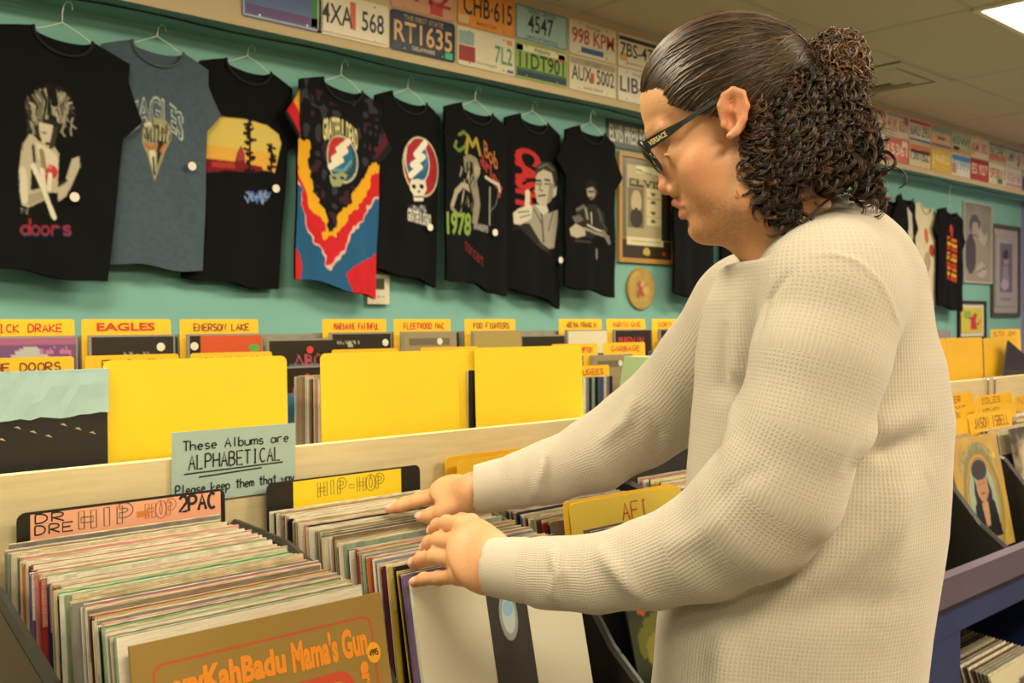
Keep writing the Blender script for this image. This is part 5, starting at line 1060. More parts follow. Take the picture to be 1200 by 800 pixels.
# ------------------------------------------------------------------ the man: distance-field sculpting in metres, camera-aligned axes (x right, h up, z away)
class Field:
    def __init__(s, lo, hi, vox):
        s.lo = np.array(lo, np.float32); s.v = vox; s.n = np.ceil((np.array(hi)-np.array(lo))/vox).astype(int)+1
        s.A = np.full(s.n, .05, np.float32)
    def sub(s, lo, hi):
        a = np.clip(np.floor((np.array(lo)-s.lo)/s.v).astype(int), 0, s.n); b = np.clip(np.ceil((np.array(hi)-s.lo)/s.v).astype(int)+1, 0, s.n)
        g = [(s.lo[i]+s.v*np.arange(a[i], b[i], dtype=np.float32)).reshape([-1 if j == i else 1 for j in range(3)]) for i in range(3)]
        return tuple(slice(a[i], b[i]) for i in range(3)), g
    def mix(s, sl, d, k, op):
        A = s.A[sl]
        if op == 'add':
            h = np.maximum(k-np.abs(A-d), 0)/max(k, 1e-6); s.A[sl] = np.minimum(A, d)-h*h*k*.25
        elif op == 'sub':
            d = -d; h = np.maximum(k-np.abs(A-d), 0)/max(k, 1e-6); s.A[sl] = np.maximum(A, d)+h*h*k*.25
    def ell(s, c, r, k=.01, op='add', B=None):
        c = np.array(c, np.float32); r = np.array(r, np.float32); m = float(r.max())+k+.012
        sl, (X, Y, Z) = s.sub(c-m, c+m)
        if 0 in [x.stop-x.start for x in sl]: return s
        X = X-c[0]; Y = Y-c[1]; Z = Z-c[2]
        if B is not None: X, Y, Z = [B[i][0]*X+B[i][1]*Y+B[i][2]*Z for i in range(3)]
        k0 = np.sqrt((X/r[0])**2+(Y/r[1])**2+(Z/r[2])**2)+1e-9; k1 = np.sqrt((X/r[0]**2)**2+(Y/r[1]**2)**2+(Z/r[2]**2)**2)+1e-9
        s.mix(sl, (k0*(k0-1)/k1).astype(np.float32), k, op); return s
    def cap(s, a, b, ra, rb, k=.01, op='add'):
        a = np.array(a, np.float32); b = np.array(b, np.float32); m = max(ra, rb)+k+.012
        sl, (X, Y, Z) = s.sub(np.minimum(a, b)-m, np.maximum(a, b)+m)
        if 0 in [x.stop-x.start for x in sl]: return s
        d = b-a; L2 = float(d@d)+1e-12
        t = np.clip(((X-a[0])*d[0]+(Y-a[1])*d[1]+(Z-a[2])*d[2])/L2, 0, 1)
        D = np.sqrt((X-a[0]-t*d[0])**2+(Y-a[1]-t*d[1])**2+(Z-a[2]-t*d[2])**2)-(ra+(rb-ra)*t)
        s.mix(sl, D, k, op); return s
    def chain(s, pts, rs, k=.01, op='add'):
        for i in range(len(pts)-1): s.cap(pts[i], pts[i+1], rs[i], rs[i+1], k, op)
        return s
    def mesh(s, smooth=2):
        A = s.A; S_ = A < 0; n = np.array(A.shape)
        c = np.zeros(n-1, np.uint8)
        for i in (0, 1):
            for j in (0, 1):
                for k in (0, 1): c += S_[i:n[0]-1+i, j:n[1]-1+j, k:n[2]-1+k]
        act = np.argwhere((c > 0) & (c < 8)); idx = np.full(n-1, -1, np.int32); idx[tuple(act.T)] = np.arange(len(act))
        P_ = np.zeros((len(act), 3)); W_ = np.zeros(len(act))
        co = [(i, j, k) for i in (0, 1) for j in (0, 1) for k in (0, 1)]
        vals = {q: A[act[:, 0]+q[0], act[:, 1]+q[1], act[:, 2]+q[2]] for q in co}
        for q in co:
            for ax in range(3):
                if q[ax] == 0:
                    p = list(q); p[ax] = 1; va, vb = vals[q], vals[tuple(p)]; m = (va < 0) != (vb < 0)
                    t = np.where(m, va/np.where(va == vb, 1, va-vb), 0)
                    e = np.array(q, float)[None].repeat(len(act), 0); e[:, ax] += t; P_ += e*m[:, None]; W_ += m
        V = (act+P_/W_[:, None])*s.v+s.lo
        Q = []
        for ax in range(3):
            o = [slice(None)]*3; o2 = [slice(None)]*3; o[ax] = slice(0, -1); o2[ax] = slice(1, None)
            a_, b_ = S_[tuple(o)], S_[tuple(o2)]; e = np.argwhere(a_ != b_); u, w_ = [i for i in range(3) if i != ax]
            e = e[(e[:, u] > 0) & (e[:, w_] > 0) & (e[:, u] < n[u]-1) & (e[:, w_] < n[w_]-1)]
            def gi(du, dw):
                f = e.copy(); f[:, u] += du; f[:, w_] += dw; return idx[tuple(f.T)]
            q = np.stack([gi(-1, -1), gi(0, -1), gi(0, 0), gi(-1, 0)], 1)
            flip = a_[tuple(e.T)]
            if ax == 1: flip = ~flip
            q[~flip] = q[~flip][:, ::-1]; Q.append(q)
        Q = np.vstack(Q)
        for _ in range(smooth):
            acc = np.zeros_like(V); cnt = np.zeros(len(V))
            for a_, b_ in ((0, 1), (1, 2), (2, 3), (3, 0)):
                for x, y in ((a_, b_), (b_, a_)):
                    for d in range(3): acc[:, d] += np.bincount(Q[:, x], V[Q[:, y], d], len(V))
                    cnt += np.bincount(Q[:, x], minlength=len(V))
            V = V*.5+.5*acc/np.maximum(cnt, 1)[:, None]
        return V, Q
def toW(V):
    V = np.asarray(V, float); return np.stack([CC*V[..., 0]+SS*V[..., 2], -SS*V[..., 0]+CC*V[..., 2], EYE+V[..., 1]], -1)
def Q_(px, py, z): return np.array(((px-CX)/F*z, (CY-py)/F*z, z))
FD = np.array((-.975, 0, .22)); LD = np.array((-.22, 0, -.975)); UP = np.array((0, 1., 0))
HC = Q_(862, 150, 1.15)
def Hd(px, py, c=0):                        # point of the sight line through (px, py) on the head's fore-aft plane shifted c mm to his left
    a = abs(c)/1000.; ray = np.array(((px-CX)/F, (CY-py)/F, 1.)); p0 = HC+LD*a; t = (p0@LD)/(ray@LD); p = ray*t
    return p if c >= 0 else p-2*LD*((p-HC)@LD)
def headB(deg):
    t = math.radians(deg); f = FD*math.cos(t)-UP*math.sin(t); u = np.cross(f, LD); u = u if u[1] > 0 else -u
    return [f, u, LD]
PB = cam2w(*(.30, 0, 1.2)); ORG = np.array((PB.x, PB.y, 0.0))
person = tag(empty('person', tuple(ORG)), 'man in cream waffle-knit shirt and glasses, curly dark hair in a bun, leafing through records', 'person')
def pmesh(name, V, Q, m, parent=person, colors=None, uv=None, world=False, smooth=True):
    Wd = V if world else toW(V)
    return np_mesh(name, Wd-ORG, Q, m, parent, smooth=smooth, colors=colors, uv=uv)
# ---- joints
LSH, LEL, LWR = Q_(978, 345, 1.04), Q_(900, 590, 1.06), Q_(592, 663, 1.19)
RSH, REL, RWR = Q_(868, 360, 1.38), Q_(785, 478, 1.48), Q_(562, 573, 1.50)
NECK0, NECK1 = Hd(900, 228), Q_(952, 316, 1.20)
LARM = [(978, 356, 1.045, .072), (960, 420, 1.03, .070), (940, 500, 1.025, .068), (908, 568, 1.035, .071), (882, 603, 1.05, .070), (826, 639, 1.085, .0605), (765, 660, 1.115, .050), (700, 671, 1.145, .0445), (640, 670, 1.168, .0430)]
RARM = [(872, 372, 1.38, .080), (828, 428, 1.44, .072), (790, 470, 1.48, .067), (750, 500, 1.49, .061), (700, 530, 1.49, .054), (645, 553, 1.485, .044), (612, 562, 1.48, .0435)]
# ---- body skin
bf = Field((-.27, -.60, .96), (.52, .34, 1.72), .0024)
def head(f):
    f.ell(Hd(853, 112), (.0955, .0845, .074), .01, B=headB(6))                        # cranium
    f.ell(Hd(800, 122), (.047, .046, .062), .02, B=headB(20))                          # forehead
    f.ell(Hd(834, 188), (.050, .062, .057), .022, B=headB(20))                         # mid face
    f.ell(Hd(852, 226), (.044, .044, .050), .02, B=headB(25))
    for s in (1, -1):
        f.cap(Hd(828, 263, 9*s), Hd(872, 236, 44*s), .0165, .016, .022)               # jaw line
        f.cap(Hd(872, 236, 46*s), Hd(880, 190, 54*s), .015, .015, .022)
        f.ell(Hd(826, 196, 43*s), (.026, .022, .018), .02, B=headB(20))                # cheekbone
        f.ell(Hd(830, 222, 34*s), (.020, .020, .02), .016)
        f.ell(Hd(776, 176, 31*s), (.0125, .014, .018), .012, 'sub', B=headB(25))      # socket
        f.ell(Hd(794, 181, 30*s), (.0115, .0125, .014), .012)                          # lidded eye
        f.cap(Hd(765, 156, 12*s), Hd(778, 150, 44*s), .0085, .0075, .012)              # brow
        f.cap(Hd(779.5, 181, 18*s), Hd(780.5, 182, 42*s), .0022, .0018, .002)            # lid edge
    f.ell(Hd(826, 266), (.0165, .0165, .022), .012)                                    # chin
    f.cap(Hd(768, 166), Hd(782, 213), .0070, .0085, .010)                              # nose
    f.ell(Hd(781.5, 218.5), (.0108, .0105, .0108), .004)
    for s in (1, -1):
        f.ell(Hd(791, 222.5, 12*s), (.0088, .0074, .0064), .005)
        f.ell(Hd(786, 231, 5.5*s), (.005, .0035, .0028), .002, 'sub')
    f.ell(Hd(812, 240), (.0155, .017, .024), .010)                                      # muzzle
    for s in (1, -1):
        f.cap(Hd(792.5, 237.5, 0), Hd(801, 241, 19*s), .0054, .0028, .003)              # upper lip
        f.cap(Hd(801.5, 251, 0), Hd(806, 248, 17*s), .0062, .0030, .003)                # lower lip
        f.cap(Hd(790.5, 243.8, 0), Hd(802, 245.5, 20*s), .0016, .0012, .0015, 'sub')     # mouth line
    f.ell(Hd(808, 262), (.006, .005, .012), .006, 'sub')
    # ears
    for s in (1, -1):
        B = headB(12)
        f.ell(Hd(858, 132, 76*s), (.0150, .0260, .0085), .006, B=B)
        f.ell(Hd(857, 121, 81*s), (.011, .014, .0055), .004, B=B); f.ell(Hd(857, 141, 84.5*s), (.0070, .011, .0075), .003, 'sub', B=B)
        f.ell(Hd(858, 121, 86*s), (.0065, .009, .0060), .003, 'sub', B=B)
        ring = [(846, 138), (843, 124), (848, 111), (859, 105), (870, 109), (875, 124), (872, 140), (863, 154), (856, 159)]
        f.chain([Hd(x, y, (81+2.5*(i > 2))*s) for i, (x, y) in enumerate(ring)], [.0024, .0028, .0034, .0038, .0038, .0036, .0034, .0045, .0048], .003)
        f.cap(Hd(864, 113, 82*s), Hd(866, 146, 82*s), .002, .003, .003)
        f.ell(Hd(848, 146, 80*s), (.0035, .0055, .004), .003)
    # neck
    f.cap(NECK0, NECK1, .056, .060, .02); f.cap(Hd(862, 255), Hd(905, 300), .024, .03, .03)
    f.cap(NECK1, Q_(960, 350, 1.2), .060, .07, .03)
head(bf)
bf.cap(Hd(880, 283, 10), Hd(884, 286, 10), .006, .006, .012)
bf.chain([Q_(955, 380, 1.2), Q_(955, 600, 1.2), Q_(945, 930, 1.2)], [.11, .10, .11], .03)
bf.cap(LSH, RSH, .05, .05, .03)
bf.chain([LSH, Q_(935, 505, 1.05), Q_(892, 592, 1.065), Q_(838, 630, 1.09), Q_(765, 660, 1.12), Q_(690, 670, 1.15), LWR], [.048, .042, .038, .036, .033, .029, .025], .01)
bf.chain([RSH, REL, Q_(620, 562, 1.48), RWR], [.048, .036, .028, .025], .01)
NAILS = []; TIPS = []
def finger(pts, r0, k=.0035, nail=None):
    rs = [r0*1.10, r0, r0*.92, r0*.80][:len(pts)] if len(pts) == 4 else [r0*1.15, r0, r0*.84]
    bf.chain(pts, rs, k); 
    for i in range(1, len(pts)-1): bf.ell(pts[i], (rs[i]*1.01,)*3, .004)
    TIPS.append(pts[-1]); 
    if nail is not None:
        d = pts[-1]-pts[-2]; d = d/np.linalg.norm(d); n_ = np.array(nail, float); n_ = n_-d*(n_@d); n_ /= np.linalg.norm(n_)
        c = pts[-1]-d*.001+n_*rs[-1]*.86; NAILS.append((c, d, n_, rs[-1]))
        bf.ell(c+n_*.0006, (rs[-1]*.95, .0012, rs[-1]*.72), .0012, B=[d, n_, np.cross(d, n_)])
# near hand (left): palm down, back towards us and up
nrm = np.array((-.10, .62, -.78)); nrm = nrm/np.linalg.norm(nrm)
KN = [Q_(541, 616, 1.285), Q_(534, 636, 1.272), Q_(533, 656, 1.262), Q_(536, 675, 1.252)]
W0 = Q_(584, 662, 1.195)
for kx, rr_ in zip(KN, (.0150, .0150, .0145, .0135)):
    a_ = W0*.75+kx*.25+(kx-KN[1])*.25; bf.chain([W0, a_, kx], [.021, .019, rr_*.85], .012)
bf.ell((KN[0]+KN[3]+2*W0)/4, (.038, .030, .017), .014, B=[(KN[1]-W0)/np.linalg.norm(KN[1]-W0), np.cross(nrm, (KN[1]-W0)/np.linalg.norm(KN[1]-W0)), nrm])
for kx in KN: bf.ell(kx+nrm*.004, (.0095,)*3, .008)
finger([KN[0], Q_(524, 613, 1.325), Q_(513, 616, 1.352), Q_(507, 622, 1.366)], .0108, nail=nrm)
finger([KN[1], Q_(514, 633, 1.316), Q_(504, 636, 1.343), Q_(499, 642, 1.356)], .0110, nail=nrm)
finger([KN[2], Q_(509, 652, 1.305), Q_(494, 655, 1.333), Q_(485, 660, 1.348)], .0106, nail=nrm)
finger([KN[3], Q_(514, 677, 1.290), Q_(497, 678, 1.314), Q_(486, 682, 1.326)], .0092, nail=nrm)
bf.cap(Q_(583, 640, 1.215), Q_(562, 622, 1.26), .015, .013, .014)                        # thumb base, far side
finger([Q_(570, 628, 1.245), Q_(553, 612, 1.290), Q_(541, 607, 1.315)], .0098, k=.008)
# far hand (right): thumb towards us
nr2 = np.array((-.05, .93, -.35)); nr2 /= np.linalg.norm(nr2)
K2 = [Q_(513, 582, 1.560), Q_(515, 577, 1.585), Q_(521, 575, 1.600), Q_(528, 573, 1.610)]
W2 = Q_(556, 576, 1.505)
for kx in K2: bf.chain([W2, kx], [.0225, .0130], .014)
bf.ell((K2[1]+W2)/2, (.040, .036, .016), .014, B=[(K2[1]-W2)/np.linalg.norm(K2[1]-W2), np.cross(nr2, (K2[1]-W2)/np.linalg.norm(K2[1]-W2)), nr2])
finger([K2[0], Q_(488, 588, 1.585), Q_(470, 593, 1.597), Q_(457, 596.5, 1.605)], .0098, nail=nr2)
finger([K2[1], Q_(492, 583, 1.620), Q_(474, 589, 1.640), Q_(463, 593, 1.650)], .0098, nail=nr2)
finger([K2[2], Q_(503, 580, 1.640), Q_(488, 585, 1.660), Q_(478, 589, 1.668)], .0092, nail=nr2)
finger([K2[3], Q_(514, 576, 1.640), Q_(503, 580, 1.655), Q_(495, 584, 1.662)], .0082, nail=nr2)
finger([Q_(545, 590, 1.50), Q_(520, 600, 1.520), Q_(505, 604, 1.535), Q_(493, 605.5, 1.548)], .0112, k=.012, nail=np.array((-.1, .55, -.85)))
Vb, Qb = bf.mesh(1)
# colouring from where each point of the skin lies
def bump3(V, c, r): return np.exp(-(((V-c)/r)**2).sum(1))
skin = np.array(lin(H('d29a6e'))); Cb = np.tile(skin, (len(Vb), 1))
r_ = np.random.default_rng(3)
def tint(mask, col): 
    global Cb
    Cb = Cb*(1-mask[:, None])+np.array(lin(H(col)))*mask[:, None]
tint(.40*np.clip(sum(bump3(Vb, Hd(818, 205, 50*s), .030) for s in (1, -1)), 0, 1), 'c8714e')
tint(.5*np.clip(bump3(Vb, Hd(777, 218), .016), 0, 1), 'c4654a')
tint(.6*np.clip(sum(bump3(Vb, Hd(860, 130, 80*s), .026) for s in (1, -1)), 0, 1), 'c0684a')
lipm = np.zeros(len(Vb))
for s in (1, -1):
    for a_, b_, rr_ in ((Hd(792.5, 237.5), Hd(801, 241, 19*s), .0066), (Hd(801.5, 250.5), Hd(806, 248, 17*s), .0068)):
        d = b_-a_; t = np.clip(((Vb-a_)@d)/(d@d), 0, 1); D = np.linalg.norm(Vb-a_-t[:, None]*d, axis=1); lipm = np.maximum(lipm, np.clip((rr_*(1-.5*t)+.0008-D)/.0012, 0, 1))
tint(.75*lipm, 'b4604e')
loc = (Vb-HC); f_ = -(loc@FD)*1025+862; v_ = 150-loc[:, 1]*1000; c_ = (loc@LD)*1000
inh = (np.abs(c_) < 85) & (v_ < 330) & (f_ < 930)
st = np.clip((v_-226-.0*(f_-800))/22, 0, 1)*np.clip((892-f_)/28, 0, 1)*inh*(1-lipm)
st = np.maximum(st, np.clip(1-np.abs(v_-235+.15*(f_-795))/5, 0, 1)*(f_ < 808)*(f_ > 786)*inh*.7)
st *= np.clip(1-np.maximum(0, (v_-286)/14), 0, 1)
tint(np.clip(st*(.20+.22*(r_.random(len(Vb)) > .6)), 0, 1), '6b452c')
tint(.55*np.clip(1-np.abs((v_-180.5)-(f_-781)*.5)/1.6, 0, 1)*(np.abs(np.abs(c_)-30) < 15)*(f_ < 786)*inh, '3a241a')   # lashes
bw = np.clip(1-np.abs(v_-150-(f_-770)*(-.35))/4.2, 0, 1)*(np.abs(c_) > 8)*(f_ < 800)*(f_ > 750)*(np.abs(c_) < 60)*inh
tint(.3*bw*(r_.random(len(Vb)) > .3), '3a281c')
tint(.55*np.clip(sum(np.clip(1-np.abs((v_-190)-(f_-783)*.9)/2.2, 0, 1)*0 for s in (1,)), 0, 1), '8a5a40')

tint(.25*np.clip((vnoise(f_*.05+50, v_*.05+50, r_)-.45)*3, 0, 1)*inh, 'c27e54')
for t_ in TIPS: tint(.40*np.clip(bump3(Vb, t_, .014), 0, 1), 'cf7a5c')
for kx in KN+K2: tint(.28*np.clip(bump3(Vb, kx, .010), 0, 1), 'c07a56')
for (c, d, n_, rr_) in NAILS:
    D = Vb-c; a_ = D@d; b_ = D@n_; e_ = D@np.cross(d, n_)
    m = ((a_/(rr_*1.0))**2+(e_/(rr_*.78))**2 < 1) & (b_ > -.0022) & (b_ < .006); tint(m*.8, 'e0b09a')
skin_m = mat('skin', 'd29a6e', .48, attr='Col', bump=.25, bscale=380, sss=.12, spec=.4)
pmesh('body', Vb, Qb, skin_m, colors=Cb)
del bf
# ---- shirt
sf = Field((-.06, -.66, .93), (.60, .20, 1.62), .0031)
rows = [(-.66, .315, 1.21, .158, .172), (-.45, .335, 1.21, .160, .164), (-.37, .342, 1.21, .160, .162), (-.25, .366, 1.21, .155, .160), (-.12, .380, 1.22, .156, .160), (-.05, .379, 1.22, .146, .160), (.02, .368, 1.21, .124, .152), (.05, .360, 1.20, .100, .140)]
RA = np.array(rows); 
sl, (X, Y, Z) = sf.sub((-.06, -.66, .93), (.60, .06, 1.62))
yy = Y[0, :, 0]; ip = lambda i: np.interp(yy, RA[:, 0], RA[:, i]).reshape(1, -1, 1).astype(np.float32)
dx, dz = X-ip(1), Z-ip(2); a_ = dx*(-FD[0])+dz*(-FD[2]); b_ = dx*LD[0]+dz*LD[2]
D = ((np.abs(a_/ip(3))**2.3+np.abs(b_/ip(4))**2.3)**(1/2.3)-1)*.15
sf.mix(sl, D.astype(np.float32), .01, 'add'); del D, dx, dz, a_, b_
sf.ell(Q_(992, 345, 1.19), (.088, .108, .155), .03, B=[-FD, UP, LD])
sf.ell(Q_(908, 402, 1.23), (.088, .098, .140), .03, B=[-FD, UP, LD])
sf.cap(Q_(975, 330, 1.06), Q_(885, 345, 1.36), .062, .062, .04)
sf.cap(Q_(960, 292, 1.2), Q_(975, 340, 1.2), .070, .10, .03)
sf.cap(Q_(962, 318, 1.13), LSH, .05, .066, .04)
sf.chain([Q_(a, b, c) for a, b, c, d in RARM], [d for *_, d in RARM], .022)
sf.chain([Q_(a, b, c) for a, b, c, d in LARM], [d for *_, d in LARM], .008)
# cuffs
CL = [Q_(614, 667, 1.180), Q_(578, 664, 1.197)]; CR = [Q_(596, 566, 1.482), Q_(561, 573, 1.497)]
sf.cap(CL[0], CL[1], .0385, .0345, .003); sf.cap(CR[0], CR[1], .0395, .0355, .003)
# open the cuffs at the wrist
for a_, b_, r in ((CL[0], CL[1], .0345), (CR[0], CR[1], .0355)):
    d = (b_-a_)/np.linalg.norm(b_-a_); c0 = b_+d*.004
    sl, (X, Y, Z) = sf.sub(c0-.06, c0+.06); pl = (X-c0[0])*d[0]+(Y-c0[1])*d[1]+(Z-c0[2])*d[2]
    sf.A[sl] = np.maximum(sf.A[sl], pl)
    sf.cap(b_-d*.012, b_+d*.05, r-.005, r-.005, .002, 'sub')
# folds: soft ridges on the sleeves and body
FOLDS = []
def fold(pts, r, k=.012, op='add'): FOLDS.append(([(p[0], p[1]) for p in pts], r*(1 if op == 'add' else -1), k))
fold([(648, 640, 1.135), (655, 672, 1.12), (648, 704, 1.14)], .010, .014)
fold([(700, 640, 1.118), (722, 668, 1.100), (752, 700, 1.10)], .007, .02)
fold([(770, 640), (815, 628), (850, 600)], .004, .025)
fold([(840, 590), (870, 560), (900, 548)], .003, .02, 'sub')
fold([(1012, 516), (1040, 500), (1088, 478)], .007, .028)
fold([(1004, 552), (1040, 530), (1090, 508)], .008, .020, 'sub')
fold([(1000, 600), (1050, 575), (1095, 540)], .005, .03)
fold([(640, 528, 1.45), (636, 555, 1.43), (628, 585, 1.45)], .009, .014)
fold([(745, 462, 1.46), (735, 490, 1.43), (700, 520, 1.43)], .008, .02)
fold([(755, 475, 1.45), (770, 510, 1.42), (765, 545, 1.44)], .007, .02, 'sub')
fold([(948, 300), (975, 297), (1005, 306), (1032, 332), (1050, 372), (1058, 415)], .0022, .006)
fold([(930, 318), (900, 352), (884, 400)], .004, .010, 'sub')
fold([(850, 370, 1.25), (842, 450, 1.16), (836, 540, 1.14)], .008, .03, 'sub')
fold([(858, 350, 1.2), (862, 430, 1.13), (854, 520, 1.12)], .008, .03)
fold([(1030, 470, 1.02), (1010, 520, 1.035), (990, 560, 1.05)], .004, .02, 'sub')
fold([(1055, 560), (1048, 640), (1030, 740)], .006, .035)
fold([(1085, 560, 1.08), (1030, 620, 1.02), (940, 690, 1.03)], .009, .04)
fold([(1070, 700, 1.06), (980, 705, 1.02), (880, 735, 1.04)], .007, .035, 'sub')
fold([(850, 735, 1.06), (848, 780, 1.05), (838, 860, 1.05)], .009, .035)
# neckline: opening and collar band
ncol = [(884, 306, 1.185), (905, 312, 1.145), (932, 298, 1.128), (958, 272, 1.128), (984, 246, 1.15), (1000, 232, 1.19), (992, 236, 1.235), (965, 258, 1.262), (930, 288, 1.262), (902, 306, 1.235)]
NCP = [Q_(*p) for p in ncol]
sf.cap(Hd(895, 222), Q_(950, 292, 1.20), .056, .050, .004, 'sub')
sf.chain(NCP+[NCP[0]], [.0062]*11, .004)
Vs, Qs = sf.mesh(4); del sf
def vnormals(V, Q):
    n = np.cross(V[Q[:, 2]]-V[Q[:, 0]], V[Q[:, 3]]-V[Q[:, 1]]); N = np.zeros_like(V)
    for k in range(4):
        for d in range(3): N[:, d] += np.bincount(Q[:, k], n[:, d], len(V))
    return N/(np.linalg.norm(N, axis=1, keepdims=True)+1e-12)
NS = vnormals(Vs, Qs); view = Vs/np.linalg.norm(Vs, axis=1, keepdims=True)
if (NS*(Vs-Vs.mean(0))).sum() < 0: NS = -NS; Qs = Qs[:, ::-1]
facing = (NS*view).sum(1) < .1; SX = CX+F*Vs[:, 0]/Vs[:, 2]; SY = CY-F*Vs[:, 1]/Vs[:, 2]
disp = np.zeros(len(Vs))
for pts, amp, wd in FOLDS:
    A3 = []
    for (x, y) in pts:                                # rest each ridge on the cloth itself
        d2 = (SX-x)**2+(SY-y)**2; c = np.where(facing & (d2 < 64))[0]
        if len(c) == 0: continue
        A3.append(Vs[c[np.argmin(Vs[c, 2]*3+d2[c]*.002)]])
    if len(A3) < 2: continue
    fine = []
    for a_, b_ in zip(A3[:-1], A3[1:]): fine += [a_+(b_-a_)*t for t in np.linspace(0, 1, 7)[:-1]]
    fine.append(A3[-1]); fine = np.array(fine); best = np.full(len(Vs), 9.); tt = np.zeros(len(Vs)); n_ = len(fine)-1
    for i in range(n_):
        a_, b_ = fine[i], fine[i+1]; d = b_-a_; t = np.clip(((Vs-a_)@d)/(d@d+1e-12), 0, 1); D = np.linalg.norm(Vs-a_-t[:, None]*d, axis=1); m = D < best; best[m] = D[m]; tt[m] = (i+t[m])/n_
    disp += amp*np.exp(-(best/(wd*.55))**2)*np.sin(np.clip(tt, .02, .98)*np.pi)**.6
rw = np.random.default_rng(9); disp += .0022*(vnoise(Vs[:, 0]*22+50, Vs[:, 1]*14+50, rw)-.5)*2
Vs = Vs+NS*disp[:, None]
# knit coordinates (cycles around, cycles along) for the waffle relief
def chain_coords(V, pts, rs):
    best = np.full(len(V), 9.); al = np.zeros(len(V)); an = np.zeros(len(V)); s0 = 0; rr_ = np.zeros(len(V))
    ref = np.array((0, 0, 1.))
    for i in range(len(pts)-1):
        a_, b_ = pts[i], pts[i+1]; d = b_-a_; L = np.linalg.norm(d); d = d/L; t = np.clip((V-a_)@d, 0 if i else -.1, L if i < len(pts)-2 else L+.1)
        q = V-a_-t[:, None]*d; D = np.linalg.norm(q, axis=1); r = rs[i]+(rs[i+1]-rs[i])*np.clip(t/L, 0, 1); sc = D/r
        e1 = ref-d*(ref@d); e1 /= np.linalg.norm(e1); e2 = np.cross(d, e1); ang = np.arctan2(q@e2, q@e1)
        m = sc < best; best[m] = sc[m]; al[m] = s0+t[m]; an[m] = ang[m]; s0 += L
    return best, al, an
bL, aL, nL = chain_coords(Vs, [Q_(a, b, c) for a, b, c, d in LARM]+[CL[1]], [d for *_, d in LARM]+[.036])
bR, aR, nR = chain_coords(Vs, [Q_(a, b, c) for a, b, c, d in RARM]+[CR[1]], [d for *_, d in RARM]+[.037])
tc = np.stack([np.interp(Vs[:, 1], RA[:, 0], RA[:, 1]), Vs[:, 1], np.full(len(Vs), 1.2)], 1); q = Vs-tc; nT = np.arctan2(-(q@LD)*1.0, q@FD)
nT = np.arctan2(q@FD, q@LD)
pitch = .0045
armL = (bL < 1.16) & (Vs[:, 2] < 1.16+.1*(Vs[:, 0] < .2)) & (~((Vs[:, 1] > .045) & (aL < .03))); armR = (bR < 1.2) & (Vs[:, 0] < .27) & ~armL & (Vs[:, 2] > 1.3)
reg = armL.astype(int)+2*armR.astype(int)
def near(V, pts, r):
    o = np.full(len(V), 9.)
    for a_, b_ in zip(pts[:-1], pts[1:]):
        d = b_-a_; t = np.clip(((V-a_)@d)/(d@d), 0, 1); o = np.minimum(o, np.linalg.norm(V-a_-t[:, None]*d, axis=1)-r)
    return o
smooth_k = (((near(Vs, CL, .040) < .001) & (aL > aL[armL].max()-.050)) | ((near(Vs, CR, .041) < .001) & (aR > aR[armR].max()-.056)) | (near(Vs, NCP+[NCP[0]], .0075) < 0)).astype(float)
fr = np.stack([(reg[Qs] == k).sum(1) for k in range(3)], 1).argmax(1)            # one knit panel per face, so that seams stay clean
cyc = np.array([220, 88, 84]); angs = np.stack([nT, nL, nR], 1)/(2*math.pi)*cyc; alo = np.stack([Vs[:, 1], aL, aR], 1)/pitch
kx = angs[Qs, fr[:, None]]; ky = alo[Qs, fr[:, None]]; cf_ = cyc[fr][:, None]
kx = np.where((kx.max(1, keepdims=True)-kx.min(1, keepdims=True) > cf_/2) & (kx < 0), kx+cf_, kx)
CORN = np.stack([kx, ky, smooth_k[Qs]], -1).reshape(-1, 3).astype(np.float32)
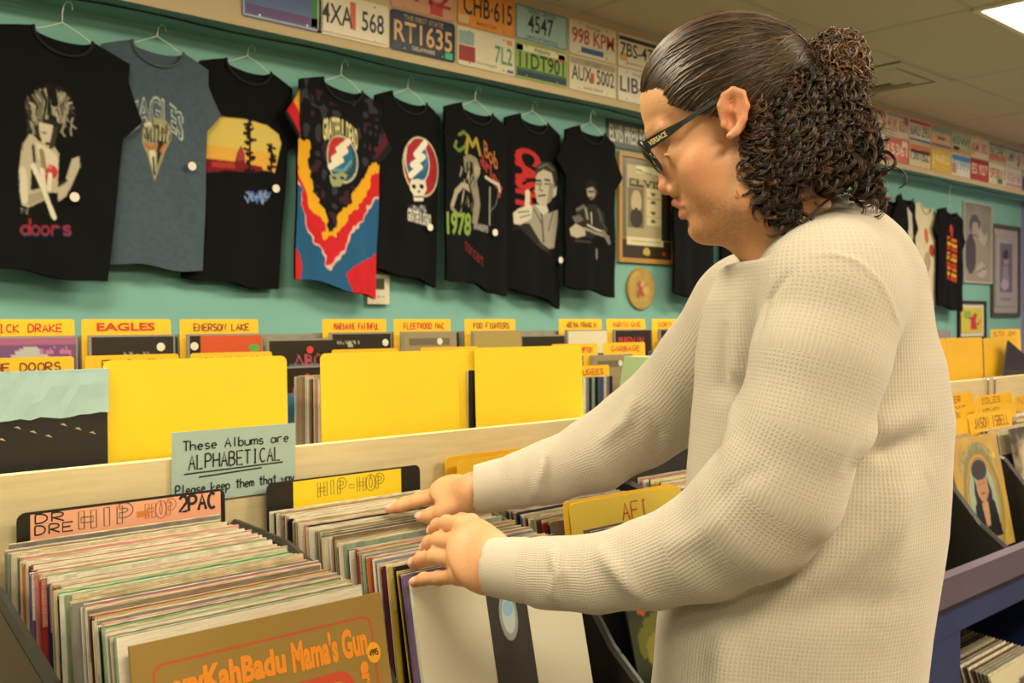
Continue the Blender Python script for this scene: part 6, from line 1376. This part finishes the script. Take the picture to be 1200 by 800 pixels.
def knit():
    m = bpy.data.materials.new('waffle_knit'); m.use_nodes = True; nt = m.node_tree; N = nt.nodes; L = nt.links; b = N['Principled BSDF']
    b.inputs['Roughness'].default_value = .95; b.inputs['Specular IOR Level'].default_value = .15; b.inputs['Sheen Weight'].default_value = .25
    at = N.new('ShaderNodeAttribute'); at.attribute_name = 'Knit'; sp = N.new('ShaderNodeSeparateXYZ'); L.new(at.outputs['Vector'], sp.inputs[0])
    def M_(op, a, b_=None, c=None):
        n = N.new('ShaderNodeMath'); n.operation = op
        for i, v in enumerate((a, b_, c)):
            if v is None: continue
            if isinstance(v, (int, float)): n.inputs[i].default_value = v
            else: L.new(v, n.inputs[i])
        return n.outputs[0]
    sx = M_('SINE', M_('MULTIPLY', sp.outputs[0], 2*math.pi)); sy = M_('SINE', M_('MULTIPLY', sp.outputs[1], 2*math.pi))
    ax_ = M_('POWER', M_('MULTIPLY_ADD', sx, .5, .5), 1.5); ay = M_('POWER', M_('MULTIPLY_ADD', sy, .5, .5), 1.5)
    wf_ = M_('MAXIMUM', ax_, M_('MULTIPLY', ay, .65)); cu = M_('MULTIPLY_ADD', M_('SINE', M_('MULTIPLY', sp.outputs[0], 4*math.pi)), .12, .8)
    mx = N.new('ShaderNodeMix'); mx.data_type = 'FLOAT'; L.new(sp.outputs[2], mx.inputs[0]); L.new(wf_, mx.inputs[2]); L.new(cu, mx.inputs[3])
    bp = N.new('ShaderNodeBump'); bp.inputs['Strength'].default_value = .42; bp.inputs['Distance'].default_value = .0013; L.new(mx.outputs[0], bp.inputs['Height']); L.new(bp.outputs[0], b.inputs['Normal'])
    tcn = N.new('ShaderNodeTexCoord'); nz = N.new('ShaderNodeTexNoise'); nz.inputs['Scale'].default_value = 700; L.new(tcn.outputs['Object'], nz.inputs['Vector'])
    k = M_('ADD', M_('MULTIPLY', mx.outputs[0], .15), M_('MULTIPLY', nz.outputs[0], .12))
    cr = N.new('ShaderNodeMix'); cr.data_type = 'RGBA'; cr.inputs[6].default_value = (*lin(H('958a7c')), 1); cr.inputs[7].default_value = (*lin(H('c8bcaa')), 1)
    L.new(M_('MULTIPLY_ADD', k, 1.6, .44), cr.inputs[0]); L.new(cr.outputs[2], b.inputs['Base Color'])
    return m
so_ = pmesh('knit_shirt', Vs, Qs, knit()); ka = so_.data.attributes.new('Knit', 'FLOAT_VECTOR', 'CORNER'); ka.data.foreach_set('vector', CORN.ravel())
# armhole seam piping
seam = [(1010, 292, 1.02), (990, 285, 1.005), (955, 300, 1.0)]
# ---- trousers and shoes (below the frame)
tf = Field((.05, -1.42, 1.0), (.55, -.58, 1.42), .009)
tf.ell(Q_(900, 1000, 1.2)*0+np.array((.32, -.66, 1.2)), (.15, .13, .165), .02)
for s, fx in ((1, 0), (-1, .03)):
    tf.chain([np.array((.32-fx, -.70, 1.2-.085*s)), np.array((.30-fx, -1.0, 1.2-.10*s)), np.array((.32-fx, -1.36, 1.2-.11*s))], [.098, .072, .062], .03)
Vt, Qt = tf.mesh(2); Vt[:, 1] = np.maximum(Vt[:, 1], -1.415)
pmesh('trousers', Vt, Qt, mat('dark_denim', '2a2e3a', .85, var=.15, vscale=60, bump=.2, bscale=500))
for s, fx in ((1, 0), (-1, .03)):
    ff = Field((.1, -1.42, .95), (.45, -1.28, 1.45), .006)
    a_ = np.array((.34-fx, -1.372, 1.2-.11*s)); ff.cap(a_, a_+FD*.15+UP*-.012, .040, .032, .01); ff.cap(a_+UP*.04, a_, .04, .045, .01)
    Vf, Qf = ff.mesh(2); Vf[:, 1] = np.maximum(Vf[:, 1], -1.415); pmesh('shoe', Vf, Qf, mat('shoe_black', '201e1e', .5))
# ---- glasses
gl = empty('glasses'); gl.parent = person
gm = mat('acetate_black', '191614', .25, spec=.6)
def tubeW(pts, r, n=6): 
    mb = MB(); mb.tube([toW(p)-ORG for p in pts], r, n); return mb
dn = np.array(Hd(781, 209)-Hd(752, 172)); dn_l = np.linalg.norm(dn); dn = dn/dn_l; fw = np.cross(dn, LD); fw = fw if fw@FD > 0 else -fw
TOPc = Hd(752, 174)
for s in (1, -1):
    pts = []
    for q in range(25):
        t = 2*math.pi*q/24; cx_, cy_ = math.cos(t), math.sin(t); ex = np.sign(cx_)*abs(cx_)**.65*.0265; ey = np.sign(cy_)*abs(cy_)**.7*.0205
        c = .036*s+ex; back = .05*(abs(c)/.07)**2*.05
        pts.append(TOPc+dn*(.0225-ey)+LD*c-fw*back)
    tubeW(pts, [.0026+.0010*(math.sin(2*math.pi*q/24) > .2) for q in range(25)], 6).build('rim', gm, gl, smooth=True)
    mb = MB(); cen = TOPc+dn*.0225+LD*.036*s-fw*.002; mb.add([toW(cen)-ORG]+[toW(p)-ORG for p in pts[:-1]], [(0, 1+i, 1+(i+1) % 24) for i in range(24)])
    lm = MATS.get('lens_glass')
    if lm is None:
        lm = bpy.data.materials.new('lens_glass'); MATS['lens_glass'] = lm; lm.use_nodes = True; nt = lm.node_tree; nt.nodes.clear(); o_ = nt.nodes.new('ShaderNodeOutputMaterial')
        t1 = nt.nodes.new('ShaderNodeBsdfTransparent'); t1.inputs[0].default_value = (.94, .93, .9, 1); g1 = nt.nodes.new('ShaderNodeBsdfGlossy'); g1.inputs['Roughness'].default_value = .03; mxs = nt.nodes.new('ShaderNodeMixShader'); mxs.inputs[0].default_value = .035
        nt.links.new(t1.outputs[0], mxs.inputs[1]); nt.links.new(g1.outputs[0], mxs.inputs[2]); nt.links.new(mxs.outputs[0], o_.inputs[0])
    mb.build('lens', lm, gl, smooth=True)
    # temple arm: a flat bar, wide at the hinge
    hp = Hd(757, 171, 69*s)
    path = [hp, hp+(Hd(775, 160, 73*s)-hp)*1.0, Hd(800, 144, 76.5*s), Hd(830, 124, 79*s), Hd(846, 113.5, 80*s), Hd(862, 108, 79*s), Hd(876, 122, 76*s)]
    hh = [.0060, .0058, .0027, .0024, .0022, .0022, .0018]
    mb = MB(); vs = []
    for i, p in enumerate(path):
        d = path[min(i+1, len(path)-1)]-path[max(0, i-1)]; d /= np.linalg.norm(d); u = np.cross(d, LD); u /= np.linalg.norm(u); wv_ = .0014
        vs += [toW(p+u*hh[i]*a_+LD*wv_*b_)-ORG for a_, b_ in ((1, 1), (1, -1), (-1, -1), (-1, 1))]
    fs = [(i*4+k, i*4+(k+1) % 4, i*4+4+(k+1) % 4, i*4+4+k) for i in range(len(path)-1) for k in range(4)]+[(3, 2, 1, 0), tuple(len(path)*4-4+k for k in range(4))]
    mb.add(vs, fs).build('temple_arm', gm, gl)
    if s == 1:
        a0 = path[0]*.75+path[1]*.25; d = path[1]-path[0]; d /= np.linalg.norm(d); u = np.cross(d, LD); u = u if u[1] > 0 else -u; o0 = path[0]+d*.004
        fn = lambda uu, vv: toW(o0+np.outer(uu*.0225, d)+np.outer(-.0032+vv*.0062, u)+LD*.0019)-ORG
        text_obj('lettering', 'VERSACE', fn, mat('gold_print', 'c9b478', .4), gl, .03)
mb = tubeW([TOPc+dn*.010+LD*.0105-fw*.0, TOPc+dn*.008+fw*.001, TOPc+dn*.010-LD*.0105], .0028); mb.build('bridge', gm, gl, smooth=True)
ls = MB()
for k in range(12):
    c = 18+24*k/11; ls.tube([toW(Hd(780.5, 182.5, c))-ORG, toW(Hd(777, 185, c+1))-ORG, toW(Hd(774.5, 189, c+1.5))-ORG], [.0003, .0003, .0001], 4)
ls.tube([toW(Hd(781+.4*abs(q-4), 182.5, 18+24*q/8))-ORG for q in range(9)], .0005, 5)
ls.build('eyelashes', mat('lash', '1a120e', .6), person)
# necklace cord
nk = [Hd(922, 284, 60), Hd(932, 273, 62), Hd(950, 252, 60), Hd(968, 236, 50), Hd(980, 228, 30)]
tubeW(nk, .0016, 5).build('neck_cord', mat('cord_black', '191715', .6), person, smooth=True)
# ---- hair
HB = headB(6); HCc = Hd(853, 112); HR = np.array((.0955, .0845, .074))
hair_m = mat('hair', '2a1d14', .42, attr='Col', spec=.55)
hf = Field(tuple(Hd(1060, 300, 0)*0+np.array((.12, .02, 1.0))), (.48, .37, 1.30), .0032)
hf.ell(HCc, HR+.0055, .004, B=HB)
sl, (X, Y, Z) = hf.sub(hf.lo, hf.lo+hf.n*hf.v)
fx_ = 862-((X-HC[0])*FD[0]+(Z-HC[2])*FD[2])*1025+Y*0; vy_ = 150-(Y-HC[1])*1000+X*0+Z*0; cz_ = ((X-HC[0])*LD[0]+(Z-HC[2])*LD[2])*1000+Y*0
keep = np.maximum(np.minimum(vy_-(106+(fx_-756)*.36), 0)*0+np.minimum((vy_-(108+(fx_-756)*.33-np.abs(cz_)*-.20)), 866-fx_), -60)/1000.    # below hairline and in front of the ear is bare
hf.A = np.maximum(hf.A, keep.astype(np.float32)); del keep
hf.ell(Hd(930, 150), (.054, .080, .062), .02, B=headB(0))
hf.ell(Hd(955, 190), (.052, .044, .050), .02)
for s in (1, -1): hf.ell(Hd(905, 175, 42*s), (.026, .058, .030), .015)
hf.ell(Hd(905, 228, 40), (.017, .032, .017), .015); hf.ell(Hd(905, 228, -40), (.017, .032, .017), .015)
hf.ell(Hd(978, 84), (.027, .033, .028), .008)
Vh, Qh = hf.mesh(1); del hf
hc = np.array(lin(H('1d140e'))); Ch = np.tile(hc, (len(Vh), 1))*(.8+.5*r_.random((len(Vh), 1)))
hair = pmesh('hair', Vh, Qh, hair_m, colors=Ch)
def strands(paths, rad, cols, name, n=3):
    """paths (N, S, 3) in camera-aligned metres"""
    P_ = np.asarray(paths); N_, S_, _ = P_.shape; T = np.gradient(P_, axis=1); T /= np.linalg.norm(T, axis=2, keepdims=True)+1e-9
    up = np.array((.31, .2, -.93)); A_ = np.cross(T, up); A_ /= np.linalg.norm(A_, axis=2, keepdims=True)+1e-9; B_ = np.cross(T, A_)
    taper = np.interp(np.linspace(0, 1, S_), [0, .1, .7, 1], [.7, 1, 1, .25])[None, :, None, None]*np.asarray(rad).reshape(-1, 1, 1, 1)
    an = 2*np.pi*np.arange(n)/n; V = P_[:, :, None]+taper*(A_[:, :, None]*np.cos(an)[:, None]+B_[:, :, None]*np.sin(an)[:, None])
    base = (np.arange(N_)*S_*n)[:, None, None]+(np.arange(S_-1)*n)[None, :, None]; k = np.arange(n)[None, None]; k2 = (k+1) % n
    Fq = np.stack([base+k, base+k2, base+n+k2, base+n+k], -1).reshape(-1, 4)
    C_ = np.repeat(np.asarray(cols), S_*n, axis=0)
    o = pmesh(name, V.reshape(-1, 3), Fq, hair_m, parent=hair, colors=C_); o['kind'] = 'stuff'; return o
def haircol(n, lo='20160e', hi='5e4128', pw=1.8):
    t = r_.random((n, 1))**pw; return np.array(lin(H(lo)))*(1-t)+np.array(lin(H(hi)))*t
def onscalp(p, off):                       # push a point onto the cranium shell
    q = p-HCc; l = np.stack([q@HB[0], q@HB[1], q@HB[2]], -1); e = l/(HR+.0055); k = 1/(np.linalg.norm(e, axis=-1, keepdims=True)+1e-9); l = l*k*(1+off)
    return HCc+l[..., :1]*HB[0]+l[..., 1:2]*HB[1]+l[..., 2:3]*HB[2]
# slicked-back strands from the hairline to the bun
N1 = 3200; S1 = 26; u = r_.random(N1); side = np.where(r_.random(N1) < .72, 1, -1)
hl = np.array([(757, 98, 0), (757, 102, 14), (760, 106, 28), (768, 106, 42), (779, 108, 52), (788, 118, 58), (802, 124, 64), (818, 130, 69), (836, 132, 72), (842, 116, 74), (850, 104, 76), (868, 100, 77), (885, 104, 76)], float)
hl3 = np.array([Hd(*p) for p in hl]); hl = np.column_stack([862-((hl3-HC)@FD)*1025, 150-(hl3-HC)[:, 1]*1000, hl[:, 2]])
ui = u*(len(hl)-1); i0 = np.clip(ui.astype(int), 0, len(hl)-2); st_ = hl[i0]+(hl[i0+1]-hl[i0])*(ui-i0)[:, None]
st_[:, 0] += r_.normal(0, 2.0, N1)+np.where(r_.random(N1) < .45, r_.random(N1)*70, 0); st_[:, 1] += r_.normal(0, 1.8, N1)
en = np.array((958., 78., 0))+r_.normal(0, 1, (N1, 3))*np.array((4, 12, 12)); en[:, 2] = np.abs(en[:, 2])
t = np.linspace(0, 1, S1)[None, :, None]
mid = (st_+en)/2+np.stack([np.zeros(N1), -28-18*(1-u)*0-8*np.sin(u*3), 20+20*u], 1)
pp = (1-t)**2*st_[:, None]+2*t*(1-t)*mid[:, None]+t*t*en[:, None]
pp[..., 2] *= side[:, None]
clump = np.clip((u*70).astype(int)+r_.integers(0, 14, N1), 0, 89); phs = r_.random(90)*6.28; amp = r_.random(90)**1.5
pp[..., 1] += (np.sin(t[..., 0]*7+phs[clump][:, None])*4.5*amp[clump][:, None])*np.sin(t[..., 0]*np.pi)
P1 = HC-FD*((pp[..., 0]-862)/1025.)[..., None]+UP*((150-pp[..., 1])/1000.)[..., None]+LD*(pp[..., 2]/1000.)[..., None]
P1 = onscalp(P1, .012+.055*(amp[clump][:, None, None])*np.sin(t*np.pi)**.7+.012*r_.random((N1, 1, 1)))
strands(P1, .00085+.0006*r_.random(N1), haircol(N1, '1a120c', '6b4c2e', 2.4), 'slicked_strands')
# curls
def curls(N, roots, drop, lean, R0, turns, rad, S=36, lo='1a120c', hi='54381f', name='curls', hairs=7, spread=.0009):
    N = len(roots); t = np.linspace(0, 1, S)[None, :]; ph = r_.random(N)[:, None]*6.28; L_ = drop*(.6+.8*r_.random(N))[:, None]; tr = turns*(.7+.7*r_.random(N))[:, None]*np.where(r_.random(N) < .5, 1, -1)[:, None]
    Rr = R0*(.6+.8*r_.random(N))[:, None]*(.35+.65*np.clip(t*2.5, 0, 1)); wx = r_.normal(0, .22, N)[:, None]
    f = roots[:, None, :].repeat(S, 1).astype(float)
    f[..., 0] += (lean[0]+wx)*t*L_+np.cos(ph+tr*6.28*t)*Rr; f[..., 1] += L_*t+np.sin(ph+tr*6.28*t)*Rr*.75; f[..., 2] += lean[1]*t*L_*np.sign(roots[:, 2:3])+np.sin(ph+tr*6.28*t+.8)*Rr*.9+np.sign(roots[:, 2:3])*2
    P_ = HC-FD*((f[..., 0]-862)/1025.)[..., None]+UP*((150-f[..., 1])/1000.)[..., None]+LD*(f[..., 2]/1000.)[..., None]
    al, cl_ = [], []; co_ = haircol(N, lo, hi)
    for k in range(hairs):
        o = r_.normal(0, spread, (N, 1, 3))*(.6+.9*t[..., None]); al.append(P_+o); cl_.append(co_*(.6+.8*r_.random((N, 1))))
    return strands(np.concatenate(al), np.tile(rad*(.7+.6*r_.random(N)), hairs), np.concatenate(cl_), name)
def sample_poly(poly, n):
    poly = np.array(poly, float); lo_, hi_ = poly.min(0), poly.max(0); out = []
    while len(out) < n:
        p = lo_+(hi_-lo_)*r_.random(2); c = False; m = len(poly)
        for i in range(m):
            a_, b_ = poly[i], poly[(i+1) % m]
            if (a_[1] > p[1]) != (b_[1] > p[1]) and p[0] < (b_[0]-a_[0])*(p[1]-a_[1])/(b_[1]-a_[1])+a_[0]: c = not c
        if c: out.append(p)
    return np.array(out)
def rooted(poly, n, cx0=925, cy0=160, wid=72, rx=95, ry=120):
    p = sample_poly(poly, n); d = np.clip(1-((p[:, 0]-cx0)/rx)**2-((p[:, 1]-cy0)/ry)**2, .04, 1)**.5
    s = np.where(r_.random(n) < .75, 1, -1); dep = np.where(r_.random(n) < .75, 1, r_.random(n)); return np.column_stack([p, s*wid*d*dep])
nape = [(882, 112), (905, 98), (945, 90), (985, 100), (1008, 120), (1010, 160), (1004, 190), (985, 200), (955, 190), (930, 205), (905, 225), (890, 225), (882, 190), (872, 150)]
curls(0, rooted(nape, 620), 46, (.0, .02), 5.6, 2.5, .00075, S=50, name='nape_curls')
front = [(876, 128), (884, 112), (892, 150), (900, 200), (905, 238), (892, 235), (884, 205), (874, 168)]
rf_ = rooted(front, 110, wid=84); curls(0, rf_, 32, (.0, .0), 5.6, 2.3, .00075, name='ear_curls', hi='6a4427')
lowf = [(897, 215), (925, 215), (930, 240), (915, 258), (903, 250)]
curls(0, rooted(lowf, 90, cx0=905, cy0=225, wid=62, rx=60, ry=70), 26, (.1, .0), 5.8, 2.0, .00075, name='low_curls')
back = [(990, 120), (1012, 130), (1014, 190), (1018, 225), (1000, 215), (985, 180)]
rb_ = rooted(back, 150, wid=50); curls(0, rb_, 34, (.22, .0), 6.8, 2.0, .0007, name='back_curls', hi='7a5030')
# bun: looping locks round a ball
NB = 1000; S2 = 30; c0 = Hd(980, 82); t = np.linspace(0, 1, S2)[None, :]; a0 = r_.random(NB)[:, None]*6.28; tl = (r_.random(NB)[:, None]-.5)*2.6; rr0 = (.031+.009*r_.random(NB)[:, None]); wv = .0028*np.sin(t*30*(.7+.5*r_.random(NB)[:, None])+a0*3)
th = a0+t*(1.8+1.6*r_.random(NB)[:, None])
ax1 = r_.normal(0, 1, (NB, 3)); ax1 /= np.linalg.norm(ax1, axis=1, keepdims=True); ax2 = np.cross(ax1, r_.normal(0, 1, (NB, 3))); ax2 /= np.linalg.norm(ax2, axis=1, keepdims=True); ax3 = np.cross(ax1, ax2)
Ld = rr0*.35*(r_.random(NB)[:, None]-.5)*2
q3 = (np.cos(th)*(rr0+wv))[..., None]*ax2[:, None]+(np.sin(th)*(rr0+wv))[..., None]*ax3[:, None]+(Ld+.0035*np.sin(t*24+a0))[..., None]*ax1[:, None]
Pn = c0+q3*np.array((.92, 1.12, .9))
strands(Pn, .0008+.0005*r_.random(NB), haircol(NB, '21160e', '80552f', 1.4), 'bun_strands')
# stray hairs
rs_ = rooted([(880, 30), (930, 30), (960, 60), (900, 60)], 30); 
sr = sample_poly([(860, 18), (925, 30), (950, 55), (1000, 40), (1018, 80), (1022, 150), (1010, 190), (990, 120)], 90)
curls(0, np.column_stack([sr, r_.normal(0, 14, 90)]), 12, (.2, .0), 7, 1.1, .0004, name='stray_hairs', S=20, hairs=1)
ringc = np.array([(871+7.5*math.cos(q*.42)+q*.1, 207+7*math.sin(q*.42), 70) for q in range(18)]+[(879, 200, 70), (884, 190, 68)])
Pr = np.array([Hd(*p) for p in ringc])[None]; strands(Pr, [.0008], haircol(1), 'ring_curl', 4)
# ------------------------------------------------------------------ plain wording for labels that lean on lettered cards
ORD = ['leftmost', 'second', 'third', 'fourth', 'fifth', 'sixth', 'seventh', 'eighth', 'ninth']
ROW1 = [t[1] for t in tabs if t[1]]; ROW2 = [t[1] for t in tabs2]
PAIRS = [('of the JASON card', 'of the large-lettered card'), ('with EAGLES over a bird skull', 'with arched outlined lettering over a bird skull'), ('red CASH lettering', 'red vertical lettering'), ('display reading ELVIS behind the man', "display right behind the man's nose"),
 ('sign reading ELVIS PRESLEY beside', 'sign beside'), ('strip reading DR DRE HIP-HOP 2PAC', 'strip reading HIP-HOP between two names'), ('card reading AFI between', 'card with three red letters between'), ('the AFI card', 'the three-letter card'),
 ('card reading JASON ISBELL in', 'card with large brown lettering in'), ('the JASON ISBELL card', 'the large-lettered card'), ('JASON bin', 'brown-lettered bin'), ('red block lettering EAGLES', 'red block lettering, second in the rear disc row'),
 ('card lettered ELTON JOHN at', 'card with small brown lettering at'), ('between the EMERSON and MARIANNE cards', 'between the third and fourth rear cards'), ('under the EMERSON card', 'under the third rear card'), ('under the ARETHA card', 'under the seventh rear card'),
 ('under the PETER FRAMPTON card', 'under the sixth card of the second disc row'), ('right of the one under PETER FRAMPTON', 'right of the one under the sixth second-row card')]
for i, t in enumerate(ROW2): PAIRS += [(f'lettered {t} in the second compact disc row', f'with hand lettering, {ORD[i]} from the left in the second disc row'), (f'the {t} card of the second row', f'the {ORD[i]} card of the second row')]
for i, t in enumerate(ROW1): PAIRS += [(f'lettered {t} in the compact disc rack', f'with hand lettering, {ORD[i]} from the left in the rear disc row'), (f'the {t} card', f'the {ORD[i]} rear card')]
cols_ = {}
for i, (x, y, z) in enumerate(pos): cols_.setdefault('left' if x < 2.95 else 'middle' if x < 3.25 else 'right' if x < 3.5 else 'rightmost', []).append((-y, names[i]))
for cn, l in cols_.items():
    for j, (_, nm) in enumerate(sorted(l)): PAIRS.append((f'card lettered {nm} in the far right bins', f'card in the far right bins, {cn} column, {(["rearmost"]+ORD[1:])[j]} from the back'))
for o in bpy.data.objects:
    for key in ('label', 'group'):
        if key in o:
            t = o[key]
            for a_, b_ in PAIRS: t = t.replace(a_, b_)
            if t != o[key]: o[key] = t
